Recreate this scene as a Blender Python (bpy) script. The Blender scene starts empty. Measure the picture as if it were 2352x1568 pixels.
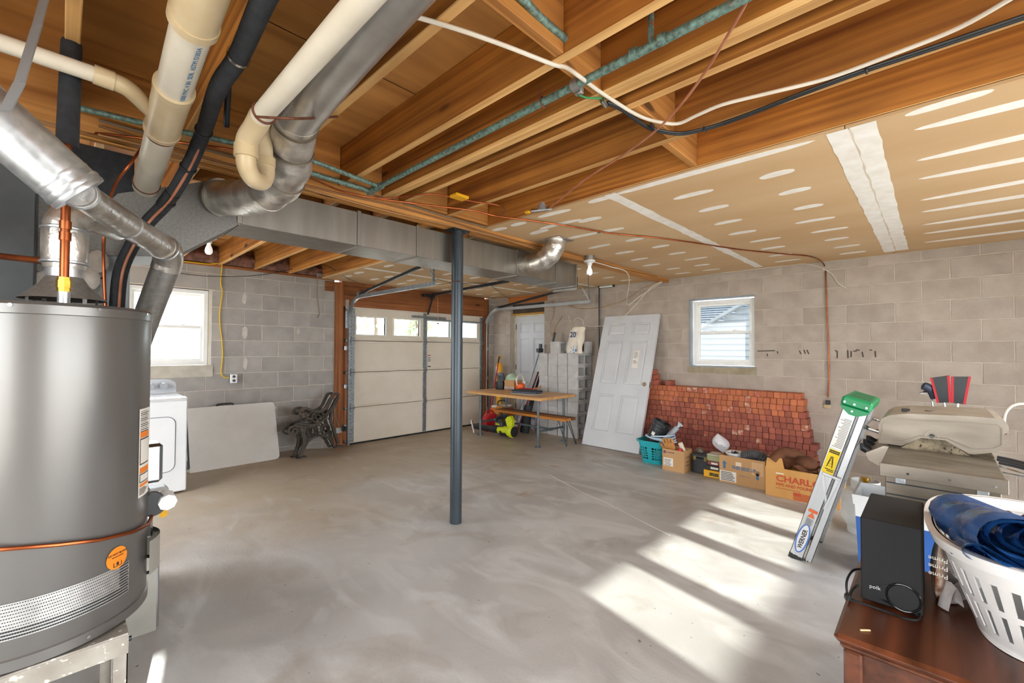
import bpy, bmesh, math, random
from mathutils import Vector, Matrix, Euler

random.seed(7)
SC = bpy.context.scene
COL = SC.collection
R = math.radians

# ------------------------------------------------------------------ camera
CAM_F, CAM_YAW, CAM_PIT, CAM_ROL, CAM_Z = 1001.08, 0.802185, 0.0187679, 0.00396192, 1.3865
_f = Vector((math.sin(CAM_YAW) * math.cos(CAM_PIT), math.cos(CAM_YAW) * math.cos(CAM_PIT), math.sin(CAM_PIT)))
_r = _f.cross(Vector((0, 0, 1))).normalized()
_u = _r.cross(_f)
_R = _r * math.cos(CAM_ROL) + _u * math.sin(CAM_ROL)
_U = -_r * math.sin(CAM_ROL) + _u * math.cos(CAM_ROL)
cam = bpy.data.cameras.new('camera')
cam.sensor_width = 36.0
cam.lens = CAM_F / 2352 * 36.0
cam.clip_start = 0.02
cam_o = bpy.data.objects.new('camera', cam)
COL.objects.link(cam_o)
cam_o.matrix_world = Matrix(((_R.x, _U.x, -_f.x, 0), (_R.y, _U.y, -_f.y, 0), (_R.z, _U.z, -_f.z, CAM_Z), (0, 0, 0, 1)))
SC.camera = cam_o

# ------------------------------------------------------------------ world, sun, exposure
SC.view_settings.view_transform = 'Standard'
SC.view_settings.look = 'None'
SC.view_settings.exposure = 0.0
SC.view_settings.gamma = 1.0
SC.view_settings.use_curve_mapping = False
wd = bpy.data.worlds.new('daylight'); SC.world = wd
wd.use_nodes = True
nt = wd.node_tree
bg = nt.nodes['Background']
bg.inputs['Color'].default_value = (0.94, 0.97, 1.0, 1)
bg.inputs['Strength'].default_value = 9.5
sun = bpy.data.lights.new('sun', 'SUN')
sun.energy = 20.0
sun.angle = R(0.55)
sun.color = (1.0, 0.93, 0.82)
sun_o = bpy.data.objects.new('sun', sun); COL.objects.link(sun_o)
sun_o.rotation_euler = Vector((-0.212, -1.0, -0.327)).to_track_quat('-Z', 'Y').to_euler()
sun_o.location = (5, 12, 6)
SC.cycles.adaptive_threshold = 0.045
SC.cycles.max_bounces = 7
SC.cycles.diffuse_bounces = 4
SC.cycles.glossy_bounces = 3
SC.cycles.transparent_max_bounces = 8
SC.cycles.sample_clamp_indirect = 6.0
SC.cycles.caustics_reflective = False
SC.cycles.caustics_refractive = False

# ------------------------------------------------------------------ measuring helpers (photo pixel -> point on a known plane)
def _ray(x, y):
    return _f + (x - 1176) / CAM_F * _R - (y - 784) / CAM_F * _U
def atZ(x, y, z):
    d = _ray(x, y); return Vector((0, 0, CAM_Z)) + d * ((z - CAM_Z) / d.z)
def atX(x, y, X):
    d = _ray(x, y); return Vector((0, 0, CAM_Z)) + d * (X / d.x)
def atY(x, y, Y):
    d = _ray(x, y); return Vector((0, 0, CAM_Z)) + d * (Y / d.y)
def atD(x, y, D):
    return Vector((0, 0, CAM_Z)) + _ray(x, y) * D

# ------------------------------------------------------------------ materials
def lin(h):
    h = h.lstrip('#')
    c = [int(h[i:i + 2], 16) / 255 for i in (0, 2, 4)]
    return tuple(v / 12.92 if v <= 0.04045 else ((v + 0.055) / 1.055) ** 2.4 for v in c) + (1.0,)

MATS = {}
def mat(name, col, col2=None, rough=0.6, metal=0.0, scale=4.0, stretch=(1, 1, 1), lo=0.35, hi=0.65,
        bump=0.0, bscale=80.0, rand=0.0, detail=5.0, distort=0.0, speck=None, spscale=120.0, splo=0.62, emit=None,
        alpha=None, coat=0.0, rough2=None, sheen=0.0, trans=0.0):
    """procedural material: two colours mixed by noise in object space, fine relief, a brightness of its own per object"""
    if name in MATS: return MATS[name]
    m = bpy.data.materials.new(name); m.use_nodes = True
    n, l = m.node_tree.nodes, m.node_tree.links
    b = n['Principled BSDF']
    tc = n.new('ShaderNodeTexCoord'); oi = n.new('ShaderNodeObjectInfo')
    mp = n.new('ShaderNodeMapping'); mp.inputs['Scale'].default_value = stretch
    off = n.new('ShaderNodeVectorMath'); off.operation = 'MULTIPLY_ADD'
    l.new(oi.outputs['Random'], off.inputs[0]); off.inputs[1].default_value = (37.1, 23.7, 51.3)
    l.new(tc.outputs['Object'], off.inputs[2])
    l.new(off.outputs[0], mp.inputs['Vector'])
    nz = n.new('ShaderNodeTexNoise'); nz.inputs['Scale'].default_value = scale
    nz.inputs['Detail'].default_value = detail; nz.inputs['Distortion'].default_value = distort
    l.new(mp.outputs[0], nz.inputs['Vector'])
    rp = n.new('ShaderNodeMapRange'); rp.inputs['From Min'].default_value = lo; rp.inputs['From Max'].default_value = hi
    l.new(nz.outputs['Fac'], rp.inputs['Value'])
    mx = n.new('ShaderNodeMix'); mx.data_type = 'RGBA'
    l.new(rp.outputs[0], mx.inputs['Factor'])
    mx.inputs['A'].default_value = lin(col); mx.inputs['B'].default_value = lin(col2 or col)
    out = mx.outputs['Result']
    if speck:
        n2 = n.new('ShaderNodeTexNoise'); n2.inputs['Scale'].default_value = spscale; n2.inputs['Detail'].default_value = 2
        l.new(off.outputs[0], n2.inputs['Vector'])
        r2 = n.new('ShaderNodeMapRange'); r2.inputs['From Min'].default_value = splo; r2.inputs['From Max'].default_value = splo + 0.06
        l.new(n2.outputs['Fac'], r2.inputs['Value'])
        m2 = n.new('ShaderNodeMix'); m2.data_type = 'RGBA'
        l.new(r2.outputs[0], m2.inputs['Factor']); l.new(out, m2.inputs['A']); m2.inputs['B'].default_value = lin(speck)
        out = m2.outputs['Result']
    if rand:
        hs = n.new('ShaderNodeHueSaturation')
        mr = n.new('ShaderNodeMapRange'); mr.inputs['To Min'].default_value = 1 - rand; mr.inputs['To Max'].default_value = 1 + rand
        l.new(oi.outputs['Random'], mr.inputs['Value']); l.new(mr.outputs[0], hs.inputs['Value'])
        l.new(out, hs.inputs['Color']); out = hs.outputs['Color']
    l.new(out, b.inputs['Base Color'])
    b.inputs['Roughness'].default_value = rough; b.inputs['Metallic'].default_value = metal
    if rough2 is not None:
        mr2 = n.new('ShaderNodeMapRange'); mr2.inputs['To Min'].default_value = rough; mr2.inputs['To Max'].default_value = rough2
        l.new(rp.outputs[0], mr2.inputs['Value']); l.new(mr2.outputs[0], b.inputs['Roughness'])
    if coat: b.inputs['Coat Weight'].default_value = coat
    if trans: b.inputs['Transmission Weight'].default_value = trans
    if bump:
        nb = n.new('ShaderNodeTexNoise'); nb.inputs['Scale'].default_value = bscale; nb.inputs['Detail'].default_value = 3
        l.new(mp.outputs[0], nb.inputs['Vector'])
        bp = n.new('ShaderNodeBump'); bp.inputs['Strength'].default_value = bump; bp.inputs['Distance'].default_value = 0.01
        l.new(nb.outputs['Fac'], bp.inputs['Height']); l.new(bp.outputs[0], b.inputs['Normal'])
    if emit:
        b.inputs['Emission Color'].default_value = lin(col); b.inputs['Emission Strength'].default_value = emit
    if alpha is not None: b.inputs['Alpha'].default_value = alpha
    MATS[name] = m
    return m

def glass_mat(name, tint='#f4f9fb', fac=0.07, rough=0.02):
    m = bpy.data.materials.new(name); m.use_nodes = True
    n, l = m.node_tree.nodes, m.node_tree.links
    n.remove(n['Principled BSDF'])
    t = n.new('ShaderNodeBsdfTransparent'); t.inputs[0].default_value = lin(tint)
    g = n.new('ShaderNodeBsdfGlossy'); g.inputs['Roughness'].default_value = rough
    x = n.new('ShaderNodeMixShader'); x.inputs[0].default_value = fac
    l.new(t.outputs[0], x.inputs[1]); l.new(g.outputs[0], x.inputs[2]); l.new(x.outputs[0], n['Material Output'].inputs[0])
    MATS[name] = m
    return m

def wood(name, c1, c2, axis='Y', rough=0.65, rand=0.12, fine=26.0, knots=True, bump=0.15):
    """board with grain running along one object axis, dark streaks and a few knots"""
    if name in MATS: return MATS[name]
    m = bpy.data.materials.new(name); m.use_nodes = True
    n, l = m.node_tree.nodes, m.node_tree.links
    b = n['Principled BSDF']
    tc = n.new('ShaderNodeTexCoord'); oi = n.new('ShaderNodeObjectInfo')
    off = n.new('ShaderNodeVectorMath'); off.operation = 'MULTIPLY_ADD'
    l.new(oi.outputs['Random'], off.inputs[0]); off.inputs[1].default_value = (17.3, 29.1, 11.9)
    l.new(tc.outputs['Object'], off.inputs[2])
    mp = n.new('ShaderNodeMapping')
    s = {'X': (0.55, fine, fine), 'Y': (fine, 0.55, fine), 'Z': (fine, fine, 0.55)}[axis]
    mp.inputs['Scale'].default_value = s
    l.new(off.outputs[0], mp.inputs['Vector'])
    nz = n.new('ShaderNodeTexNoise'); nz.inputs['Scale'].default_value = 1.0; nz.inputs['Detail'].default_value = 6; nz.inputs['Distortion'].default_value = 0.6
    l.new(mp.outputs[0], nz.inputs['Vector'])
    rp = n.new('ShaderNodeMapRange'); rp.inputs['From Min'].default_value = 0.33; rp.inputs['From Max'].default_value = 0.67
    l.new(nz.outputs['Fac'], rp.inputs['Value'])
    mx = n.new('ShaderNodeMix'); mx.data_type = 'RGBA'
    mx.inputs['A'].default_value = lin(c1); mx.inputs['B'].default_value = lin(c2)
    l.new(rp.outputs[0], mx.inputs['Factor'])
    out = mx.outputs['Result']
    # broad blotches
    nb = n.new('ShaderNodeTexNoise'); nb.inputs['Scale'].default_value = 2.2; nb.inputs['Detail'].default_value = 3
    l.new(off.outputs[0], nb.inputs['Vector'])
    hs = n.new('ShaderNodeHueSaturation')
    mr = n.new('ShaderNodeMapRange'); mr.inputs['From Min'].default_value = 0.3; mr.inputs['From Max'].default_value = 0.7
    mr.inputs['To Min'].default_value = 0.78; mr.inputs['To Max'].default_value = 1.15
    l.new(nb.outputs['Fac'], mr.inputs['Value'])
    m3 = n.new('ShaderNodeMath'); m3.operation = 'MULTIPLY'
    mr3 = n.new('ShaderNodeMapRange'); mr3.inputs['To Min'].default_value = 1 - rand; mr3.inputs['To Max'].default_value = 1 + rand
    l.new(oi.outputs['Random'], mr3.inputs['Value'])
    l.new(mr.outputs[0], m3.inputs[0]); l.new(mr3.outputs[0], m3.inputs[1])
    l.new(m3.outputs[0], hs.inputs['Value']); l.new(out, hs.inputs['Color'])
    out = hs.outputs['Color']
    if knots:
        vo = n.new('ShaderNodeTexVoronoi'); vo.inputs['Scale'].default_value = 1.0
        mk = n.new('ShaderNodeMapping'); k = {'X': (1.6, 5, 5), 'Y': (5, 1.6, 5), 'Z': (5, 5, 1.6)}[axis]; mk.inputs['Scale'].default_value = k
        l.new(off.outputs[0], mk.inputs['Vector']); l.new(mk.outputs[0], vo.inputs['Vector'])
        rk = n.new('ShaderNodeMapRange'); rk.inputs['From Min'].default_value = 0.07; rk.inputs['From Max'].default_value = 0.12
        rk.inputs['To Min'].default_value = 1; rk.inputs['To Max'].default_value = 0
        l.new(vo.outputs['Distance'], rk.inputs['Value'])
        mxk = n.new('ShaderNodeMix'); mxk.data_type = 'RGBA'
        l.new(rk.outputs[0], mxk.inputs['Factor']); l.new(out, mxk.inputs['A'])
        dk = lin(c2); mxk.inputs['B'].default_value = (dk[0] * .3, dk[1] * .3, dk[2] * .3, 1)
        out = mxk.outputs['Result']
    l.new(out, b.inputs['Base Color']); b.inputs['Roughness'].default_value = rough
    if bump:
        bp = n.new('ShaderNodeBump'); bp.inputs['Strength'].default_value = bump; bp.inputs['Distance'].default_value = 0.004
        l.new(nz.outputs['Fac'], bp.inputs['Height']); l.new(bp.outputs[0], b.inputs['Normal'])
    MATS[name] = m
    return m

# ------------------------------------------------------------------ mesh builder
class MB:
    def __init__(s, T=None):
        s.v, s.f, s.mi, s.sm = [], [], [], []
        s.T = T or Matrix.Identity(4)
    def add(s, vs, fs, mi=0, smooth=False, T=None):
        o = len(s.v); M = s.T @ T if T is not None else s.T
        s.v += [M @ Vector(p) for p in vs]
        s.f += [tuple(o + i for i in f) for f in fs]
        s.mi += [mi] * len(fs); s.sm += [smooth] * len(fs)
        return s
    def box(s, lo, hi, mi=0, ch=0.0, T=None):
        (x0, y0, z0), (x1, y1, z1) = lo, hi
        if ch <= 0:
            vs = [(x0, y0, z0), (x1, y0, z0), (x1, y1, z0), (x0, y1, z0), (x0, y0, z1), (x1, y0, z1), (x1, y1, z1), (x0, y1, z1)]
            return s.add(vs, [(3, 2, 1, 0), (4, 5, 6, 7), (0, 1, 5, 4), (1, 2, 6, 5), (2, 3, 7, 6), (3, 0, 4, 7)], mi, False, T)
        c = min(ch, (x1 - x0) * .49, (y1 - y0) * .49, (z1 - z0) * .49)
        vs = []
        for i in (0, 1):
            for j in (0, 1):
                for k in (0, 1):
                    x, y, z = (x0, x1)[i], (y0, y1)[j], (z0, z1)[k]
                    a, b_, d = (c, -c)[i], (c, -c)[j], (c, -c)[k]
                    vs += [(x, y + b_, z + d), (x + a, y, z + d), (x + a, y + b_, z)]
        g = lambda i, j, k, t: (i * 4 + j * 2 + k) * 3 + t
        fs = [(g(0,0,0,0), g(0,0,1,0), g(0,1,1,0), g(0,1,0,0)), (g(1,0,0,0), g(1,1,0,0), g(1,1,1,0), g(1,0,1,0)),
              (g(0,0,0,1), g(1,0,0,1), g(1,0,1,1), g(0,0,1,1)), (g(0,1,0,1), g(0,1,1,1), g(1,1,1,1), g(1,1,0,1)),
              (g(0,0,0,2), g(0,1,0,2), g(1,1,0,2), g(1,0,0,2)), (g(0,0,1,2), g(1,0,1,2), g(1,1,1,2), g(0,1,1,2))]
        for i in (0, 1):
            for j in (0, 1):
                q = (g(i,j,0,0), g(i,j,0,1), g(i,j,1,1), g(i,j,1,0)); fs.append(q if (i ^ j) == 0 else q[::-1])
        for i in (0, 1):
            for k in (0, 1):
                q = (g(i,0,k,2), g(i,0,k,0), g(i,1,k,0), g(i,1,k,2)); fs.append(q if (i ^ k) == 0 else q[::-1])
        for j in (0, 1):
            for k in (0, 1):
                q = (g(0,j,k,1), g(0,j,k,2), g(1,j,k,2), g(1,j,k,1)); fs.append(q if (j ^ k) == 0 else q[::-1])
        for i in (0, 1):
            for j in (0, 1):
                for k in (0, 1):
                    q = (g(i,j,k,0), g(i,j,k,1), g(i,j,k,2)); fs.append(q[::-1] if (i + j + k) % 2 == 0 else q)
        return s.add(vs, fs, mi, False, T)
    def cbox(s, c, d, mi=0, ch=0.0, T=None):
        return s.box([c[i] - d[i] / 2 for i in range(3)], [c[i] + d[i] / 2 for i in range(3)], mi, ch, T)
    def bar(s, p0, p1, w, h, up=(0, 0, 1), mi=0, ch=0.0):
        p0, p1 = Vector(p0), Vector(p1); d = p1 - p0; L = d.length; z = d.normalized()
        u = Vector(up); x = u.cross(z)
        if x.length < 1e-5: x = Vector((1, 0, 0)).cross(z)
        x.normalize(); y = z.cross(x)
        M = Matrix(((x.x, y.x, z.x, p0.x), (x.y, y.y, z.y, p0.y), (x.z, y.z, z.z, p0.z), (0, 0, 0, 1)))
        return s.box((-w / 2, -h / 2, 0), (w / 2, h / 2, L), mi, ch, M)
    def tube(s, pts, r, n=8, mi=0, cap=True, close=False, smooth=True):
        pts = [Vector(p) for p in pts]; N = len(pts)
        rs = r if isinstance(r, (list, tuple)) else [r] * N
        tang = []
        for i in range(N):
            a = pts[(i - 1) % N] if close else pts[max(i - 1, 0)]; b_ = pts[(i + 1) % N] if close else pts[min(i + 1, N - 1)]
            t = b_ - a
            tang.append(t.normalized() if t.length > 1e-9 else Vector((0, 0, 1)))
        ref = Vector((0, 0, 1)) if abs(tang[0].z) < 0.9 else Vector((1, 0, 0))
        x = ref.cross(tang[0]).normalized(); vs = []
        for i in range(N):
            t = tang[i]; x = (x - t * x.dot(t))
            if x.length < 1e-6: x = t.orthogonal()
            x.normalize(); y = t.cross(x)
            for k in range(n):
                a = 2 * math.pi * k / n
                vs.append(pts[i] + (x * math.cos(a) + y * math.sin(a)) * rs[i])
        fs = []
        for i in range(N if close else N - 1):
            j = (i + 1) % N
            for k in range(n):
                k2 = (k + 1) % n
                fs.append((i * n + k, i * n + k2, j * n + k2, j * n + k))
        if cap and not close:
            fs.append(tuple(range(n - 1, -1, -1))); fs.append(tuple((N - 1) * n + k for k in range(n)))
        return s.add(vs, fs, mi, smooth)
    def cyl(s, p0, p1, r0, r1=None, n=16, mi=0, cap=True):
        return s.tube([p0, p1], [r0, r0 if r1 is None else r1], n, mi, cap)
    def lathe(s, prof, n=24, c=(0, 0, 0), T=None, mi=0, a0=0.0, a1=2 * math.pi, smooth=True):
        full = abs(a1 - a0 - 2 * math.pi) < 1e-6; m = n if full else n + 1; vs = []
        for (r, z) in prof:
            for k in range(m):
                a = a0 + (a1 - a0) * k / n
                vs.append((c[0] + r * math.cos(a), c[1] + r * math.sin(a), c[2] + z))
        fs = []
        for i in range(len(prof) - 1):
            for k in range(n):
                k2 = (k + 1) % m if full else k + 1
                fs.append((i * m + k, i * m + k2, (i + 1) * m + k2, (i + 1) * m + k))
        if full:
            if prof[0][0] > 1e-6: fs.append(tuple(range(m - 1, -1, -1)))
            if prof[-1][0] > 1e-6: fs.append(tuple((len(prof) - 1) * m + k for k in range(m)))
        return s.add(vs, fs, mi, smooth, T)
    def shell(s, prof, n=24, c=(0, 0, 0), T=None, mi=0, sx=1.0, sy=1.0):
        """open lathe without caps (profile gives both walls)"""
        vs = []
        for (r, z) in prof:
            for k in range(n):
                a = 2 * math.pi * k / n
                vs.append((c[0] + sx * r * math.cos(a), c[1] + sy * r * math.sin(a), c[2] + z))
        fs = [(i * n + k, i * n + (k + 1) % n, (i + 1) * n + (k + 1) % n, (i + 1) * n + k) for i in range(len(prof) - 1) for k in range(n)]
        return s.add(vs, fs, mi, True, T)
    def prism(s, poly, z0, z1, T=None, mi=0, smooth=False):
        n = len(poly)
        vs = [(p[0], p[1], z0) for p in poly] + [(p[0], p[1], z1) for p in poly]
        fs = [tuple(range(n - 1, -1, -1)), tuple(range(n, 2 * n))]
        fs += [(i, (i + 1) % n, n + (i + 1) % n, n + i) for i in range(n)]
        return s.add(vs, fs, mi, smooth, T)
    def stroke(s, pts, w, z0, z1, T=None, mi=0, close=False):
        """flat 2D band following a polyline, extruded z0..z1"""
        N = len(pts); P = [Vector((p[0], p[1], 0)) for p in pts]
        ws = w if isinstance(w, (list, tuple)) else [w] * N
        L, Q = [], []
        for i in range(N):
            a = P[(i - 1) % N] if close else P[max(i - 1, 0)]; b_ = P[(i + 1) % N] if close else P[min(i + 1, N - 1)]
            d = (b_ - a); d = d.normalized() if d.length > 1e-9 else Vector((1, 0, 0)); nn = Vector((-d.y, d.x, 0))
            L.append(P[i] + nn * ws[i] / 2); Q.append(P[i] - nn * ws[i] / 2)
        vs = [(p.x, p.y, z) for z in (z0, z1) for p in L] + [(p.x, p.y, z) for z in (z0, z1) for p in Q]
        fs = []
        for i in range(N if close else N - 1):
            j = (i + 1) % N
            l0, l1, L0, L1 = i, j, N + i, N + j; q0, q1, Q0, Q1 = 2 * N + i, 2 * N + j, 3 * N + i, 3 * N + j
            fs += [(L0, Q0, Q1, L1), (l0, l1, q1, q0), (l0, L0, L1, l1), (q0, q1, Q1, Q0)]
        if not close:
            fs += [(0, 2 * N, 3 * N, N), (N - 1, 2 * N - 1, 4 * N - 1, 3 * N - 1)]
        return s.add(vs, fs, mi, False, T)
    def ball(s, c, r, n=12, mi=0, sq=(1, 1, 1)):
        m = n // 2
        prof = [(math.sin(math.pi * i / m), -math.cos(math.pi * i / m)) for i in range(m + 1)]
        vs = []; fs = []
        for (a, z) in prof:
            for k in range(n):
                t = 2 * math.pi * k / n
                vs.append((c[0] + r * sq[0] * a * math.cos(t), c[1] + r * sq[1] * a * math.sin(t), c[2] + r * sq[2] * z))
        fs = [(i * n + k, i * n + (k + 1) % n, (i + 1) * n + (k + 1) % n, (i + 1) * n + k) for i in range(m) for k in range(n)]
        return s.add(vs, fs, mi, True)
    def grid(s, nu, nv, fn, mi=0, smooth=True, thick=0.0):
        vs = [fn(i / nu, j / nv) for j in range(nv + 1) for i in range(nu + 1)]
        w = nu + 1
        fs = [(j * w + i, j * w + i + 1, (j + 1) * w + i + 1, (j + 1) * w + i) for j in range(nv) for i in range(nu)]
        return s.add(vs, fs, mi, smooth)
    def mesh(s, name, mats, recenter=True):
        me = bpy.data.meshes.new(name)
        c = Vector((0, 0, 0))
        if recenter and s.v:
            xs = [p.x for p in s.v]; ys = [p.y for p in s.v]; zs = [p.z for p in s.v]
            c = Vector(((min(xs) + max(xs)) / 2, (min(ys) + max(ys)) / 2, min(zs)))
        me.from_pydata([p - c for p in s.v], [], s.f)
        for m in (mats if isinstance(mats, (list, tuple)) else [mats]): me.materials.append(m)
        me.polygons.foreach_set('material_index', s.mi); me.polygons.foreach_set('use_smooth', s.sm)
        me.update()
        if any(s.sm): me.set_sharp_from_angle(angle=R(38))
        return me, c
    def build(s, name, mats, parent=None, label=None, cat=None, group=None, kind=None):
        me, c = s.mesh(name, mats)
        o = bpy.data.objects.new(name, me); COL.objects.link(o)
        o.location = c
        if parent is not None: o.parent = parent
        return tag(o, label, cat, group, kind)

def tag(o, label=None, cat=None, group=None, kind=None):
    if label: o['label'] = label
    if cat: o['category'] = cat
    if group: o['group'] = group
    if kind: o['kind'] = kind
    return o

def thing(name, label, cat, loc=(0, 0, 0), rot=(0, 0, 0), group=None):
    o = bpy.data.objects.new(name, None); COL.objects.link(o)
    o.empty_display_size = 0.1
    o.location = loc; o.rotation_euler = rot
    return tag(o, label, cat, group)

def inst(name, me, loc, rot=(0, 0, 0), parent=None, scale=(1, 1, 1)):
    o = bpy.data.objects.new(name, me); COL.objects.link(o)
    o.location = loc; o.rotation_euler = rot; o.scale = scale
    if parent is not None: o.parent = parent
    return o

def copy_thing(src, loc, rot=None):
    c = src.copy(); COL.objects.link(c); c.location = loc
    if rot is not None: c.rotation_euler = rot
    for ch in list(src.children):
        d = ch.copy(); COL.objects.link(d); d.parent = c
        for g in list(ch.children):
            e = g.copy(); COL.objects.link(e); e.parent = d
    return c

def curve(pts, k=6, close=False):
    """Catmull-Rom through the points"""
    P = [Vector(p) if len(p) == 3 else Vector((p[0], p[1], 0)) for p in pts]; N = len(P); out = []
    for i in range(N if close else N - 1):
        p0 = P[(i - 1) % N] if close else P[max(i - 1, 0)]; p1 = P[i]; p2 = P[(i + 1) % N]; p3 = P[(i + 2) % N] if close else P[min(i + 2, N - 1)]
        for j in range(k):
            t = j / k
            out.append(0.5 * ((2 * p1) + (p2 - p0) * t + (2 * p0 - 5 * p1 + 4 * p2 - p3) * t * t + (3 * p1 - p0 - 3 * p2 + p3) * t ** 3))
    if not close: out.append(P[-1])
    return out

def cable(name, pts, r, m, label, cat, group=None, n=8, smooth=5):
    return MB().tube(curve(pts, smooth) if smooth else pts, r, n).build(name, m, None, label, cat, group)

def text(s, size, m, parent, loc, xdir, ydir, name='lettering', align='LEFT', bold=0.0, xscale=1.0, ext=0.0006):
    """flat printed lettering as thin geometry; xdir runs along the line, ydir up the letters"""
    cu = bpy.data.curves.new(name, 'FONT'); cu.body = s; cu.size = size; cu.extrude = ext; cu.align_x = align
    cu.offset = bold; cu.resolution_u = 3
    t = bpy.data.objects.new(name, cu)
    me = bpy.data.meshes.new_from_object(t)
    bpy.data.objects.remove(t); bpy.data.curves.remove(cu)
    me.materials.clear(); me.materials.append(m)
    x = Vector(xdir).normalized(); y = Vector(ydir).normalized(); z = x.cross(y)
    M = Matrix(((x.x * xscale, y.x, z.x, loc[0]), (x.y * xscale, y.y, z.y, loc[1]), (x.z * xscale, y.z, z.z, loc[2]), (0, 0, 0, 1)))
    me.transform(M)
    cs = [v.co for v in me.vertices]
    if cs:
        c = Vector(((min(p.x for p in cs) + max(p.x for p in cs)) / 2, (min(p.y for p in cs) + max(p.y for p in cs)) / 2, min(p.z for p in cs)))
        me.transform(Matrix.Translation(-c))
    else: c = Vector((0, 0, 0))
    o = bpy.data.objects.new(name, me); COL.objects.link(o); o.location = c
    if parent is not None: o.parent = parent
    return o

# ------------------------------------------------------------------ palette
BLOCKR = mat('concrete_block_warm', '#a5988c', '#b3a79b', rough=0.95, scale=5, bump=0.35, bscale=160, rand=0.06, speck='#877d73', spscale=210, splo=0.66)
MORTARR = mat('mortar_warm', '#bfb6a8', '#b0a798', rough=0.95, scale=9, bump=0.3, bscale=90)
BLOCK = mat('concrete_block', '#a39f9a', '#b2aea9', rough=0.95, scale=5, bump=0.35, bscale=160, rand=0.07, speck='#8b847c', spscale=210, splo=0.66)
MORTAR = mat('mortar', '#d2cdc4', '#c3bdb3', rough=0.95, scale=9, bump=0.3, bscale=90)
LOOSE = mat('loose_block', '#b3b1ae', '#c3c1be', rough=0.95, scale=8, bump=0.4, bscale=140, rand=0.08, speck='#8f8d8a', spscale=230, splo=0.64)
JOIST = wood('joist_lumber', '#c58438', '#82491a', 'Y')
JEDGE = wood('joist_edge_lit', '#e2b474', '#c08c4e', 'Y', knots=False)
BLOCKING = wood('blocking_lumber', '#cd8f4a', '#976028', 'X')
PLY = wood('plywood', '#cf9550', '#ad753a', 'X', fine=9, knots=True, rand=0.06)
DRYWALL = mat('drywall_paper', '#c8a478', '#d4b48b', rough=0.95, scale=1.6, rand=0.03, stretch=(1, .35, 1))
MUD = mat('joint_compound', '#f7f3ec', '#eee7dc', rough=0.9, scale=12, bump=0.1, bscale=40)
GALV = mat('galvanised_sheet', '#8f8d89', '#a19f9b', rough=0.42, metal=0.75, scale=60, bump=0.05, bscale=200, rough2=0.5)
GALVB = mat('galvanised_bright', '#b8bcc0', '#cfd3d6', rough=0.3, metal=0.85, scale=40, rough2=0.4)
STEEL = mat('track_steel', '#a9b2b8', '#8d979d', rough=0.4, metal=0.8, scale=30)
DARKSTEEL = mat('dark_steel', '#3b4045', '#2c3034', rough=0.4, metal=0.5, scale=12)
POLE = mat('pole_paint', '#465058', '#333b42', rough=0.32, metal=0.35, scale=6, stretch=(1, 1, .25), speck='#9aa0a4', spscale=160, splo=0.75)
FOIL = mat('foil_wrap', '#b9b4ac', '#e0dcd6', rough=0.28, metal=0.9, scale=14, bump=0.5, bscale=26, rough2=0.45)
PVC = mat('pvc_pipe', '#dcd4c4', '#d0c6b3', rough=0.35, scale=5)
FIT = mat('pvc_fitting', '#d2be9b', '#c4ae88', rough=0.32, scale=6)
VERD = mat('verdigris_copper', '#7d9f94', '#56645d', rough=0.55, metal=0.3, scale=60, lo=.35, hi=.65, speck='#8a5a44', spscale=50, splo=.66)
COPPER = mat('copper_pipe', '#b5653a', '#8a4526', rough=0.32, metal=0.85, scale=9)
COPPERW = mat('copper_sheath', '#b87a5c', '#a36448', rough=0.5, scale=12)
RUSTY = mat('rusty_strap', '#7a4a32', '#5a3524', rough=0.7, metal=0.4, scale=40)
FOAM = mat('black_foam', '#22252a', '#2e3136', rough=0.8, scale=30, bump=0.2, bscale=120)
WHITEP = mat('white_paint', '#eef0f0', '#e6e8e8', rough=0.4, scale=4)
VINYL = mat('white_vinyl', '#f1f1ee', '#e9e9e5', rough=0.45, scale=6)
WCABLE = mat('white_cable', '#e4dccd', '#d8cdbb', rough=0.5, scale=8)
BCABLE = mat('black_cable', '#16181a', '#202326', rough=0.45, scale=8)
YCABLE = mat('yellow_cable', '#e7c01f', '#d8ac12', rough=0.5, scale=8)
BLACKP = mat('black_plastic', '#1b1d1f', '#25282b', rough=0.42, scale=10)
GREYP = mat('grey_plastic', '#7f868c', '#737a80', rough=0.5, scale=10)
REDP = mat('red_plastic', '#c5202a', '#b3161f', rough=0.4, scale=6)
ORANGEP = mat('orange_plastic', '#e8641c', '#dc5814', rough=0.4, scale=6)
YELLOWP = mat('yellow_plastic', '#eeb21c', '#e2a312', rough=0.42, scale=6)
LIME = mat('lime_plastic', '#c9d420', '#bcc818', rough=0.4, scale=6)
CHROME = mat('chrome', '#cfd2d4', '#bfc2c5', rough=0.15, metal=1.0, scale=10)
BRASS = mat('brass', '#c39a3c', '#a47a26', rough=0.3, metal=0.9, scale=20)
CARD = mat('cardboard', '#c39a6c', '#b88e60', rough=0.9, scale=5, stretch=(1, 1, .3), rand=.04)
CARDO = mat('cardboard_orange', '#d39f60', '#c8934f', rough=0.85, scale=5, stretch=(1, 1, .3))
PAPER = mat('paper_label', '#ece8df', '#e2ddd2', rough=0.8, scale=8)
INK = mat('black_ink', '#23211f', rough=0.7)
BLUEINK = mat('blue_ink', '#3f6f97', rough=0.7)
REDINK = mat('red_ink', '#c0502c', rough=0.7)
GLASS = glass_mat('window_glass')
GLASSD = glass_mat('dimmed_window_glass', '#a4a9ac', fac=.05)  # tint put in to dim the bright view through the long-wall window
OLDWOOD = wood('brown_stained_wood', '#a5683a', '#7a4520', 'Z', rand=.05)
OLDWOODX = wood('brown_stained_header', '#a8683a', '#7d4924', 'X', rand=.08)

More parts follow.
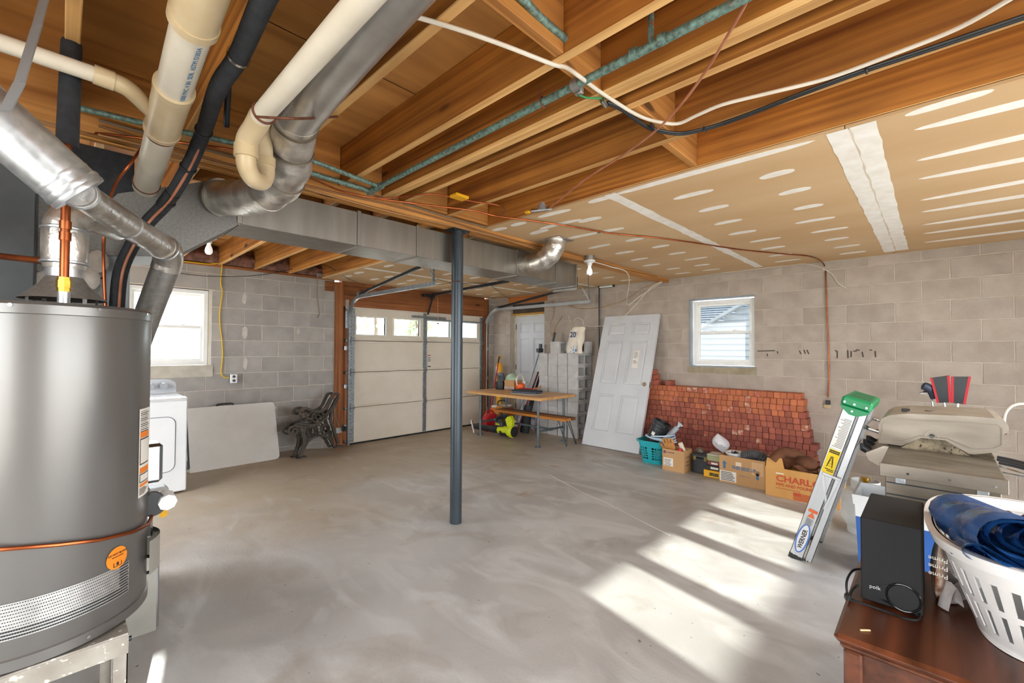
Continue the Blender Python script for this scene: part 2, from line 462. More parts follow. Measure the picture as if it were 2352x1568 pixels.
# ================================================================== THE SETTING
X0, X1, Y0, Y1 = -1.3, 6.01, -1.7, 6.3315
ZC = 2.40            # underside of the drywall
ZJ, ZS = 2.417, 2.655  # joist bottoms, underside of the subfloor
BED0 = 0.062         # first mortar bed above the floor
def sstep(a, b, x):
    t = min(max((x - a) / (b - a), 0), 1); return t * t * (3 - 2 * t)
def floor_z(x, y):
    return -0.062 * sstep(5.3, 6.3, y) * sstep(2.2, 2.9, x)

# ---- floor: poured concrete, falling slightly towards the overhead door
def floor_material():
    m = bpy.data.materials.new('concrete_floor'); m.use_nodes = True
    n, l = m.node_tree.nodes, m.node_tree.links; b = n['Principled BSDF']
    tc = n.new('ShaderNodeTexCoord')
    def noise(sc, det, dist=0.0, st=(1, 1, 1)):
        mp = n.new('ShaderNodeMapping'); mp.inputs['Scale'].default_value = st
        l.new(tc.outputs['Object'], mp.inputs['Vector'])
        z = n.new('ShaderNodeTexNoise'); z.inputs['Scale'].default_value = sc; z.inputs['Detail'].default_value = det; z.inputs['Distortion'].default_value = dist
        l.new(mp.outputs[0], z.inputs['Vector']); return z
    def rng(src, a, c, t0=0.0, t1=1.0):
        r = n.new('ShaderNodeMapRange'); r.inputs['From Min'].default_value = a; r.inputs['From Max'].default_value = c
        r.inputs['To Min'].default_value = t0; r.inputs['To Max'].default_value = t1; l.new(src, r.inputs['Value']); return r.outputs[0]
    def mix(fac, a, c, blend='MIX'):
        x = n.new('ShaderNodeMix'); x.data_type = 'RGBA'; x.blend_type = blend
        l.new(fac, x.inputs['Factor'])
        for s, v in (('A', a), ('B', c)):
            if isinstance(v, str): x.inputs[s].default_value = lin(v)
            else: l.new(v, x.inputs[s])
        return x.outputs['Result']
    c = mix(rng(noise(1.1, 6, .8).outputs['Fac'], .35, .65), '#aaa8a5', '#bfbdba')
    c = mix(rng(noise(3.2, 7, 1.5, (1, .45, 1)).outputs['Fac'], .46, .66), c, '#c9c8c6')
    # tan, dusty staining in the half of the slab towards the overhead door
    sep = n.new('ShaderNodeSeparateXYZ'); l.new(tc.outputs['Object'], sep.inputs[0])
    big = noise(.9, 5, .6)
    ad = n.new('ShaderNodeMath'); ad.operation = 'MULTIPLY_ADD'
    l.new(big.outputs['Fac'], ad.inputs[0]); ad.inputs[1].default_value = 2.6; l.new(sep.outputs['Y'], ad.inputs[2])
    tanf = rng(ad.outputs[0], 4.0, 5.8, 0, .85)
    c = mix(tanf, c, '#ab9a80')
    st = noise(1.7, 6, 1.2)
    c = mix(rng(st.outputs['Fac'], .58, .72, 0, .5), c, '#8f7f6b')
    rust = noise(2.3, 4, .4)
    c = mix(rng(rust.outputs['Fac'], .67, .76, 0, .55), c, '#a06c40')
    wh = noise(2.0, 8, 2.5, (1, .3, 1))
    c = mix(rng(wh.outputs['Fac'], .6, .74, 0, .38), c, '#d3d2d0')
    dk = noise(26, 2)
    c = mix(rng(dk.outputs['Fac'], .735, .76, 0, .75), c, '#55504a')
    l.new(c, b.inputs['Base Color'])
    l.new(rng(noise(2.2, 5).outputs['Fac'], .35, .65, .38, .62), b.inputs['Roughness'])
    bp = n.new('ShaderNodeBump'); bp.inputs['Strength'].default_value = .18; bp.inputs['Distance'].default_value = .006
    l.new(noise(60, 6).outputs['Fac'], bp.inputs['Height']); l.new(bp.outputs[0], b.inputs['Normal'])
    return m
fm = MB()
NX, NY = 60, 70
fm.grid(NX, NY, lambda u, v: (X0 - .2 + (X1 + .4 - X0) * u, Y0 - .2 + (Y1 + .45 - Y0) * v,
        floor_z(X0 - .2 + (X1 + .4 - X0) * u, Y0 - .2 + (Y1 + .45 - Y0) * v)))
me, c_ = fm.mesh('floor', floor_material(), recenter=False)
floor = bpy.data.objects.new('floor', me); COL.objects.link(floor); floor['kind'] = 'structure'
crk = MB()   # hairline crack and a pale saw-cut line
crk.tube(curve([atZ(1262, 1090, -.001), atZ(1337, 1130, -.001), atZ(1400, 1158, -.001), atZ(1470, 1195, -.001), atZ(1540, 1230, -.001)], 5), .0035, 5)
crk.build('hairline_seam', mat('pale_seam', '#d9d7d4', rough=.9), floor)

# ---- block walls
def rect_minus(r, holes):
    """rectangle (a0,a1,z0,z1) minus holes -> list of rectangles"""
    out = [r]
    for h in holes:
        nxt = []
        for (a0, a1, z0, z1) in out:
            b0, b1, y0, y1 = max(a0, h[0]), min(a1, h[1]), max(z0, h[2]), min(z1, h[3])
            if b0 >= b1 or y0 >= y1: nxt.append((a0, a1, z0, z1)); continue
            if a0 < b0: nxt.append((a0, b0, z0, z1))
            if b1 < a1: nxt.append((b1, a1, z0, z1))
            if z0 < y0: nxt.append((b0, b1, z0, y0))
            if y1 < z1: nxt.append((b0, b1, y1, z1))
        out = nxt
    return out
BLOCK_CACHE = {}
def block_mesh(w, h, m):
    k = (round(w, 3), round(h, 3), m.name)
    if k not in BLOCK_CACHE:
        me, _ = MB().box((-w / 2, 0, 0), (w / 2, .012, h), ch=0.0025).mesh('block', m, recenter=False)
        BLOCK_CACHE[k] = me
    return BLOCK_CACHE[k]
def block_wall(name, along, plane, a0, a1, joint, par, holes, blocks_from=None):
    """mortar slab with openings; every concrete block is its own piece, standing proud of the joints"""
    s = MB()
    for (b0, b1, z0, z1) in rect_minus((a0, a1, -.15, ZC + .01), holes):
        if along == 'X': s.box((b0, plane + .004, z0), (b1, plane + .2, z1))
        else: s.box((plane + .004, b0, z0), (plane + .2, b1, z1))
    me, _ = s.mesh(name, MORTAR if along == 'X' else MORTARR, recenter=False)
    w = bpy.data.objects.new(name, me); COL.objects.link(w); w['kind'] = 'structure'
    g = .005
    for j in range(-1, 12):
        z0, z1 = BED0 + .2032 * j, BED0 + .2032 * (j + 1)
        z0c, z1c = max(z0, -.06), min(z1, ZC - .002)
        off = joint + (.2032 if (j + par) % 2 else 0)
        k = math.floor((a0 - off) / .4064)
        while off + k * .4064 < a1:
            b0, b1 = max(off + k * .4064, a0), min(off + (k + 1) * .4064, a1)
            k += 1
            if blocks_from is not None and b1 < blocks_from: continue
            for (p0, p1, q0, q1) in rect_minus((b0 + g, b1 - g, z0c + g, z1c - g), holes):
                if p1 - p0 < .02 or q1 - q0 < .015: continue
                me = block_mesh(p1 - p0, q1 - q0, BLOCK if along == 'X' else BLOCKR)
                dd = random.uniform(-.0012, .0012)
                if along == 'X': inst('block', me, ((p0 + p1) / 2, plane + dd, q0), parent=w)
                else: inst('block', me, (plane + dd, (p0 + p1) / 2, q0), (0, 0, -math.pi / 2), w)
    return w
W1 = (.483, 1.27, 1.185, 2.095)         # window over the dryer
W2 = (1.605, 2.41, 1.18, 2.085)         # window in the long wall
wall_garage = block_wall('wall_front', 'X', Y1, X0, X1 + .2, 2.028, 0, [W1, (2.785, 5.87, -.2, 2.5)], blocks_from=.25)
wall_right = block_wall('wall_right', 'Y', X1, Y0 - .2, Y1, 2.518, 1, [W2, (5.01, 5.862, -.2, 2.255)], blocks_from=-.95)
# plain walls the camera never faces: unseen openings added there let in fill daylight
BK = mat('block_wall_plain', '#b3aaa0', '#bfb7ad', rough=.95, scale=3, bump=.2, bscale=60)
s = MB()
for (b0, b1, z0, z1) in rect_minus((X0 - .2, X1 + .2, -.15, 2.7), [(.3, 4.6, 0, 2.2)]): s.box((b0, Y0 - .2, z0), (b1, Y0, z1))
s.build('wall_back', BK, kind='structure')
s = MB()
for (b0, b1, z0, z1) in rect_minus((Y0 - .2, Y1 + .2, -.15, 2.7), [(-1.2, 1.5, .3, 2.2), (3.55, 6.15, 0, 2.2)]): s.box((X0 - .2, b0, z0), (X0, b1, z1))
s.build('wall_left', BK, kind='structure')
# mortar smears and dabs on the wall faces
sm = MB()
for (x, z, w_, h_) in [(1.62, 2.02, .05, .15), (1.63, 1.60, .06, .17), (1.64, 1.20, .05, .17), (2.28, 1.63, .04, .09), (2.0, .6, .03, .03)]:
    pts = [(x + w_ * (.5 + random.uniform(-.12, .12)) * math.cos(a), z + h_ * (.5 + random.uniform(-.1, .1)) * math.sin(a)) for a in [i * math.pi / 6 for i in range(12)]]
    sm.prism(pts, 0, .003, Matrix.Translation((0, Y1, 0)) @ Matrix.Rotation(R(90), 4, 'X'))
sm.build('mortar_smear', MORTAR, wall_garage)
sm = MB()   # rough poured sill below the window over the dryer
sm.grid(10, 3, lambda u, v: (.46 + .83 * u, Y1 - .004 - .006 * math.sin(v * math.pi), 1.185 - .14 * v))
sm.build('poured_sill', mat('pale_render', '#c9c3b6', '#b5ae9f', rough=.95, scale=7), wall_garage)
sm = MB()
sm.grid(10, 3, lambda u, v: (X1 - .004 - .006 * math.sin(v * math.pi), 1.58 + .86 * u, 1.18 - .10 * v))
sm.build('poured_sill', mat('stained_render', '#a79d88', '#8f836a', rough=.95, scale=7), wall_right)

# ---- ceiling: subfloor, joists, blocking, sheets of drywall with joint compound
s = MB().box((X0 - .2, Y0 - .2, ZS), (X1 + .2, Y1 + .2, ZS + .02))
me, _ = s.mesh('ceiling', PLY, recenter=False)
ceiling = bpy.data.objects.new('ceiling', me); COL.objects.link(ceiling); ceiling['kind'] = 'structure'
def sheet_joint(y):   # plywood sheet edges show as dark lines
    MB().box((X0, y - .002, ZS - .0015), (2.5, y + .002, ZS + .001)).build('sheet_seam', mat('dark_gap', '#3a2614', rough=.9), ceiling)
for y in (-.6, .62, 1.84, 4.3): sheet_joint(y)
BEAM0, BEAM1 = 2.705, 2.83
near_j = [-1.22, -.81, -.40, .01, .41, .817, 1.222, 1.505, 1.545, 1.662, 2.065, 2.482]
far_j = [-1.1, -.69, -.28, .12, .52, .925, 1.345, 1.74, 2.16, 2.60]
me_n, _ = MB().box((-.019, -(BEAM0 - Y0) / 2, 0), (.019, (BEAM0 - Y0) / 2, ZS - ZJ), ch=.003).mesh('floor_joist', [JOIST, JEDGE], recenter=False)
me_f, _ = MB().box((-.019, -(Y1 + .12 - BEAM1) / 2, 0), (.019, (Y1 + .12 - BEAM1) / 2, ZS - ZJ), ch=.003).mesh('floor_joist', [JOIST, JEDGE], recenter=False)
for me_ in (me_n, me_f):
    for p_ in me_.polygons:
        if p_.normal.z < -.5: p_.material_index = 1      # under edge paler than the sides: floor light put into the colour
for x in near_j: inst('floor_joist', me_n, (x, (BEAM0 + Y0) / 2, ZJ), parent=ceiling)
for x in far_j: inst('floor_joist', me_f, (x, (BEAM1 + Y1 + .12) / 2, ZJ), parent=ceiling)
for a, b, y in [(.01, .41, .93), (.41, .817, .93), (.836, 1.203, .935), (1.241, 1.486, .965), (1.681, 2.046, .905), (2.084, 2.463, .96), (.836, 1.2, 2.68), (1.24, 1.486, 2.68), (1.69, 2.04, 2.68), (2.09, 2.46, 2.68), (.43, .79, 2.68), (.03, .39, 2.68)]:
    MB().box((a, y - .019, ZJ + .004), (b, y + .019, ZS), ch=.003).build('joist_blocking', BLOCKING, ceiling)
for a, b in zip(far_j[4:-1], far_j[5:]):
    MB().box((a + .019, BEAM1 + .42, ZJ + .004), (b - .019, BEAM1 + .458, ZS), ch=.003).build('joist_blocking', BLOCKING, ceiling)
# sill plate and batts along the front wall
MB().box((X0, Y1 - .01, ZC - .012), (2.785, Y1 + .13, ZJ)).build('sill_plate', OLDWOODX, ceiling)
BATT = mat('insulation_batt', '#8f6656', '#5e4238', rough=1, scale=14, bump=.8, bscale=30)
for a, b in zip(far_j[3:-1], far_j[4:]):
    g = MB()
    g.grid(8, 6, lambda u, v: (a + .02 + (b - a - .04) * u, Y1 + .0 - .05 * math.sin(v * 3.1) - .03 * random.random(), ZJ + .01 + .17 * v + .03 * math.sin(u * 5 + a * 9) * v))
    g.build('insulation_batt', BATT, ceiling)
MB().box((X0, Y1 + .1, ZJ), (X1, Y1 + .13, ZS)).build('rim_board', OLDWOODX, ceiling)
MB().box((X1 - .01, Y0, ZC + .003), (X1 + .13, Y1, ZC + .03)).build('wall_plate', mat('dark_plate', '#2a221b', rough=.9), ceiling)
def sheet(x0, x1, y0, y1):
    MB().box((x0 + .002, y0 + .002, ZC), (x1 - .002, y1 - .002, ZC + .013)).build('drywall_sheet', DRYWALL, ceiling)
DX0 = 2.462
for y0, y1 in [(-1.7, -.94), (-.94, .28), (.28, 1.50), (1.50, 2.70)]: sheet(DX0, X1, y0, y1)
for y0, y1 in [(2.84, 3.9), (3.9, 5.1), (5.1, 6.33)]: sheet(2.59, X1, y0, y1)
# joint compound: taped seams, and a dab or streak over every row of screws
def lens(L, w):
    P = []
    for i in range(16):
        a = 2 * math.pi * i / 16
        P.append((w / 2 * math.sin(a) * (1 + .12 * math.sin(3 * a)), L / 2 * math.copysign(abs(math.cos(a)) ** .7, math.cos(a))))
    return MB().prism(P, -.0012, .001).mesh('joint_compound', MUD, recenter=False)[0]
def dab(x, y, L, w=.042, me=None):
    inst('joint_compound', me or lens(L, w), (x, y, ZC), (0, 0, random.uniform(-.06, .06)), ceiling)
DABS = [lens(.21, .075), lens(.26, .07), lens(.18, .08), lens(.22, .085)]
rows = [2.84, 3.22, 3.64, 4.05, 4.46, 4.86, 5.27, 5.66]
for i, x in enumerate(rows):
    for y in (.63, 1.14): dab(x, y + random.uniform(-.05, .05), 0, me=random.choice(DABS))
    for y in (1.95, 2.36):
        if i == 1 and y > 2.2: continue
        dab(x, y + random.uniform(-.07, .07), 0, me=random.choice(DABS))
    dab(x - .12 + (.04 if i % 2 else 0), -.42, .95, .085)
    dab(x - .1, -1.25, .5, .075)
for x, y, L in [(2.78, 2.16, .42), (3.2, 2.25, .5), (2.55, 2.62, .16), (2.55, 2.40, .16), (2.53, 2.02, .3), (2.51, 1.6, .2), (2.50, .95, 1.1), (2.5, -.05, .26), (2.5, -.5, .4)]: dab(x, y, L, .065)
for x in (2.75, 3.15, 3.6, 4.05, 4.45, 4.9, 5.3, 5.7):
    for y in (3.3, 4.35, 4.7, 5.5, 5.9): dab(x + random.uniform(-.04, .04), y + random.uniform(-.1, .1), 0, me=random.choice(DABS))
def tape(x0, x1, y, w, wob=.012):
    N = 40
    a = [(x0 + (x1 - x0) * i / N, y - w / 2 + random.uniform(-wob, wob)) for i in range(N + 1)]
    b = [(x0 + (x1 - x0) * i / N, y + w / 2 + random.uniform(-wob, wob)) for i in range(N + 1)]
    vs = [(p[0], p[1], ZC - .0013) for p in a] + [(p[0], p[1], ZC - .0013) for p in b]
    MB().add(vs, [(i, N + 1 + i, N + 2 + i, i + 1) for i in range(N)]).build('joint_compound', MUD, ceiling)
tape(DX0, 5.86, 1.505, .085, .006)
tape(DX0 + .01, 5.86, .31, .085, .004); tape(DX0 + .01, 5.84, .215, .09, .005)
MB().box((DX0 + .02, .252, ZC - .0012), (5.84, .272, ZC - .0004)).build('joint_compound', mat('thin_compound', '#dfd3c0', '#cfc0a6', rough=.9), ceiling)
tape(2.62, 5.9, 3.9, .09, .006); tape(2.62, 5.9, 5.1, .09, .006)

# ---- built-up beam on a steel post
beam = thing('support_beam', 'long built-up wooden beam running above the grey trunk duct', 'beam', (2.3, (BEAM0 + BEAM1) / 2, 2.352))
for i, y in enumerate((BEAM0 + .02, BEAM0 + .062, BEAM1 - .021)):
    MB().box((X0 - 2.3, y - .0205 - (BEAM0 + BEAM1) / 2, (0, .006, .002)[i]), (X1 - 2.3, y + .0205 - (BEAM0 + BEAM1) / 2, .25), ch=.003).build('beam_plank', wood('beam_lumber', '#cf9450', '#9c642c', 'X', rand=.1), beam)
post = thing('steel_post', 'dark grey round steel post in the middle of the floor', 'post', (2.222, 2.768, 0))
MB().lathe([(.0, 0), (.047, 0), (.047, 2.34), (0, 2.34)], 32).build('pole', POLE, post)
MB().box((-.085, -.06, 2.34), (.085, .06, 2.352), ch=.002).build('top_plate', DARKSTEEL, post)
for sx in (-.07, .07): MB().tube([(sx, -.05, 2.345), (sx, -.055, 2.30)], .003, 6).build('nail', DARKSTEEL, post)
MB().tube(curve([(-.05, -.012, 1.93), (-.075, -.03, 1.932), (-.06, -.06, 1.93), (0, -.055, 1.93)], 5), .003, 6).build('wire_hook', RUSTY, post)

# ---- framing round the overhead door
def framing(name, lo, hi, m, par=None, **k):
    return MB().box(lo, hi, ch=.003).build(name, m, par, **k)
framing('trim_1', (2.787, Y1 - .02, -.07), (2.915, Y1 + .14, 2.375), OLDWOOD, kind='structure')
framing('trim_2', (5.765, Y1 - .02, -.07), (5.865, Y1 + .14, 2.375), OLDWOOD, kind='structure')
hd = bpy.data.objects.new('trim_5', None); COL.objects.link(hd); hd.location = (4.33, Y1, 2.03); hd['kind'] = 'structure'
for z0, z1, y in ((.165, .392, 0), (.10, .165, -.012), (.0, .10, .0)):
    framing('header_board', (-1.43, y, z0), (1.44, .12, z1), OLDWOODX, hd)
framing('header_board', (-1.69, -.01, .20), (-1.545, .02, .345), OLDWOODX, hd)
# gable infill above the side door
eh = bpy.data.objects.new('trim_6', None); COL.objects.link(eh); eh.location = (X1, 5.44, 2.08); eh['kind'] = 'structure'
framing('trim_7', (2.90, Y1 + .11, -.1), (3.075, Y1 + .16, 2.2), OLDWOOD, kind='structure')  # this and the next: unseen strips added to shut out sun beside the door
framing('trim_8', (5.73, Y1 + .11, -.1), (5.80, Y1 + .16, 2.2), OLDWOOD, kind='structure')
framing('lintel_board', (-.008, -.5, .18), (.12, .47, .315), wood('orange_lumber', '#c4793a', '#98561f', 'Y'), eh)
framing('lintel_board', (.07, -.425, .0), (.12, .42, .175), mat('dark_lintel', '#54493f', '#453a30', rough=.9, scale=6), eh)

# ---- windows
def slider(name, T, w, h, glass=GLASS):
    """double hung vinyl window: local x along the wall, y out of the room, z up"""
    fr = MB(T)
    t = .045
    fr.box((0, .03, 0), (t, .10, h), ch=.003).box((w - t, .03, 0), (w, .10, h), ch=.003).box((t, .03, 0), (w - t, .10, t), ch=.003).box((t, .03, h - t), (w - t, .10, h), ch=.003)
    me, c = fr.mesh(name, VINYL)
    o = bpy.data.objects.new(name, me); COL.objects.link(o); o.location = c; o['kind'] = 'structure'
    Tl = Matrix.Translation(-c) @ T
    mid = h * .5
    for nm, z0, z1, y in (('lower_sash', t - .005, mid + .02, .045), ('upper_sash', mid - .02, h - t + .005, .07)):
        q = .035; sa = MB(Tl); x0, x1 = t - .005, w - t + .005
        sa.box((x0, y, z0), (x0 + q, y + .025, z1), ch=.003).box((x1 - q, y, z0), (x1, y + .025, z1), ch=.003).box((x0 + q, y, z0), (x1 - q, y + .025, z0 + q), ch=.003).box((x0 + q, y, z1 - q), (x1 - q, y + .025, z1), ch=.003)
        so = sa.build(nm, VINYL, o)
        pm, pc = MB(Tl).box((x0 + q - .004, y + .010, z0 + q - .004), (x1 - q + .004, y + .013, z1 - q + .004)).mesh('pane', glass)
        pane = bpy.data.objects.new('pane', pm); COL.objects.link(pane); pane.location = pc - so.location; pane.parent = so
        if nm == 'lower_sash':
            for fx in (.32, .68):
                lk = MB(Tl).box((w * fx - .025, y - .008, z1 - .004), (w * fx + .025, y + .018, z1 + .012), ch=.004).build('sash_lock', VINYL, so)
                lk.location -= so.location
    return o
T1 = Matrix.Translation((W1[0], Y1 + .0, W1[2] + .004))
window_1 = slider('window_1', T1, W1[1] - W1[0] - .03, W1[3] - W1[2] - .008)
T2 = Matrix.Translation((X1 + .025, W2[1] - .035, W2[2] + .01)) @ Matrix.Rotation(-math.pi / 2, 4, 'Z')
window_2 = slider('window_2', T2, W2[1] - W2[0] - .04, W2[3] - W2[2] - .04, GLASSD)
# grey metal buck round window 2
g = MB().box((X1 - .006, W2[0] - .004, W2[3] - .012), (X1 + .12, W2[1] + .006, W2[3] + .004)).box((X1 - .006, W2[1] - .01, W2[2]), (X1 + .12, W2[1] + .006, W2[3] - .012)).box((X1 - .012, W2[0] - .004, W2[2] - .014), (X1 + .12, W2[1] + .006, W2[2] + .004))
g.build('trim_3', mat('window_buck', '#9aa0a4', '#868c90', rough=.6, metal=.3), kind='structure')
g = MB().box((W1[1] - .026, Y1 + .02, W1[2]), (W1[1] + .02, Y1 + .11, W1[3])).box((W1[0] - .01, Y1 - .006, W1[3]), (W1[1] + .03, Y1 + .1, W1[3] + .012))
g.build('trim_4', mat('pale_jamb', '#d9d2c4', '#c8bfae', rough=.8), kind='structure')

# ---- outside: ground, and the neighbouring house seen through window 2
GROUND = mat('driveway', '#c9c6bf', '#b5b2aa', rough=.95, scale=1)
g = MB().add([(-40, -40, -.16), (60, -40, -.16), (60, 60, -.16), (-40, 60, -.16)], [(0, 1, 2, 3)])
g.build('ground_outside', GROUND, kind='structure')
hs = thing('neighbour_house', 'white sided house with pale shingle roof seen through the small window', 'house', (10.2, 4.0, -.16))
SID = mat('white_siding', '#e9ebee', '#dfe2e6', rough=.6)
def rake_y(z): return 4.16 - (z - 1.72) / .56       # the sloping gable edge: higher towards -Y
for i in range(30):   # lapped boards, cut to the gable slope
    z = i * .13; top = z + .134
    y_hi = 9.0 if top - .16 < 1.70 else rake_y(top - .16)
    if y_hi < -7: break
    MB().add([(0, -8.0 - 4.0, z), (0, y_hi - 4.0, z), (.03, y_hi - 4.0, top), (.03, -8.0 - 4.0, top), (.05, -8.0 - 4.0, z), (.05, y_hi - 4.0, z)], [(0, 3, 2, 1), (0, 1, 5, 4)]).build('siding_board', SID, hs)
MB().bar((-.05, .30, 1.79), (-.05, -9.0, 6.95), .06, .20, up=(1, 0, 0)).build('rake_board', WHITEP, hs)
SHG = mat('shingle', '#a3adba', '#8d98a6', rough=.9, scale=9, rand=.1)
for i in range(26):   # roof plane rising away behind the gable
    z = 1.55 + i * .075; x = .25 + i * .16
    MB().box((x, -5.0, z), (x + .20, 9.0, z + .03)).build('shingle_course', SHG, hs)
# a few trees beyond the overhead door
def far_tree(x, y, h, sp):
    t = thing('far_tree', 'blurred leafy tree outside, beyond the %s pane of the overhead door' % sp, 'tree', (x, y, -.16))
    MB().tube([(0, 0, 0), (.1, 0, h * .5), (0, .1, h * .8)], [.14, .1, .05], 8).build('trunk', mat('bark', '#6b5a4a', rough=.9), t)
    c = MB()
    for i in range(60):
        a, q = random.uniform(0, 6.28), random.uniform(0, 1) ** .5
        c.ball((q * h * .28 * math.cos(a), q * h * .28 * math.sin(a), h * .72 + random.uniform(-.25, .25) * h), random.uniform(.12, .3), 6)
    c.build('crown', mat('foliage', '#8f9c78', '#a8b48f', rough=.9), t)
far_tree(13.0, 24.0, 5.6, 'second'); far_tree(14.6, 22.0, 4.6, 'third')

# pencil scrawl on the long wall
PCL = mat('charcoal_mark', '#4d443b', rough=.95)
for k, (xa, ya, xb, yb) in enumerate([(1740, 806, 1780, 805), (1762, 812, 1763, 818), (1785, 806, 1787, 812), (1836, 805, 1840, 813), (1846, 803, 1850, 812), (1853, 803, 1858, 813), (1918, 804, 1924, 808), (1923, 806, 1923, 822), (1947, 804, 1948, 822), (1955, 806, 1955, 820), (1960, 806, 1968, 806), (1966, 803, 1974, 804), (1980, 808, 1983, 820), (1997, 803, 2003, 804), (2010, 806, 2011, 820)]):
    a, b = atX(xa, ya, X1 - .0035), atX(xb, yb, X1 - .0035)
    MB().bar(a, b, .012, .001, up=(1, 0, 0)).build('pencil_mark', PCL, wall_right)

# ================================================================== OVERHEAD DOOR
GDY = 6.375
CREAM = mat('cream_door_skin', '#e9e1d3', '#e2d9c9', rough=.55, scale=3, bump=.04, bscale=300)
gd = bpy.data.objects.new('door_1', None); COL.objects.link(gd); gd.location = (4.40, GDY, -.06); gd['kind'] = 'structure'
GX0, GX1 = -1.355, 1.355
ZL = [0.0, .555, 1.09, 1.575, 2.10]
wins = [(3.15, 3.645), (3.80, 4.295), (4.455, 4.955), (5.11, 5.60)]
WZ0, WZ1 = 1.675, 1.945
for i in range(4):
    z0, z1 = ZL[i] + .004, ZL[i + 1] - .004
    holes = [] if i < 3 else [(a - 4.40, b - 4.40, WZ0, WZ1) for a, b in wins]
    p = MB()
    for (a, b, c, d) in rect_minus((GX0, GX1, z0, z1), holes): p.box((a, .0, c), (b, .045, d))
    po = p.build('door_section', CREAM, gd)
    bk = MB()
    for (a, b, c, d) in rect_minus((GX0, GX1, ZL[i] - .004, ZL[i + 1] + .004), holes): bk.box((a, .045, c), (b, .05, d))
    bk.build('outer_skin', CREAM, gd)
    rail = MB()
    for zz in ((z0, z0 + .028), (z1 - .028, z1)): rail.box((GX0, -.012, zz[0]), (GX1, .002, zz[1]), ch=.004)
    ro = rail.build('section_rail', CREAM, gd)
GFR = mat('window_insert_frame', '#f0ece2', rough=.5)
for a, b in wins:
    a -= 4.40; b -= 4.40; t = .022
    f = MB().box((a - t, -.008, WZ0 - t), (a, .05, WZ1 + t), ch=.003).box((b, -.008, WZ0 - t), (b + t, .05, WZ1 + t), ch=.003).box((a, -.008, WZ0 - t), (b, .05, WZ0), ch=.003).box((a, -.008, WZ1), (b, .05, WZ1 + t), ch=.003)
    fo = f.build('window_insert', GFR, gd)
    pm, pc = MB().box((a, .02, WZ0), (b, .023, WZ1)).mesh('pane', GLASS)
    po = bpy.data.objects.new('pane', pm); COL.objects.link(po); po.parent = fo; po.location = pc - fo.location
for i in range(4):
    z0, z1 = ZL[i] + .03, ZL[i + 1] - .03
    MB().box((-.035, -.014, z0), (.035, .001, z1), ch=.002).build('centre_stile', STEEL, gd)
    for sx in (GX0, GX1 - .075):
        st = MB().box((sx, -.014, z0), (sx + .075, .001, z1), ch=.002).build('end_stile', STEEL, gd)
        h = MB()
        for k in range(9): h.cyl((sx + .022, -.0155, z0 + .03 + k * (z1 - z0 - .06) / 8), (sx + .022, -.013, z0 + .03 + k * (z1 - z0 - .06) / 8), .006, n=8)
        ho = h.build('punched_hole', BLACKP, st); ho.location -= st.location
for i in (1, 2, 3):
    for x in (GX0 + .04, 0, GX1 - .04):
        hg = MB().box((x - .035, -.03, ZL[i] - .05), (x + .035, -.012, ZL[i] + .05), ch=.004).cyl((x - .04, -.034, ZL[i]), (x + .04, -.034, ZL[i]), .011, n=10)
        hg.build('hinge', STEEL, gd)
for x in (GX0 + .02, GX1 - .02):
    for z in (.06, ZL[1], ZL[2], ZL[3], 2.04):
        s_ = -1 if x < 0 else 1
        MB().cyl((x, -.035, z), (x + s_ * .11, -.035, z), .006, n=8).cyl((x + s_ * .085, -.035, z), (x + s_ * .11, -.035, z), .022, n=12).build('roller', STEEL, gd)
MB().box((GX0, -.05, 1.985), (GX1, -.003, 2.035), ch=.003).build('top_strut', STEEL, gd) if False else None
MB().box((-.28, -.06, 1.985), (.42, -.012, 2.02), ch=.003).build('top_strut', STEEL, gd)
MB().box((0.04, -.04, 1.935 + .02), (GX1 - .08, -.014, 1.98), ch=.003).build('slotted_strut', STEEL, gd)
MB().box((GX0, -.02, -.012), (GX1, .05, .022), ch=.004).build('bottom_seal', DARKSTEEL, gd)
lb = MB().box((.055, -.018, 1.13), (.125, -.0135, 1.36)).build('warning_label', PAPER, gd)
for i, z in enumerate((1.345, 1.30, 1.27, 1.245, 1.15)):
    q = MB().box((.06, -.0195, z - (.012 if i in (0, 4) else .006)), (.12, -.018, z + (.006 if i in (0, 4) else .004))).build('print_line', INK if i else REDINK, lb); q.location -= lb.location

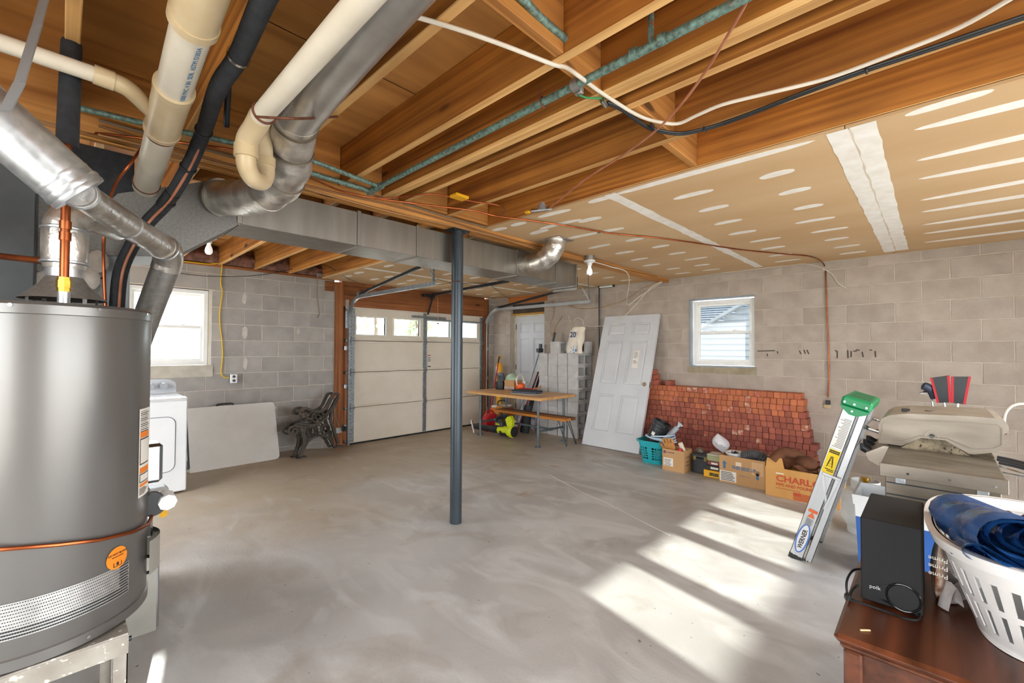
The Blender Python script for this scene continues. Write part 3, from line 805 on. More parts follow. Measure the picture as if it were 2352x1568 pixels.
def track(name, x, s, yend, label):
    """vertical track, quarter bend and horizontal run towards the room; s=-1 left, +1 right"""
    t = thing(name, label, 'track', (x, GDY - .07, -.05))
    pts = [(0, 0, 0), (0, 0, 1.70)] + [(0, -.34 * (1 - math.cos(a)), 1.86 + .34 * math.sin(a)) for a in [i * math.pi / 16 for i in range(9)]]
    pts += [(0, yend - (GDY - .07), 2.20)]
    prof = MB()
    P = [Vector(p) for p in pts]
    # C-profile: web plus two lips
    for du, w, h in ((0, .05, .004), (.022, .006, .028), (-.022, .006, .028)):
        V = []
        for i, p in enumerate(P):
            a = P[max(i - 1, 0)]; b = P[min(i + 1, len(P) - 1)]; d = (b - a).normalized(); nn = Vector((0, -d.z, d.y))
            V.append((p, nn))
        vs, fs = [], []
        for p, nn in V:
            c = p + nn * du
            xo = -s * (.014 if abs(du) > 0 else 0)
            for (e, g) in ((-w / 2, -h / 2), (w / 2, -h / 2), (w / 2, h / 2), (-w / 2, h / 2)):
                vs.append(c + nn * e + Vector((xo + g, 0, 0)))
        for i in range(len(V) - 1):
            for k in range(4): fs.append((i * 4 + k, i * 4 + (k + 1) % 4, i * 4 + 4 + (k + 1) % 4, i * 4 + 4 + k))
        fs += [(3, 2, 1, 0), tuple(len(V) * 4 - 4 + k for k in range(4))]
        prof.add(vs, fs)
    prof.build('rail', STEEL if s < 0 else mat('white_track', '#cfd4d8', '#bcc2c7', rough=.35, metal=.6), t)
    for z in (.25, .85, 1.42): MB().box((s * .01 - .04 * (s < 0), .0, z), (s * .01 + .04 * (s > 0) + .0, .06, z + .06), ch=.003).box((-.05 if s < 0 else .0, .045, z), (.0 if s < 0 else .05, .052, z + .06)).build('wall_bracket', GALVB, t)
    fz = 2.30 + .05
    MB().box((s * .012 - .015, -.045 + .07, 1.75), (s * .012 + .035, .05, 2.22), ch=.002).build('flag_angle', GALVB, t)
    ye = yend - (GDY - .07)
    hg = MB().bar((0, ye + .03, 2.19), (0, ye + .03, 2.45), .03, .004, up=(0, 1, 0)).bar((0, ye + .03, 2.24), (0, ye + .16, 2.44), .03, .004, up=(1, 0, 0)).build('hanger_strap', GALVB if s > 0 else STEEL, t)
    MB().bar((-s * .01, -.33, 2.235), (-s * .01, -1.85, 2.43), .035, .035, ch=.004).build('brace_bar', DARKSTEEL, t)
    MB().cyl((s * .02, -.33, 2.24), (-s * .09, -.33, 2.24), .028, n=16).build('pulley', STEEL, t)
    return t
track('door_track', 2.985, -1, 4.12, 'steel overhead door track on the side by the folding table')
track('door_track', 5.80, 1, 3.89, 'pale overhead door track curving towards the stacked blocks')
# opener arm and rail
op = thing('door_opener', 'dark opener arm hanging from the rail at the door header', 'opener', (4.42, 5.75, 2.15))
MB().bar((0, .5, .17), (.0, -1.4, .215), .035, .04).build('rail', DARKSTEEL, op)
MB().bar((0, .42, .14), (0, .56, -.16), .03, .008).bar((0, .40, .16), (0, .46, .1), .05, .05).build('arm', DARKSTEEL, op)
MB().box((-.18, .40, .13), (.02, .5, .18), ch=.01).build('carriage', BLACKP, op)
MB().tube(curve([(.06, .36, .12), (.06, .355, -.05), (.06, .35, -.32)], 4), .0035, 6).tube([(.04, .35, -.32), (.08, .35, -.32)], .012, 8).build('release_cord', mat('red_cord', '#c8927c', rough=.7), op)
MB().tube([(2.94, 6.25, 2.19), (2.9, 6.25, 2.19)], .01, 6)
# safety sensor low on the left post
se = thing('door_sensor', 'small black sensor clipped low on the wooden door post', 'sensor', (2.905, Y1 - .07, .18))
MB().box((-.02, -.05, 0), (.035, .01, .07), ch=.008).cyl((.01, -.05, .035), (.01, -.065, .035), .02, n=12).build('body', BLACKP, se)
MB().box((-.09, .03, -.03), (.0, .05, .05), ch=.002).build('bracket', GALVB, se)
cable('sensor_wire', [(2.87, Y1 - .03, .22), (2.79, Y1 - .03, .5), (2.775, Y1 - .025, 1.2), (2.775, Y1 - .025, 2.3)], .004, mat('grey_wire', '#8f8a80', rough=.6), 'thin grey wire running down the wooden post beside the bench ends', 'wire')

# ================================================================== ENTRY DOOR AND THE LOOSE LEANING DOOR
DOORP = mat('grey_white_door', '#d3d6da', '#cbced3', rough=.42, scale=3)
def six_panel(p, W, H, T, m, name='slab'):
    """six-panel door slab in local x 0..W, y 0..T (room face y=0), z 0..H, each panel a raised piece in a sunk field"""
    s = MB(); st, ml = W * .128, W * .13
    cols = [(st, (W - ml) / 2), ((W + ml) / 2, W - st)]
    rws = [(H * .115, H * .385), (H * .465, H * .795), (H * .845, H * .938)]
    holes = [(a, b, c, d) for a, b in cols for c, d in rws]
    for (a, b, c, d) in rect_minus((0, W, 0, H), holes): s.box((a, 0, c), (b, T, d))
    for (a, b, c, d) in holes: s.box((a, .012, c), (b, T - .012, d))
    o = s.build(name, m, p)
    for (a, b, c, d) in holes:
        for y0, y1 in ((.003, .012), (T - .012, T - .003)):
            i0, i1 = .018, .034
            f = y0 < T / 2
            yo, yi = (.012, .003) if f else (T - .012, T - .003)
            vs = [(a + i0, yo, c + i0), (b - i0, yo, c + i0), (b - i0, yo, d - i0), (a + i0, yo, d - i0), (a + i1 + .01, yi, c + i1 + .01), (b - i1 - .01, yi, c + i1 + .01), (b - i1 - .01, yi, d - i1 - .01), (a + i1 + .01, yi, d - i1 - .01)]
            fs = [(0, 1, 5, 4), (1, 2, 6, 5), (2, 3, 7, 6), (3, 0, 4, 7), (4, 5, 6, 7)]
            if not f: fs = [q[::-1] for q in fs]
            q = MB().add(vs, fs).build('raised_panel', m, o); q.location -= o.location
        if True:  # sticking round the field
            fr = MB()
            for (u0, u1, v0, v1) in ((a, b, c, c + .012), (a, b, d - .012, d), (a, a + .012, c, d), (b - .012, b, c, d)): fr.box((u0, .004, v0), (u1, .013, v1), ch=.004)
            q = fr.build('moulding', m, o); q.location -= o.location
    return o
ed = bpy.data.objects.new('door_2', None); COL.objects.link(ed); ed['kind'] = 'structure'
ed.location = (X1 + .15, 5.862 - .02, 0.0); ed.rotation_euler = (0, 0, -math.pi / 2)
six_panel(ed, .80, 2.02, .04, DOORP)
j = MB().box((-.03, -.02, 0), (-.002, .06, 2.05)).box((.802, -.02, 0), (.83, .06, 2.05)).box((-.03, -.02, 2.022), (.83, .06, 2.05))
j.build('frame', mat('door_frame', '#e2ddd0', '#d4b98a', rough=.6, scale=6), ed)
for z in (.25, 1.0, 1.78): MB().box((-.006, -.012, z), (.008, .0, z + .1), ch=.002).build('hinge', DARKSTEEL, ed)
MB().box((-.035, -.10, 2.05), (.835, -.02, 2.075)).build('foam_strip', mat('foam_seal', '#c9953f', '#b07f2e', rough=.9, bump=.5, bscale=60), ed)

tilt = math.atan2(.625, 1.885)
ld = thing('loose_door', 'loose grey white six panel door leaning against the block wall', 'door', (5.335, 3.725, .012), (-tilt, 0, -math.pi / 2))
# local x runs towards -Y, local y towards +X (the wall)
slab = six_panel(ld, .905, 2.0, .042, mat('leaning_door_paint', '#cfd1d3', '#c7c9cc', rough=.45, scale=3))
MB().lathe([(.026, -.004), (.03, -.004), (.03, .006), (.026, .006)], 20, T=Matrix.Translation((.905 - .07, 0, .95)) @ Matrix.Rotation(R(90), 4, 'X')).build('lock_bore_ring', mat('bore_brass', '#8d8166', rough=.6), ld)
MB().cyl((.905 - .07, -.001, .95), (.905 - .07, .0015, .95), .026, n=20).build('lock_bore', mat('bore_dark', '#6d6757', '#4a4438', rough=.8), ld)
MB().box((.904, .012, .91), (.9065, .03, .99)).build('latch_plate', DARKSTEEL, ld)
lb = MB().box((.60, -.0012, 1.18), (.69, .0008, 1.44)).build('paper_label', PAPER, ld)
random.seed(3)
for i in range(9):
    z = 1.42 - i * .017 - (.03 if i > 5 else 0)
    q = MB().box((.61, -.0022, z - .007), (.61 + random.uniform(.04, .072), -.0012, z), 0).build('print_line', INK if i == 6 else mat('grey_ink', '#8d8d8d', rough=.8), lb); q.location -= lb.location

# ================================================================== WATER HEATER ON ITS STAND
HX, HY, HR, HB, HT = -.043, 2.15, .28, .478, 1.52
JACKET = mat('heater_jacket', '#7d7b78', '#72706d', rough=.34, metal=.65, scale=2.5, stretch=(1, 1, .15), coat=.12)
wh = thing('water_heater', 'large grey cylindrical gas water heater on a metal stand', 'water heater', (HX, HY, HB))
H = HT - HB
MB().lathe([(0, .012), (HR - .012, .012), (HR - .004, .02), (HR, .03), (HR, H - .03), (HR - .002, H - .012), (HR - .014, H), (0, H)], 72).build('jacket', JACKET, wh)
MB().lathe([(HR + .0015, H - .036), (HR + .004, H - .034), (HR + .004, H - .008), (HR - .004, H + .002), (HR - .02, H + .002), (HR - .02, H - .002), (HR - .0005, H - .010), (HR + .0005, H - .036)], 72).build('top_cap_rim', JACKET, wh)
MB().shell([(HR - .002, .0), (HR + .004, .0), (HR + .004, .03), (HR - .0005, .034)], 72).build('base_ring', JACKET, wh)
def onjacket(a, z, r=HR): return Vector((r * math.cos(R(a)), r * math.sin(R(a)), z - HB))
for a, z in ((-102, 1.508), (-64, 1.508), (-140, 1.508), (-27, 1.508), (-66, .493), (-110, .493)):
    p = onjacket(a, z, HR + .003); d = onjacket(a, z, 1) - Vector((0, 0, z - HB))
    MB().cyl(p, p + d * .004, .005, n=8).build('screw', CHROME, wh)
def jacket_patch(name, a0, a1, z0, z1, m, off=.0012, par=None, n=14):
    g = MB(); g.grid(n, 1, lambda u, v: onjacket(a0 + (a1 - a0) * u, z0 + (z1 - z0) * v, HR + off)); o = g.build(name, m, par or wh); return o
PERF = mat('perforated_sheet', '#c4c4c2', '#d6d6d4', rough=.3, metal=.8, scale=30)
jacket_patch('air_intake_screen', -140, -40.2, .566, .668, PERF, n=40)
dots = MB()
for j in range(11):
    z = .572 + j * .0091
    for i in range(95):
        a = -139 + (i + (.5 if j % 2 else 0)) * 1.04
        if a > -41: continue
        dense = (j < 3) or a > -48
        rr = .0030 if dense else .0017
        c = onjacket(a, z, HR + .0019); t = Vector((-math.sin(R(a)), math.cos(R(a)), 0))
        dots.add([c + t * rr * math.cos(k * math.pi / 3) + Vector((0, 0, rr * math.sin(k * math.pi / 3))) for k in range(6)], [(0, 1, 2, 3, 4, 5)])
dots.build('screen_perforation', BLACKP, wh, kind='stuff')
stk = MB(); ca, cz, ra, rz = -49.6, .698, 7.2, .0355
stk.add([onjacket(ca, cz, HR + .003)] + [onjacket(ca + ra * math.cos(k * math.pi / 12), cz + rz * math.sin(k * math.pi / 12), HR + .0022) for k in range(24)], [(0, 1 + k, 1 + (k + 1) % 24) for k in range(24)])
so = stk.build('orange_sticker', mat('orange_sticker_paper', '#f08a1d', '#ea8014', rough=.6), wh)
cpos = onjacket(ca, cz + .012, HR + .0035); tx = Vector((-math.sin(R(ca)), math.cos(R(ca)), 0))
for s_, sz, dz in (('DO NOT BLOCK', .0085, .0), ('AIR INTAKE OPENING', .004, -.008)):
    q = text(s_, sz, INK, so, cpos + Vector((0, 0, dz)), tx, (0, 0, 1), align='CENTER', ext=.0004); q.location -= so.location
q = MB()
for (du, dv, w_, h_) in ((-.013, -.028, .002, .014), (.013, -.028, .002, .014), (0, -.034, .028, .002), (0, -.026, .008, .01)):
    c = onjacket(ca, cz, HR + .0036) + tx * du + Vector((0, 0, dv + .008))
    q.add([c - tx * w_ / 2 - Vector((0, 0, h_ / 2)), c + tx * w_ / 2 - Vector((0, 0, h_ / 2)), c + tx * w_ / 2 + Vector((0, 0, h_ / 2)), c - tx * w_ / 2 + Vector((0, 0, h_ / 2))], [(0, 1, 2, 3)])
q = q.build('warning_symbol', INK, so); q.location -= so.location
lb = jacket_patch('rating_label', -32.3, -13, .862, 1.172, PAPER)
LBO = mat('label_orange', '#e8822a', rough=.7)
for (a0, a1, z0, z1, m) in ((-31, -16, 1.07, 1.09, LBO), (-31, -16, .945, .965, LBO), (-31, -16, .898, .908, LBO), (-31.2, -16, .975, 1.068, mat('label_frame', '#4a4744', rough=.7)), (-30.4, -17, .98, 1.063, PAPER), (-31.2, -16, .912, .943, mat('label_dark', '#55514d', rough=.7)), (-30.4, -17, .916, .939, PAPER)):
    o = jacket_patch('label_print', a0, a1, z0, z1, m, .0018 if m is not PAPER else .0022, lb, 6); o.location -= lb.location
for i in range(12):
    z = 1.165 - i * .0065
    o = jacket_patch('print_line', -31, -19 + random.uniform(-3, 3), z - .003, z, INK if i % 3 else mat('grey_ink', '#8d8d8d', rough=.8), .0018, lb, 4); o.location -= lb.location
for i in range(5):
    z = .893 - i * .005
    o = jacket_patch('print_line', -31, -20 + random.uniform(-3, 3), z - .0025, z, INK, .0018, lb, 4); o.location -= lb.location
# gas tube wrapped round the jacket
MB().tube([onjacket(a, z, HR + .012) for a, z in ((-150, .845), (-125, .838), (-104, .828), (-81, .806), (-62, .783), (-40, .762), (-22, .752), (-8, .76))], .006, 8).build('gas_tube', COPPER, wh)
# control valve and covers on the side
MB().cbox((HR + .03, .03, .80 - HB), (.07, .07, .10), ch=.012).build('gas_valve', mat('valve_body', '#c9cbcc', '#b7babb', rough=.35, metal=.4), wh)
MB().cyl((HR + .012, -.004, .80 - HB), (HR + .012, -.045, .80 - HB), .042, n=24).build('valve_dial', BLACKP, wh)
MB().cyl((HR + .05, -.005, .805 - HB), (HR + .055, -.05, .80 - HB), .036, .03, n=8).build('dial_cover', WHITEP, wh)
MB().cyl((HR + .045, -.01, .755 - HB), (HR + .045, -.03, .755 - HB), .014, n=12).build('gas_nut', BRASS, wh)
MB().box((HR - .03, .0, .87 - HB), (HR + .045, .10, 1.02 - HB), ch=.012).build('relief_cover', CHROME, wh)
MB().box((HR - .04, .02, .66 - HB), (HR + .02, .09, .76 - HB), ch=.006).build('inner_bracket', CHROME, wh)
cv = MB(); cv.grid(12, 1, lambda u, v: onjacket(-22 + 40 * u, .57 + .12 * v, HR + .018 + .02 * math.sin(u * math.pi)))
cv.build('access_cover', mat('cover_steel', '#bcbab2', '#cbc9c2', rough=.3, metal=.7), wh)
MB().tube(curve([(HR + .0, .0, .60 - HB), (HR + .03, -.01, .585 - HB), (HR + .02, -.015, .55 - HB), (HR + .0, -.01, .54 - HB)], 4), .006, 8).build('drain_hook', DARKSTEEL, wh)
# stand
SX0, SX1, SY0, SY1, SZ = -.30, .165, 1.872, 2.44, .472
st = thing('heater_stand', 'galvanised sheet metal stand under the water heater', 'stand', ((SX0 + SX1) / 2, (SY0 + SY1) / 2, 0))
sx, sy = (SX1 - SX0) / 2, (SY1 - SY0) / 2
WORN = mat('worn_galvanised', '#b3aea3', '#9b948a', rough=.5, metal=.6, scale=9, speck='#d8d4cb', spscale=40, splo=.6)
MB().box((-sx, -sy, SZ - .006), (sx, sy, SZ)).build('deck', WORN, st)
for (a, b) in (((-sx, -sy), (sx, -sy)), ((sx, -sy), (sx, sy)), ((sx, sy), (-sx, sy)), ((-sx, sy), (-sx, -sy))):
    MB().bar((a[0], a[1], SZ - .035), (b[0], b[1], SZ - .035), .003, .058, up=(0, 0, 1) if False else (0, 0, 1)).build('apron', WORN, st)
for ex in (-1, 1):
    for ey in (-1, 1):
        MB().box((ex * sx - .035 * (ex > 0), ey * sy - .003 * (ey > 0), 0), (ex * sx + .035 * (ex < 0), ey * sy + .003 * (ey < 0), SZ - .01)).box((ex * sx - .003 * (ex > 0), ey * sy - .035 * (ey > 0), 0), (ex * sx + .003 * (ex < 0), ey * sy + .035 * (ey < 0), SZ - .01)).build('leg', WORN, st)
MB().cyl((sx + .001, -sy + .02, SZ - .03), (sx + .01, -sy + .02, SZ - .03), .008, n=8).build('bolt', DARKSTEEL, st)

# ---- flue, draft hood, piping over the heater
FX, FY = .004, 2.105
dh = thing('draft_hood', 'shiny foil taped flue rising from the hood on the water heater', 'flue', (FX, FY, HT + .002))
MB().shell([(.045, .105), (.062, .075), (.105, .03), (.108, .026), (.06, .07), (.043, .10)], 32).build('hood_skirt', GALV, dh)
for a in (30, 120, 210, 300):
    MB().bar((.095 * math.cos(R(a)), .095 * math.sin(R(a)), 0), (.095 * math.cos(R(a)), .095 * math.sin(R(a)), .034), .012, .002, up=(math.cos(R(a)), math.sin(R(a)), 0)).build('hood_leg', GALV, dh)
MB().cyl((0, 0, .08), (0, 0, .15), .047, n=28).build('collar', GALVB, dh)
MB().lathe([(.05, .13), (.056, .15), (.058, .19), (.058, .25), (.056, .27)], 28).build('flue_pipe', FOIL, dh)
MB().tube(curve([(0, 0, .25), (.0, .005, .29), (.035, .03, .325), (.08, .08, .335), (.115, .19, .345), (.14, .30, .36)], 4), .053, 24).build('elbow', FOIL, dh)
for z in (.262, .15): MB().lathe([(.056, z - .006), (.0615, z - .003), (.0615, z + .003), (.056, z + .006)], 28).build('crimp_ring', GALVB, dh)
# vent: wide pipe, reducer, slim pipe with an elbow dropping behind the heater
vp = thing('vent_pipe', 'wide galvanised vent pipe reducing to a slim foil pipe at upper left', 'vent pipe', (0, 0, 0))
bigA, bigB = atD(-110, 190, 1.06), atD(160, 425, 1.22)
dv = (bigB - bigA).normalized()
MB().cyl(bigA, bigB, .070, n=40).build('wide_pipe', GALVB, vp)
for d_, r_ in ((-.022, .0715), (.008, .074), (.022, .0725)):
    MB().tube([bigB + dv * (d_ - .008), bigB + dv * d_, bigB + dv * (d_ + .008)], [r_ - .002, r_, r_ - .002], 40).build('bead', GALVB, vp)
s1, s2, s3 = bigB + dv * .02, atD(285, 512, 1.55), atD(372, 566, 1.86)
MB().tube([s1, s1 + (s2 - s1) * .5, s2, s3], [.040, .043, .046, .050], 24).build('slim_pipe', FOIL, vp)
elb = [s3, atD(384, 575, 1.90), atD(386, 598, 1.94), atD(380, 618, 1.95)]
MB().tube(curve(elb, 4), .055, 24).build('elbow', FOIL, vp)
MB().tube([atD(380, 616, 1.95), atD(352, 690, 1.985), atD(335, 735, 2.01), atD(300, 830, 2.05)], .051, 24).build('drop_pipe', GALV, vp)
for p, q in ((s2, s3), (s1, s2), (s3, elb[1])):
    d_ = (q - p).normalized(); c = p + d_ * .02
    rr_ = .046 if p is s1 else (.05 if p is s2 else .058)
    MB().tube([c - d_ * .006, c, c + d_ * .006], [rr_ - .004, rr_, rr_ - .004], 24).build('crimp_ring', GALVB, vp)
MB().tube([bigA + Vector((0, 0, .0)) + (bigB - bigA) * .02 + _R * .0 - _f * .0705, bigB - _f * .0708 - dv * .01], .0025, 6).build('lock_seam', GALVB, vp)
# hanger strap carrying the wide pipe
hp = [atD(112, -40, 1.25), atD(85, 60, 1.15), atD(45, 190, 1.06), atD(12, 255, 1.03)]
MB().tube(hp, .001, 4)
hgs = MB()
for a, b in zip(hp[:-1], hp[1:]): hgs.bar(a, b, .030, .003, up=tuple(_f))
hgs.build('pipe_hanger', mat('grey_strap', '#a7acae', '#989da0', rough=.45, metal=.6), None, 'bent grey metal strap holding up the wide vent pipe', 'strap')
cw = thing('copper_riser', 'upright copper water pipe rising from the water heater top', 'pipe', (.003, 1.936, HT))
MB().tube([(0, 0, 0.0), (0, .0, .45), (0, .02, .52)], .0115, 14).build('pipe', COPPER, cw)
MB().cyl((0, 0, 0), (0, 0, .05), .015, n=14).build('nipple', GALVB, cw)
MB().cyl((0, 0, .04), (0, 0, .085), .0165, n=8).cyl((0, 0, .052), (0, 0, .075), .0185, n=8).build('brass_union', BRASS, cw)
for z in (.20, .235): MB().cyl((0, 0, z), (0, 0, z + .025), .0145, n=14).build('coupling', COPPER, cw)
MB().tube([(0, .02, .50), (.005, .16, .90)], .027, 16).build('foam_sleeve', FOAM, cw)
cable('copper_supply_pipe', [atD(-60, 583, 1.52), atD(0, 588, 1.5), atD(107, 600, 1.5)], .011, COPPER, 'short level copper pipe entering from the left behind the heater flue', 'pipe', smooth=0, n=12)
cable('slim_copper_tube', [atY(242, 705, 2.75), atY(238, 600, 2.75), atY(240, 520, 2.75), atY(262, 430, 2.6), atY(300, 375, 2.5), atY(325, 340, 2.6)], .006, COPPER, 'slim brown copper tube looping up beside the furnace plenum', 'tube')
cable('slim_copper_tube', [atD(118, 530, 1.62), atD(120, 470, 1.62), atD(128, 440, 1.64)], .006, COPPER, 'short thin brown tube behind the wide vent pipe end', 'tube')

# ================================================================== FURNACE, PLENUM AND TRUNK DUCT
GALVS = mat('spangled_galvanised', '#716f6b', '#84827e', rough=.5, metal=.55, scale=90, lo=.3, hi=.7, bump=.04, bscale=260)
fu = thing('furnace', 'grey sheet metal furnace cabinet behind the water heater', 'furnace', (-.15, 3.1, 0))
def fbox(name, lo, hi, m, ch=.004): return MB().box((lo[0] + .15, lo[1] - 3.1, lo[2]), (hi[0] + .15, hi[1] - 3.1, hi[2]), ch=ch).build(name, m, fu)
fbox('return_box', (-.55, 2.76, 0), (.35, 3.45, .455), mat('base_sheet', '#aaa89f', '#9a988f', rough=.4, metal=.6, scale=5), .004)
fbox('cabinet', (-.55, 2.865, .458), (.14, 3.42, 1.72), GALVS)
fbox('side_panel', (.142, 2.87, .458), (.232, 3.4, 1.93), mat('pale_panel', '#aeb6bb', '#a3abb0', rough=.5, metal=.3))
fbox('plenum', (-.10, 2.855, 1.722), (.139, 3.42, 2.09), GALVS)
fbox('filter_box', (-.75, 2.62, .458), (-.08, 2.853, 2.2), mat('dark_galvanised', '#565a5c', '#4a4e50', rough=.5, metal=.5, scale=5))
fbox('insulation_board', (-.02, 2.86, 2.092), (.24, 2.95, 2.345), FOAM)
MB().tube([(.29 + .21, -.335, .02), (.29 + .21, -.335, .45)], .006, 8).build('corner_bead', CHROME, fu)
# shreds of old white insulation taped to the cabinet
for (x, y) in ((100, 650), (205, 640), (225, 600)):
    p = atY(x, y, 2.83); g = MB(); g.ball(p - Vector((-.15, 3.1, 0)), .05, 10, sq=(.8, .2, 1.1)); g.build('insulation_scrap', mat('torn_insulation', '#cdc5ba', '#a89c90', rough=1, bump=.8, bscale=25, scale=12), fu)
td = thing('trunk_duct', 'long grey sheet metal trunk duct hung along the wooden beam', 'duct', (2.3, 3.02, 2.10))
def dpt(p): return (p[0] - 2.3, p[1] - 3.02, p[2] - 2.10)
DYA, DYB, DZ0, DZ1 = 2.852, 3.19, 2.10, 2.335
segs = [.70, 1.42, 1.90, 3.02, 3.62, 3.955]
SIDE = mat('duct_side_sheet', '#8b8780', '#99958e', rough=.36, metal=.8, scale=14, stretch=(1, 1, .15), bump=.03, bscale=200)
for a, b in zip(segs[:-1], segs[1:]):
    MB().box(dpt((a + .001, DYA, DZ0)), dpt((b - .001, DYB, DZ1)), ch=.003).build('duct_section', SIDE, td)
for x in segs[:-1]:
    c = MB()
    c.box(dpt((x - .014, DYA - .006, DZ0 + .002)), dpt((x + .014, DYA, DZ1 + .01)), ch=.002).box(dpt((x - .003, DYA, DZ0 - .006)), dpt((x + .003, DYB, DZ0 + .001)))
    c.build('drive_cleat', SIDE, td)
MB().box(dpt((3.955, DYA - .012, DZ0 - .012)), dpt((3.975, DYB + .012, DZ1 + .004)), ch=.002).build('end_cap', SIDE, td)
# tapering transition from the plenum
poly = [(.70, 2.10), (.70, 2.335), (.60, 2.335), (.47, 2.27), (.18, 2.14), (.14, 2.08), (.14, 1.83), (.40, 1.864)]
MB().prism([(p[0] - 2.3, p[1] - 2.10) for p in poly], -.17, .168, Matrix.Rotation(R(90), 4, 'X')).build('transition', GALVS, td)
# branch 1: foil wrapped round duct by the white waste pipe
b1 = thing('branch_duct', 'thick foil wrapped round duct curving into the trunk beside the trap', 'duct', (0, 0, 0))
br = [(.60, 2.852, 2.225), (.665, 2.62, 2.185), (.705, 2.36, 2.165)]
MB().tube(br, .094, 32).build('collar_run', FOIL, b1)
el = curve([(.70, 2.385, 2.168), (.715, 2.25, 2.175), (.71, 2.10, 2.215), (.675, 1.96, 2.275), (.635, 1.80, 2.305)], 6)
MB().tube(el, [.093 - .012 * i / len(el) + .004 * math.sin(i * 1.1) for i in range(len(el))], 32).build('elbow', FOIL, b1)
MB().tube(curve([(.640, 1.86, 2.30), (.60, 1.3, 2.31), (.572, .6, 2.32), (.555, -.3, 2.325)], 5), .079, 32).build('straight_run', mat('foil_smooth', '#b7b5b1', '#c9c7c3', rough=.33, metal=.85, scale=7, bump=.2, bscale=18), b1)
for i in (2, 9, 16, 22):
    p = el[min(i, len(el) - 2)]; q = el[min(i + 1, len(el) - 1)]; d_ = (q - p).normalized()
    MB().tube([p - d_ * .004, p, p + d_ * .004], [.085, .097 - .012 * i / len(el), .085], 32).build('seam_ring', mat('seam_wire', '#6b5f50', rough=.6, metal=.5), b1)
MB().tube([(.60, 2.845, 2.225), (.605, 2.83, 2.222)], .103, 32).build('collar_flange', SIDE, b1)
# branch 2: short foil elbow up into the drywall
b2 = thing('branch_duct', 'short crumpled foil elbow rising from trunk duct into the drywall', 'duct', (3.1, 2.7, 2.2))
sh = lambda p: Vector(p) - Vector((3.1, 2.7, 2.2))
MB().tube([sh((3.10, 2.852, 2.215)), sh((3.10, 2.70, 2.205))], .09, 28).build('collar_run', FOIL, b2)
e2 = curve([sh((3.10, 2.72, 2.205)), sh((3.105, 2.62, 2.215)), sh((3.12, 2.54, 2.26)), sh((3.14, 2.50, 2.33)), sh((3.15, 2.49, 2.395))], 5)
MB().tube(e2, [.092 + .003 * math.sin(i * 1.3) for i in range(len(e2))], 28).build('elbow', FOIL, b2)
MB().box((-.06, -.33, .19), (.17, -.12, .2), ch=.003).build('boot_flange', FOIL, b2)

# ================================================================== WASTE PIPES
w1 = thing('waste_pipe', 'thick white drain pipe sloping away from the upper edge', 'drain pipe', (0, 0, 0))
a0_, a1_ = Vector((.244, 1.36, 2.33)), Vector((.285, 2.924, 2.195))
def onl(y): return a0_ + (a1_ - a0_) * ((y - a0_.y) / (a1_.y - a0_.y))
MB().cyl(onl(1.05), onl(2.95), .051, n=32).build('pipe', PVC, w1)
MB().cyl(onl(1.88), onl(2.2), .0575, n=32).build('wye_hub', FIT, w1)
for y, r_ in ((1.88, .0605), (2.2, .060)): MB().cyl(onl(y - .012), onl(y + .012), r_, n=32).build('hub_bead', FIT, w1)
MB().cyl(onl(1.30), onl(1.50), .059, n=32).cyl(onl(1.485), onl(1.515), .0625, n=32).build('coupling', FIT, w1)
for y in (2.225, 2.80): MB().tube([onl(y) + Vector((.053 * math.cos(a), 0, .053 * math.sin(a))) for a in [k * math.pi / 14 for k in range(28)]], .0035, 6, close=True).build('strap_ring', RUSTY, w1)
pr = mat('print_blue', '#5d7f9c', rough=.7)
text('1000 PVC 4 IN  SDR  ASTM D3034', .022, pr, w1, onl(1.86) + Vector((.0265, 0, -.0445)), a0_ - a1_, (-.86, 0, -.5), ext=.0005)
# branch
bq = [Vector((-.95, 2.01, 2.305)), Vector((-.14, 1.99, 2.295)), Vector((.08, 1.985, 2.29))]
MB().tube(bq, .0255, 20).build('branch_pipe', PVC, w1)
MB().cyl((.06, 1.985, 2.291), (.11, 1.987, 2.289), .031, n=20).build('branch_socket', FIT, w1)
MB().tube(curve([(.105, 1.987, 2.289), (.145, 2.0, 2.287), (.185, 2.045, 2.28), (.25, 2.13, 2.268)], 4), [.0285] * 13, 20).build('branch_bend', FIT, w1)
w2 = thing('trap_pipe', 'slim cream drain pipe ending in a curved trap beside the foil duct', 'drain pipe', (0, 0, 0))
t0 = Vector((.482, 1.72, 2.215))
MB().cyl((.505, -.2, 2.24), t0, .034, n=28).build('pipe', PVC, w2)
MB().tube(curve([t0, (.482, 1.78, 2.20), (.475, 1.845, 2.175), (.474, 1.862, 2.14)], 5), .0375, 28).build('upper_bend', FIT, w2)
MB().cyl((.474, 1.862, 2.155), (.475, 1.864, 2.11), .041, n=28).build('slip_nut', FIT, w2)
ub = curve([(.475, 1.864, 2.13), (.48, 1.875, 2.085), (.51, 1.91, 2.055), (.555, 1.955, 2.065), (.575, 1.975, 2.11), (.575, 1.98, 2.15)], 6)
MB().tube(ub, .034, 28).build('trap_bend', FIT, w2)
MB().cyl((.575, 1.98, 2.14), (.575, 1.98, 2.175), .038, n=28).build('trap_collar', FIT, w2)
MB().cyl((.575, 1.98, 2.16), (.565, 1.985, 2.40), .030, n=24).build('riser', FIT, w2)
rg = [Vector((.483 + .0365 * math.cos(a), 1.68, 2.216 + .0365 * math.sin(a))) for a in [k * math.pi / 12 for k in range(24)]]
MB().tube(rg, .005, 6, close=True).build('strap_ring', RUSTY, w2)
cable('hanger_chain', [atD(588, 268, 1.47), atD(640, 271, 1.44), atD(700, 272, 1.5), atZ(775, 268, 2.415)], .0045, RUSTY, 'rusty perforated strap crossing in front of the foil duct', 'strap')
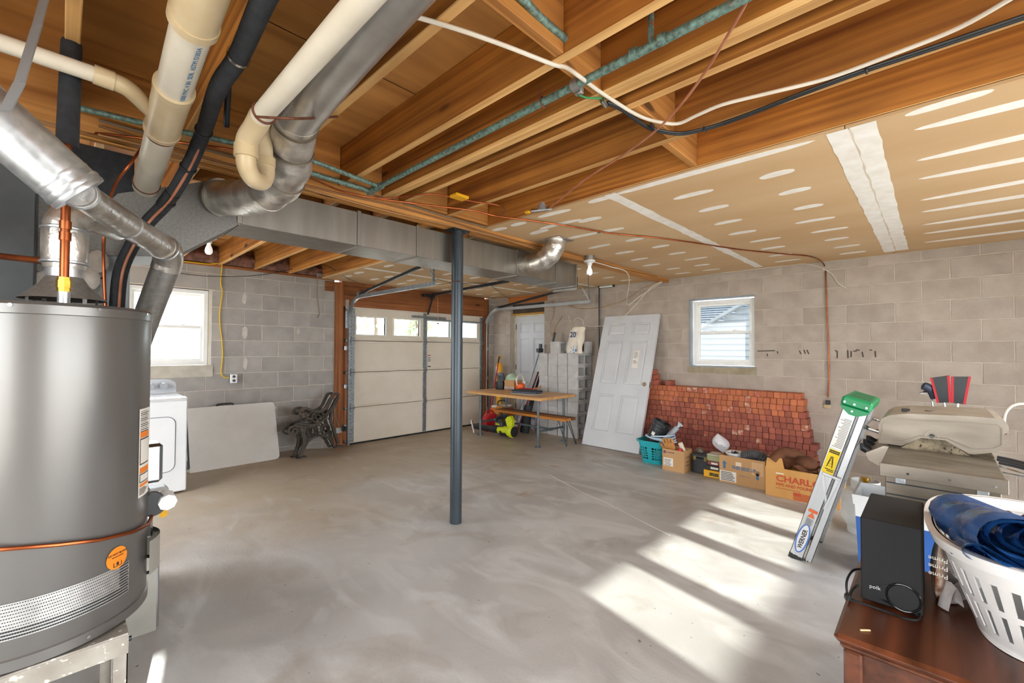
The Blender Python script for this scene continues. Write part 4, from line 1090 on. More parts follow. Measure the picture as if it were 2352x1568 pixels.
# black foam covered refrigerant line with its copper twin
lp = [atZ(640, -60, 2.34), atZ(603, 5, 2.33), atZ(548, 130, 2.33), atZ(500, 205, 2.30), atY(468, 300, 2.25), atY(432, 385, 2.45), atY(385, 462, 2.6), atY(338, 512, 2.70), atY(300, 570, 2.76), atY(276, 630, 2.79), atY(268, 715, 2.79)]
rl = thing('refrigerant_line', 'black foam covered pipe line with a slim copper tube strapped alongside', 'pipe', (0, 0, 0))
MB().tube(curve(lp, 5), .029, 18).build('foam_sleeve', FOAM, rl)
lp2 = [p + _R * .033 - _f * .026 for p in lp]
MB().tube(curve(lp2, 5), .006, 8).build('copper_tube', COPPERW, rl)
for i in (2, 4, 5, 6):
    d_ = (lp[i + 1] - lp[i - 1]).normalized()
    MB().tube([lp[i] - d_ * .006, lp[i] + d_ * .006], .0335, 16).build('cable_tie', BLACKP if i != 2 else CHROME, rl)
MB().tube([lp[6] - (lp[6] - lp[5]).normalized() * .05, lp[6] + (lp[7] - lp[6]).normalized() * .03], .032, 16).build('tape_wrap', BLACKP, rl)
cable('old_iron_pipe', [atZ(520, 290, 2.40), atZ(525, 190, 2.52), atZ(528, 150, 2.60)], .012, DARKSTEEL, 'dark old iron pipe stub between the joists near the trap', 'pipe', smooth=0, n=10)

# ================================================================== ALONG THE FRONT WALL
# ---- dryer
dr = thing('clothes_dryer', 'white clothes dryer under the window by the water heater', 'dryer', (.52, 5.55, 0))
DRY = mat('appliance_white', '#eceff2', '#e4e8ec', rough=.3, scale=3)
MB().box((-.342, -.352, .02), (.342, .345, .89), ch=.01).build('cabinet', DRY, dr)
MB().box((-.344, -.36, .89), (.344, .348, .915), ch=.012).build('top_panel', DRY, dr)
pts = [(-.34, 0), (.34, 0), (.34, .09)] + [(.34 - .12 + .12 * math.cos(a), .09 + .06 * math.sin(a)) for a in [i * math.pi / 12 for i in range(1, 7)]] + [(-.34 + .12 - .12 * math.sin(a), .09 + .06 * math.cos(a)) for a in [i * math.pi / 12 for i in range(7)]]
cp = MB().prism(pts, -.07, .0, Matrix.Translation((0, .26, .915)) @ Matrix.Rotation(R(78), 4, 'X')).build('control_panel', mat('appliance_grey', '#c9ced4', '#bfc5cb', rough=.35), dr)
for x in (.12, .23):
    k = MB().cyl((x, .262, 1.0), (x, .225, .992), .032, n=24).build('knob', mat('knob_silver', '#b9bfc5', rough=.3, metal=.5), dr)
fr = [(-.27, .16), (.24, .16), (.24, .70), (-.27, .70)]
def rrect(x0, x1, z0, z1, r, n=5):
    P = []
    for cx, cz, a in ((x1 - r, z1 - r, 0), (x0 + r, z1 - r, 90), (x0 + r, z0 + r, 180), (x1 - r, z0 + r, 270)):
        P += [(cx + r * math.cos(R(a + i * 90 / n)), cz + r * math.sin(R(a + i * 90 / n))) for i in range(n + 1)]
    return P
TX = Matrix.Rotation(R(90), 4, 'X')
MB().stroke(rrect(-.30, .25, .22, .74, .07), .006, .352, .3535, TX, close=True).build('door_gap', mat('gap_shadow', '#7c8288', rough=.8), dr)
MB().prism(rrect(-.295, .245, .225, .735, .066), .352, .357, TX).build('door', DRY, dr)

# ---- folding table leaning on the wall
ft_t = math.atan2(.245, .70)
ft = thing('folding_table', 'white folding table leaning on the block wall beside the dryer', 'folding table', (1.02, 5.955, .0), (-ft_t, 0, 0))
P = [(0, .0), (.87, .0)] + [(.925 - .05 + .05 * math.cos(a), .05 + .05 * math.sin(a)) for a in [-math.pi / 2 + i * math.pi / 12 for i in range(1, 7)]] + [(.925 - .05 + .05 * math.cos(a), .735 - .05 + .05 * math.sin(a)) for a in [i * math.pi / 12 for i in range(7)]] + [(0, .735)]
MB().prism(P, -.042, 0, TX @ Matrix.Translation((0, 0, 0))).build('table_leaf', mat('table_plastic', '#dcdad5', '#d3d1cb', rough=.5, bump=.05, bscale=300), ft)
MB().prism([(p[0] - .012, p[1] - .0) for p in P], -.09, -.048, TX).build('table_leaf', mat('table_back', '#c6c6c4', rough=.6), ft)
MB().box((-.02, .005, .05), (.0, .10, .70), ch=.004).build('hinge_bar', DARKSTEEL, ft)
for z in (.14, .5): MB().box((-.03, .01, z), (.004, .05, z + .09), ch=.006).build('hinge_lug', WHITEP, ft)
MB().tube(curve([(.30, .03, .735), (.31, .03, .758), (.36, .03, .763), (.42, .03, .763), (.46, .03, .758), (.47, .03, .735)], 4), .011, 8).build('carry_handle', BLACKP, ft)

# ---- two cast iron bench ends
IRON = mat('cast_iron', '#4a443d', '#38352f', rough=.55, metal=.4, scale=9, speck='#7a5a40', spscale=40, splo=.62)
def bench_end(loc, rz, lean, label):
    b = thing('bench_end', label, 'bench end', loc, (lean, 0, rz), 'cast iron bench ends')
    K = .00099
    c2 = lambda l: [((x - 1370) * K, (1300 - y) * .00102) for x, y in l]
    sm2 = lambda l, k=5: [(p.x, p.y) for p in curve(c2(l), k)]
    d = .018
    def st(name, l, w, z0=-d, z1=d, close=False, k=5):
        MB().stroke(sm2(l, k), w, z0, z1, TX, close=close).build(name, IRON, b)
    st('back_post', [(1990, 560), (1960, 535), (1915, 545), (1875, 610), (1830, 690), (1760, 735), (1680, 745), (1600, 715), (1540, 690), (1490, 705), (1472, 740), (1500, 762), (1530, 750)], .034)
    st('back_rail', [(1985, 575), (1945, 640), (1905, 720), (1880, 800), (1875, 880), (1905, 980), (1935, 1080), (1970, 1190)], .032)
    st('arm_support', [(1535, 740), (1562, 790), (1548, 840), (1490, 868), (1420, 872)], .027)
    st('seat_scroll', [(1720, 912), (1600, 925), (1480, 915), (1400, 895), (1345, 920), (1340, 970), (1385, 1000), (1430, 980), (1430, 940), (1395, 930), (1380, 955)], .026)
    st('seat_rail', [(1400, 880), (1520, 892), (1660, 905), (1760, 870), (1830, 800), (1890, 700), (1950, 600)], .022)
    st('front_leg', [(1480, 925), (1510, 1000), (1528, 1080), (1515, 1170), (1490, 1240), (1470, 1285)], .04)
    st('arch', [(1520, 1190), (1570, 1110), (1640, 1068), (1720, 1055), (1800, 1075), (1860, 1120), (1900, 1190), (1930, 1240)], .03)
    for l in ([(1430, 1285), (1545, 1285), (1545, 1300), (1430, 1300)], [(1915, 1225), (2030, 1225), (2030, 1240), (1915, 1240)]):
        MB().prism(c2(l), -.045, .045, TX).build('foot', IRON, b)
    def ring(cx, cy, r, w=.012): st('ring', [(cx + r * math.cos(a), cy + r * math.sin(a)) for a in [i * math.pi / 8 for i in range(16)]], w, -.012, .012, True, 1)
    ring(1700, 815, 72); ring(1700, 815, 30); ring(1620, 985, 55); ring(1800, 975, 58); ring(1600, 790, 40); ring(1800, 760, 34); ring(1560, 1065, 30); ring(1860, 1040, 30)
    orn = MB()
    for i in range(6):
        a = i * math.pi / 3
        q = c2([(1700 + 50 * math.cos(a), 815 + 50 * math.sin(a))])[0]
        orn.ball((q[0], 0, q[1]), .013, 8)
    for (x0, y0, x1, y1) in [(1540, 840, 1660, 880), (1560, 730, 1640, 860), (1760, 860, 1840, 740), (1640, 730, 1680, 760), (1520, 930, 1560, 1040), (1570, 1020, 1650, 1040), (1680, 920, 1680, 1060), (1740, 900, 1770, 1060), (1830, 840, 1870, 940), (1840, 1000, 1890, 1100), (1580, 1100, 1560, 940), (1660, 1000, 1620, 940), (1760, 930, 1850, 1010), (1720, 880, 1780, 790), (1540, 1100, 1600, 1000)]:
        (a, c_), (e, f_) = c2([(x0, y0), (x1, y1)]); mx, mz = (a + e) / 2 + .012, (c_ + f_) / 2 + .01
        orn.tube(curve([(a, 0, c_), (mx, 0, mz), (e, 0, f_)], 4), .0065, 6)
    orn.build('scrollwork', IRON, b, kind='stuff')
    return b
bench_end((2.03, 5.80, .0), R(0), R(-3), 'ornate cast iron bench end standing in front beside the door post')
bench_end((2.00, 5.90, .0), R(0), R(-4), 'second ornate cast iron bench end, the one behind, nearest the wall')

# ---- outlet, cables on the front wall
ol = thing('wall_outlet', 'white double wall outlet on the block wall above the folding table', 'outlet', (1.506, Y1 - .002, .955))
MB().box((-.038, -.045, 0), (.038, 0, .115), ch=.004).build('box', GALVB, ol)
MB().box((-.036, -.05, .002), (.036, -.045, .113), ch=.002).build('cover_plate', WHITEP, ol)
for z in (.032, .082): MB().cyl((0, -.05, z), (0, -.0535, z), .017, n=16).build('socket', BLACKP, ol)
yz = [atY(398, 597, Y1 - .015), atY(440, 602, Y1 - .015), atY(480, 606, Y1 - .015), atY(505, 605, Y1 - .02), atY(510, 612, Y1 - .015), atY(507, 650, Y1 - .012), atY(511, 672, Y1 - .012), atY(505, 715, Y1 - .012), atY(506, 750, Y1 - .012), atY(510, 785, Y1 - .012), atY(511, 820, Y1 - .012), atY(508, 855, Y1 - .012), atY(515, 865, Y1 - .015), atY(527, 868, Y1 - .02)]
cable('yellow_cable', yz, .007, YCABLE, 'yellow electrical cable running down the block wall to the outlet', 'cable')
cable('sagging_wire', [atY(380, 622, Y1 - .03), atY(450, 632, Y1 - .05), atY(520, 635, Y1 - .06), atY(580, 633, Y1 - .05), atY(640, 625, Y1 - .03), atY(735, 606, 5.9), atZ(800, 640, 2.37), atZ(840, 655, 2.37)], .0035, BCABLE, 'thin black wire sagging across the block wall below the joists', 'wire')
jb = thing('junction_box', 'small grey junction box on the sill above the block wall', 'junction box', tuple(atY(736, 636, Y1 - .05)))
MB().box((-.05, -.03, 0), (.05, .03, .05), ch=.004).build('box', GALV, jb)
MB().tube(curve([(-.04, -.01, 0), (-.035, .01, -.25), (-.01, .02, -.42), (.0, .015, -.52), (-.03, .0, -.58)], 5), .006, 8).build('hanging_cord', mat('brown_cord', '#8d7a66', rough=.7), jb)
# ceiling bulbs
BULB = mat('frosted_bulb', '#f4f2ee', rough=.3, emit=.6)
def bulb(loc, base, label):
    b = thing('bare_bulb', label, 'light bulb', loc)
    if base == 'box':
        MB().cyl((0, 0, 0), (0, 0, -.05), .055, n=20).build('metal_box', GALV, b); z = -.05
    else: z = 0
    MB().lathe([(0, z), (.062, z), (.06, z - .012), (.028, z - .03), (.024, z - .055), (0, z - .055)][::-1], 24).build('porcelain_holder', WHITEP, b)
    z -= .055
    MB().lathe([(0, z - .105), (.016, z - .103), (.028, z - .09), (.032, z - .07), (.027, z - .045), (.017, z - .02), (.014, z), (0, z)], 20).build('glass_bulb', BULB, b)
    if base == 'box':
        MB().tube(curve([(-.02, 0, z - .06), (-.022, 0, z - .18), (-.015, 0, z - .3), (.0, 0, z - .36)], 4), .004, 6).build('pull_cord', BCABLE, b)
bulb(atZ(480, 545, ZJ), 'plain', 'white bare bulb fixture under the far joists behind the trunk duct')
bulb(tuple(Vector((3.95, 2.66, ZC - .0))), 'box', 'bare bulb on a round metal box near the end of the trunk duct')

# ================================================================== WORK TABLE, BENCH AND WHAT STANDS THERE
TOPW = wood('butcher_block', '#dcae74', '#c48d4e', 'Y', rough=.45, rand=.06, fine=30, knots=False)
wt = thing('pipe_table', 'wooden topped table on grey pipe legs before the stacked blocks', 'table', (5.06, 4.735, 0))
for i in range(6):
    w_ = .82 / 6
    MB().box((-.41 + i * w_ + .0004, -.795, .67), (-.41 + (i + 1) * w_ - .0004, .795, .71), ch=.0015).build('top_plank', TOPW, wt)
PIPE = mat('grey_iron_pipe', '#69747b', '#5a646b', rough=.45, metal=.5, scale=14)
LX, LY = (-.325, .268), (-.68, .55)
for x in LX:
    for y in LY:
        l_ = MB().cyl((x, y, .012), (x, y, .665), .0165, n=14).build('leg', PIPE, wt)
        f_ = MB().cyl((x, y, 0), (x, y, .012), .045, n=18).cyl((x, y, .012), (x, y, .03), .024, n=14).build('floor_flange', PIPE, wt)
        MB().cyl((x, y, .655), (x, y, .67), .045, n=18).build('top_flange', PIPE, wt)
        MB().cyl((x, y, .18), (x, y, .26), .022, n=14).build('tee_fitting', PIPE, wt)
for y in LY:
    MB().cyl((LX[0], y, .22), (LX[1], y, .22), .0155, n=12).build('cross_bar', PIPE, wt)
    MB().cyl((-.06, y, .22), (.0, y, .22), .022, n=12).build('tee_fitting', PIPE, wt)
MB().cyl((-.03, LY[0], .22), (-.03, LY[1], .22), .0155, n=12).build('long_bar', PIPE, wt)
BENCHW = wood('bench_stain', '#c9822f', '#a8641d', 'Y', rough=.5, rand=.05, knots=False)
bn = thing('hairpin_bench', 'orange brown wooden bench on hairpin legs tucked under the table', 'bench', (5.165, 4.55, 0))
MB().box((-.135, -.75, .357), (.015 - .012, .75, .395), ch=.003).build('seat_plank', BENCHW, bn)
MB().box((.005, -.75, .357), (.125, .75, .395), ch=.003).build('seat_plank', wood('bench_dark', '#7a4e2a', '#5f3a1e', 'Y', knots=False), bn)
for ex in (-1, 1):
    for ey in (-1, 1):
        f = Vector((ex * .115, ey * .765, .004))
        MB().tube([(ex * .10, ey * .60, .357), f + Vector((0, -ey * .008, 0)), f, (ex * .03, ey * .70, .357)], .006, 8).build('leg', DARKSTEEL, bn)
# leaf blower on the floor
lbw = thing('leaf_blower', 'lime green and black leaf blower on the floor below the table', 'leaf blower', (4.86, 4.98, 0), (0, 0, R(3)))
MB().tube(curve([(.02, .55, .10), (.01, .3, .105), (.0, .1, .11), (.0, -.05, .115)], 4), [.045] * 4 + [.048] * 4 + [.052] * 5, 20).build('nozzle_tube', BLACKP, lbw)
MB().tube([(.0, .12, .113), (.0, .05, .115)], .056, 20).build('tube_collar', BLACKP, lbw)
MB().tube(curve([(0, .0, .115), (0, -.12, .12), (0, -.22, .12), (0, -.27, .12)], 4), [.055] * 4 + [.068] * 4 + [.085] * 5, 20).build('motor_housing', LIME, lbw)
MB().tube([(0, -.06, .09), (0, -.2, .09)], .062, 16).build('housing_belly', BLACKP, lbw)
MB().lathe([(.06, 0), (.098, 0), (.10, .02), (.09, .04), (.06, .05)], 28, T=Matrix.Translation((-.0, -.27, .12)) @ Matrix.Rotation(R(90), 4, 'X')).build('fan_shroud', LIME, lbw)
MB().cyl((0, -.32, .12), (0, -.326, .12), .082, n=28).build('fan_grille', BLACKP, lbw)
MB().prism([(-.30, .2), (-.2, .19), (-.16, .30), (-.20, .34), (-.26, .36), (-.30, .30)], -.03, .03, Matrix(((0, 0, 1, 0), (1, 0, 0, 0), (0, 1, 0, 0), (0, 0, 0, 1)))).build('handle_post', LIME, lbw)
MB().tube(curve([(0, -.24, .33), (0, -.14, .345), (0, -.04, .335), (0, .04, .30), (0, .06, .24)], 4), .020, 12).build('grip', BLACKP, lbw)
MB().box((-.045, -.10, .17), (.045, .06, .25), ch=.012).build('battery', mat('dark_grey_plastic', '#3a3d3a', rough=.5), lbw)
MB().box((-.047, -.05, .2), (-.044, .03, .22)).build('battery_label', LIME, lbw)
# on the table
TZ = .711
def tpos(x, y): return atZ(x, y, TZ)
bb = thing('boot_bag', 'crumpled grey and black fabric bag standing on the table', 'bag', (5.24, 5.33, TZ))
g = MB(); g.grid(18, 10, lambda u, v: ((.085 - .03 * v + .012 * math.sin(u * 19 + v * 7)) * math.cos(u * 6.2832), (.075 - .02 * v + .01 * math.cos(u * 14)) * math.sin(u * 6.2832), .27 * v))
g.build('body', mat('grey_fabric', '#5b6066', '#3e4247', rough=.9, scale=9), bb)
MB().lathe([(0, 0), (.09, 0), (.095, .02), (.088, .13), (.0, .135)], 20).build('black_base', BLACKP, bb)
MB().ball((0, 0, .25), .06, 12, sq=(1, .9, .6)).build('folded_top', mat('grey_fabric2', '#7b8085', '#62676c', rough=.9), bb)
cb = thing('table_carton', 'small brown carton with a dark red print on the table', 'carton', (5.33, 5.12, TZ), (0, 0, R(8)))
MB().box((-.12, -.10, 0), (.12, .10, .165), ch=.004).build('carton', CARD, cb)
MB().box((-.1215, -.10, 0), (-.12, .10, .06)).box((-.12, -.1015, 0), (.12, -.10, .06)).build('red_band', mat('maroon_print', '#7c3a38', '#c8bdb2', rough=.7, scale=18), cb)
pb = MB(); pb.grid(14, 10, lambda u, v: (.115 * math.cos(u * 6.283) * math.sin(v * 1.5708 + .0) * (1 + .16 * math.sin(u * 23)), .10 * math.sin(u * 6.283) * math.sin(v * 1.5708) * (1 + .12 * math.cos(u * 17)), .10 * math.cos(v * 1.5708) * (1 + .2 * math.sin(u * 12 + v * 5))))
pbo = pb.build('green_bag', mat('pale_green_bag', '#c3d8bf', '#a9c2a6', rough=.5, bump=.6, bscale=20), None, 'pale green crumpled plastic bag lying on the small carton', 'bag')
pbo.location = (5.33, 5.13, TZ + .165)
kt = thing('orange_jug', 'round orange jug with an arched clear handle on the table', 'jug', (5.30, 4.93, TZ))
MB().lathe([(0, 0), (.05, 0), (.075, .03), (.082, .07), (.07, .11), (.045, .125), (0, .127)], 24).build('body', ORANGEP, kt)
MB().tube(curve([(-.075, .0, .09), (-.085, .01, .17), (-.05, .01, .235), (0, .01, .25), (.05, .01, .235), (.08, .0, .17), (.07, .0, .09)], 4), .011, 8).build('handle', mat('clear_plastic', '#d9d4cf', '#c9c3bd', rough=.25, scale=5), kt)
MB().cyl((.05, -.03, .1), (.065, -.05, .15), .014, n=10).build('spout', WHITEP, kt)
rs = thing('red_scoop', 'flat red plastic tray lying on the table', 'tray', (5.20, 4.70, TZ))
MB().shell([(.001, .004), (.07, .0), (.10, .045), (.115, .05), (.096, .045), (.066, .006), (.001, .008)], 20, sy=1.3).build('tray', REDP, rs)
MB().tube(curve([(.08, -.08, .045), (.12, -.13, .06), (.15, -.18, .1)], 4), .012, 8).build('handle', mat('wood_handle', '#b97a4a', rough=.6), rs)
lc = thing('padded_case', 'flat dark navy zip case lying at the table front', 'case', (5.02, 4.53, TZ), (0, 0, R(6)))
MB().prism(rrect(-.13, .13, -.23, .23, .06), .004, .05).build('body', mat('navy_fabric', '#23262f', '#30343f', rough=.8, bump=.3, bscale=40), lc)
MB().stroke(rrect(-.132, .132, -.232, .232, .062), .006, .022, .03, close=True).build('zip', GREYP, lc)
MB().stroke(rrect(-.135, .135, -.235, .235, .064), .02, .0, .008, close=True).build('light_piping', mat('pale_piping', '#b9bdc2', rough=.6), lc)
# leaning tools and odds and ends in the corner
def lean(name, p0, p1, r, m, label, cat, extra=None, n=10):
    t = thing(name, label, cat, p0)
    q = Vector(p1) - Vector(p0)
    MB().cyl((0, 0, 0), q, r, n=n).build('shaft', m, t)
    if extra: extra(t, q)
    return t
ALU = mat('aluminium', '#c8cbce', '#b4b8bb', rough=.35, metal=.8, scale=12)
def head_black(t, q):
    MB().box((q.x - .09, q.y - .03, q.z - .06), (q.x + .05, q.y + .03, q.z + .01), ch=.008).box((q.x - .02, q.y - .03, q.z - .02), (q.x + .02, q.y + .03, q.z + .09), ch=.008).build('head', mat('grey_head', '#4c5157', rough=.6), t)
lean('push_broom', (5.12, 4.93, .005), (5.875, 4.98, 1.40), .013, ALU, 'silver pole with a grey clamp head leaning against the entry door', 'broom', head_black)
lean('red_handled_rake', (5.25, 4.97, .005), (5.83, 4.99, 1.0), .014, mat('maroon_shaft', '#8e3340', '#7a2833', rough=.45), 'maroon handled rake leaning behind the stacked blocks', 'rake')
lean('fiberglass_pole', (5.55, 4.86, .005), (5.77, 4.575, 1.68), .013, mat('pink_shaft', '#b98a92', '#a8757d', rough=.45), 'pinkish pole with a dark grip leaning on the block stack', 'pole', lambda t, q: MB().cyl(q * .86, q * 1.0, .018, n=10).build('grip', BLACKP, t))
for i, (dx, m, lab) in enumerate(((.09, BLACKP, 'black umbrella like shaft leaning in the corner behind the bench'), (.16, mat('navy_shaft', '#2b3550', rough=.5), 'navy blue shaft leaning beside the maroon rake'), (.22, mat('brown_shaft', '#7a4a33', rough=.5), 'brown wooden handle leaning beside the block stack'))):
    lean('leaning_handle', (5.28 + dx, 4.955 + .01 * i, .005), (5.80 + dx * .4, 4.965 + .012 * i, .92 + .05 * i), .016 + .004 * (i == 0), m, lab, 'tool handle')
gb = thing('golf_bag', 'dark slim bag of rods standing behind the bench', 'bag', (5.40, 4.93, 0), (0, R(14), 0))
MB().lathe([(0, 0), (.075, 0), (.08, .03), (.072, .45), (.07, .46), (0, .44)], 18).build('bag', mat('black_nylon', '#23262a', '#2f3338', rough=.7, scale=10), gb)
for i, m in enumerate((REDP, mat('navy_shaft2', '#35456b', rough=.5), mat('teal_dark', '#28464a', rough=.5), WHITEP)):
    MB().cyl((-.03 + .02 * i, .02 * (i % 2), .44), (-.03 + .025 * i, .02 * (i % 2), .60 + .04 * i), .011, n=8).build('rod', m, gb)
yp = thing('yellow_sprayer', 'tall yellow plastic tube with a knob top in the corner', 'sprayer', (5.80, 5.94, -.04))
MB().lathe([(0, 0), (.06, 0), (.06, 1.10), (.045, 1.15), (.02, 1.18), (.018, 1.24), (.034, 1.26), (.034, 1.30), (0, 1.315)], 22).build('tube', YELLOWP, yp)
MB().box((-.062, -.02, .92), (-.058, .03, 1.1)).build('label', PAPER, yp)
rp = thing('red_pole_tool', 'slim red pole leaning against the yellow tube in the corner', 'pole', (5.30, 5.72, -.03))
MB().cyl((0, 0, 0), (.35, .08, 1.24), .012, n=10).build('shaft', REDP, rp)
MB().cyl((.33, .076, 1.17), (.36, .082, 1.29), .016, n=10).build('grip', BLACKP, rp)
gc = thing('red_fuel_can', 'red plastic fuel can on the floor under the far table end', 'fuel can', (5.16, 5.50, 0), (0, 0, R(-10)))
MB().prism([(-.12, 0), (.12, 0), (.13, .04), (.13, .2), (.06, .28), (-.05, .29), (-.12, .22)], -.075, .075, TX).build('can', REDP, gc)
MB().tube(curve([(-.1, 0, .22), (-.08, 0, .32), (.02, 0, .33), (.07, 0, .27)], 4), .015, 8).build('handle', REDP, gc)
MB().cyl((.08, 0, .25), (.15, 0, .33), .016, .01, n=10).build('spout', BLACKP, gc)
wp = thing('white_panel_offcut', 'small white board offcut leaning by the table leg', 'board', (4.86, 5.56, 0), (R(-14), 0, R(40)))
MB().box((-.06, 0, 0), (.06, .015, .21), ch=.002).build('board', WHITEP, wp)
tn = thing('tan_tank', 'rounded tan orange plastic tank below the table', 'tank', (5.38, 5.45, 0))
MB().prism([(-.13, 0), (.13, 0), (.14, .1), (.12, .3)] + [(.12 * math.cos(a), .3 + .1 * math.sin(a)) for a in [i * math.pi / 8 for i in range(1, 8)]] + [(-.13, .28)], -.08, .08, TX).build('tank', mat('tan_orange', '#d08a3a', '#bd7830', rough=.5), tn)
MB().cyl((0, -.085, .26), (0, -.08, .26), .06, n=18).build('round_boss', mat('tan_pale', '#d9b48a', rough=.6), tn)
ob = thing('orange_crate', 'orange tool box with a pale lid beneath the far table end', 'tool box', (5.55, 5.62, 0))
MB().box((-.18, -.12, 0), (.18, .12, .34), ch=.01).build('box', ORANGEP, ob)
MB().box((-.17, -.11, .34), (.17, .11, .39), ch=.02).build('lid', mat('cream_lid', '#e8e2d6', '#dcd4c4', rough=.6), ob)
MB().tube(curve([(-.1, 0, .39), (-.08, 0, .46), (.08, 0, .46), (.1, 0, .39)], 4), .012, 8).build('handle', BLACKP, ob)
for i, (x, y, lab) in enumerate(((5.66, 5.20, 'white and blue plastic sack slumped beneath the bench'), (5.70, 5.0, 'smaller white and blue sack beside the bag of rods'))):
    s_ = thing('plastic_sack', lab, 'sack', (x, y, 0))
    g = MB(); g.grid(14, 10, lambda u, v: ((.12 - .02 * i) * math.cos(u * 6.283) * (math.sin(v * 2.9 + .12)) * (1 + .15 * math.sin(u * 17 + v * 9)), .11 * math.sin(u * 6.283) * math.sin(v * 2.9 + .12) * (1 + .1 * math.cos(u * 13)), .36 * v))
    g.build('sack', mat('white_blue_sack', '#dfe4ea', '#5b7fb5', rough=.5, scale=7, lo=.5, hi=.62, bump=.4, bscale=30), s_)
yd = thing('yellow_drill_case', 'small yellow case on the floor behind the leaning door', 'case', (5.55, 3.72, 0), (0, 0, R(10)))
MB().prism([(-.11, 0), (.11, 0), (.12, .03), (.11, .1), (.05, .14), (-.06, .14), (-.12, .09)], -.06, .06, TX).build('case', YELLOWP, yd)
MB().box((-.05, -.062, .03), (.05, -.058, .09), ch=.003).build('dark_inset', BLACKP, yd)

# ================================================================== STACK OF LOOSE CONCRETE BLOCKS
def hollow(L, Hh, D, t=.032, groove=False):
    """hollow block: cores run along local y, two cores side by side in x"""
    s = MB(); w = (L - 3 * t) / 2
    holes = [(-L / 2 + t, -L / 2 + t + w, t, Hh - t), (L / 2 - t - w, L / 2 - t, t, Hh - t)]
    if groove: holes.append((-L / 2 - .001, -L / 2 + .012, Hh / 2 - .004, Hh / 2 + .004))
    for (a, b, c, d) in rect_minus((-L / 2, L / 2, 0, Hh), holes): s.box((a, 0, c), (b, D, d))
    return s.mesh('concrete_block', LOOSE, recenter=False)[0]
HB1 = hollow(.39, .1885, .189); HB2 = hollow(.39, .1885, .189, groove=True)
split = {(6, 3), (5, 3), (4, 0), (4, 2), (2, 1), (1, 0)}
def lblock(me, loc, rz, lab):
    o = inst('concrete_block', me, loc, (0, 0, rz)); tag(o, lab, 'block', 'loose concrete blocks stacked by the entry door'); return o
LAB1 = 'loose hollow grey concrete block in the stack beside the entry door'
LAB2 = 'thin half height grey concrete block in the stack beside the entry door'
random.seed(11)
for r in range(7):
    for c in range(4):      # c=0 far, c=3 near
        y = 4.80 - .2015 * (c + 1) + random.uniform(-.004, .004); x = 5.805 + random.uniform(-.01, .006); z = r * .1902
        wh_ = '%s column from the leaning door, %s course up' % (('fourth', 'third', 'second', 'first')[c], ('first', 'second', 'third', 'fourth', 'fifth', 'sixth', 'seventh')[r])
        if (r, c) in split:
            lblock(HB2, (x, y, z), 0, 'concrete block with a grooved end, ' + wh_)
        else: lblock(HB1, (x, y, z), 0, 'hollow grey concrete block, ' + wh_)
o = lblock(HB1, (5.80, 4.35, 1.3316), 0, 'single end on concrete block on top of the loose stack')
o = lblock(HB1, (5.76, 4.145, 1.3316), -math.pi / 2, 'hollow concrete block turned sideways on top of the loose stack')
bgm = thing('mortar_bag', 'torn white and blue paper bag marked 20 on the block stack', 'bag', (5.68, 4.105, 1.332))
g = MB()
def bagf(u, v):
    a = u * 6.2832; w = .145 * (1 - .18 * max(0, v - .55)) * (1 + .05 * math.sin(a * 3 + v * 6)); d = .05 * (1 + .25 * math.sin(v * 3.0)) * (1 - .5 * max(0, v - .75))
    lean_ = .06 * v * v
    return (d * math.cos(a) + .02 * v, w * math.copysign(abs(math.sin(a)) ** .6, math.sin(a)) - lean_ + .01 * math.sin(v * 9), .40 * v + (.02 * math.sin(a * 2) if v > .95 else 0))
g.grid(28, 16, bagf)
g.build('bag', mat('bag_paper', '#e8e0d2', '#d8cbb4', rough=.8, scale=6, bump=.6, bscale=16), bgm)
g = MB(); g.grid(10, 5, lambda u, v: (-.075 - .004 * math.sin(u * 9), .07 - .16 * u, .01 + (.03 + .13 * u) * v)); g.build('blue_print', mat('bag_blue', '#3d6db0', '#e0dccf', rough=.7, scale=22, lo=.45, hi=.55), bgm)
MB().ball((.0, -.03, .40), .06, 12, sq=(.6, 1.5, .55)).build('torn_top', mat('bag_paper', '#e8e0d2'), bgm)
text('20', .12, mat('bag_navy', '#2c4476', rough=.7), bgm, (-.084, .035, .255), (0, -1, 0), (.1, 0, 1), bold=.002)
text('to', .03, mat('bag_navy', '#2c4476', rough=.7), bgm, (-.084, .075, .26), (0, -1, 0), (.1, 0, 1))
text('QUIKRETE', .035, REDINK, bgm, (-.07, .11, .375), (0, -1, 0), (.1, 0, 1)) if False else None

# ================================================================== BRICK PILE UNDER THE WINDOW
random.seed(21)
BRX, BRW, BRH, BRL = 5.802, .0645, .0672, .196
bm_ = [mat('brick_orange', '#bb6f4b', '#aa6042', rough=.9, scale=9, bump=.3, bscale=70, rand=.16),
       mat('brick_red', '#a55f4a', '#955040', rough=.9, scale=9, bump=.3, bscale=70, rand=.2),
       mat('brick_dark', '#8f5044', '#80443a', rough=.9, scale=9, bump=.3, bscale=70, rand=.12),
       mat('brick_limed', '#ac5f48', '#c4aa94', rough=.95, scale=22, lo=.5, hi=.66, bump=.3, bscale=70, rand=.08)]
bricks = [MB().box((0, -BRW / 2, 0), (BRL, BRW / 2, BRH), ch=.0035).mesh('brick', m, recenter=False)[0] for m in bm_]
rest = MB()
BLAB = 'red clay brick laid end out in the big pile below the small window'
BGRP = 'red bricks piled against the long block wall'
nb = 0
_t = 'first second third fourth fifth sixth seventh eighth ninth tenth eleventh twelfth thirteenth fourteenth fifteenth sixteenth seventeenth eighteenth nineteenth twentieth'.split()
ORD = _t + ['twenty-' + w for w in _t[:9]] + ['thirtieth', 'thirty-first', 'thirty-second', 'thirty-third']
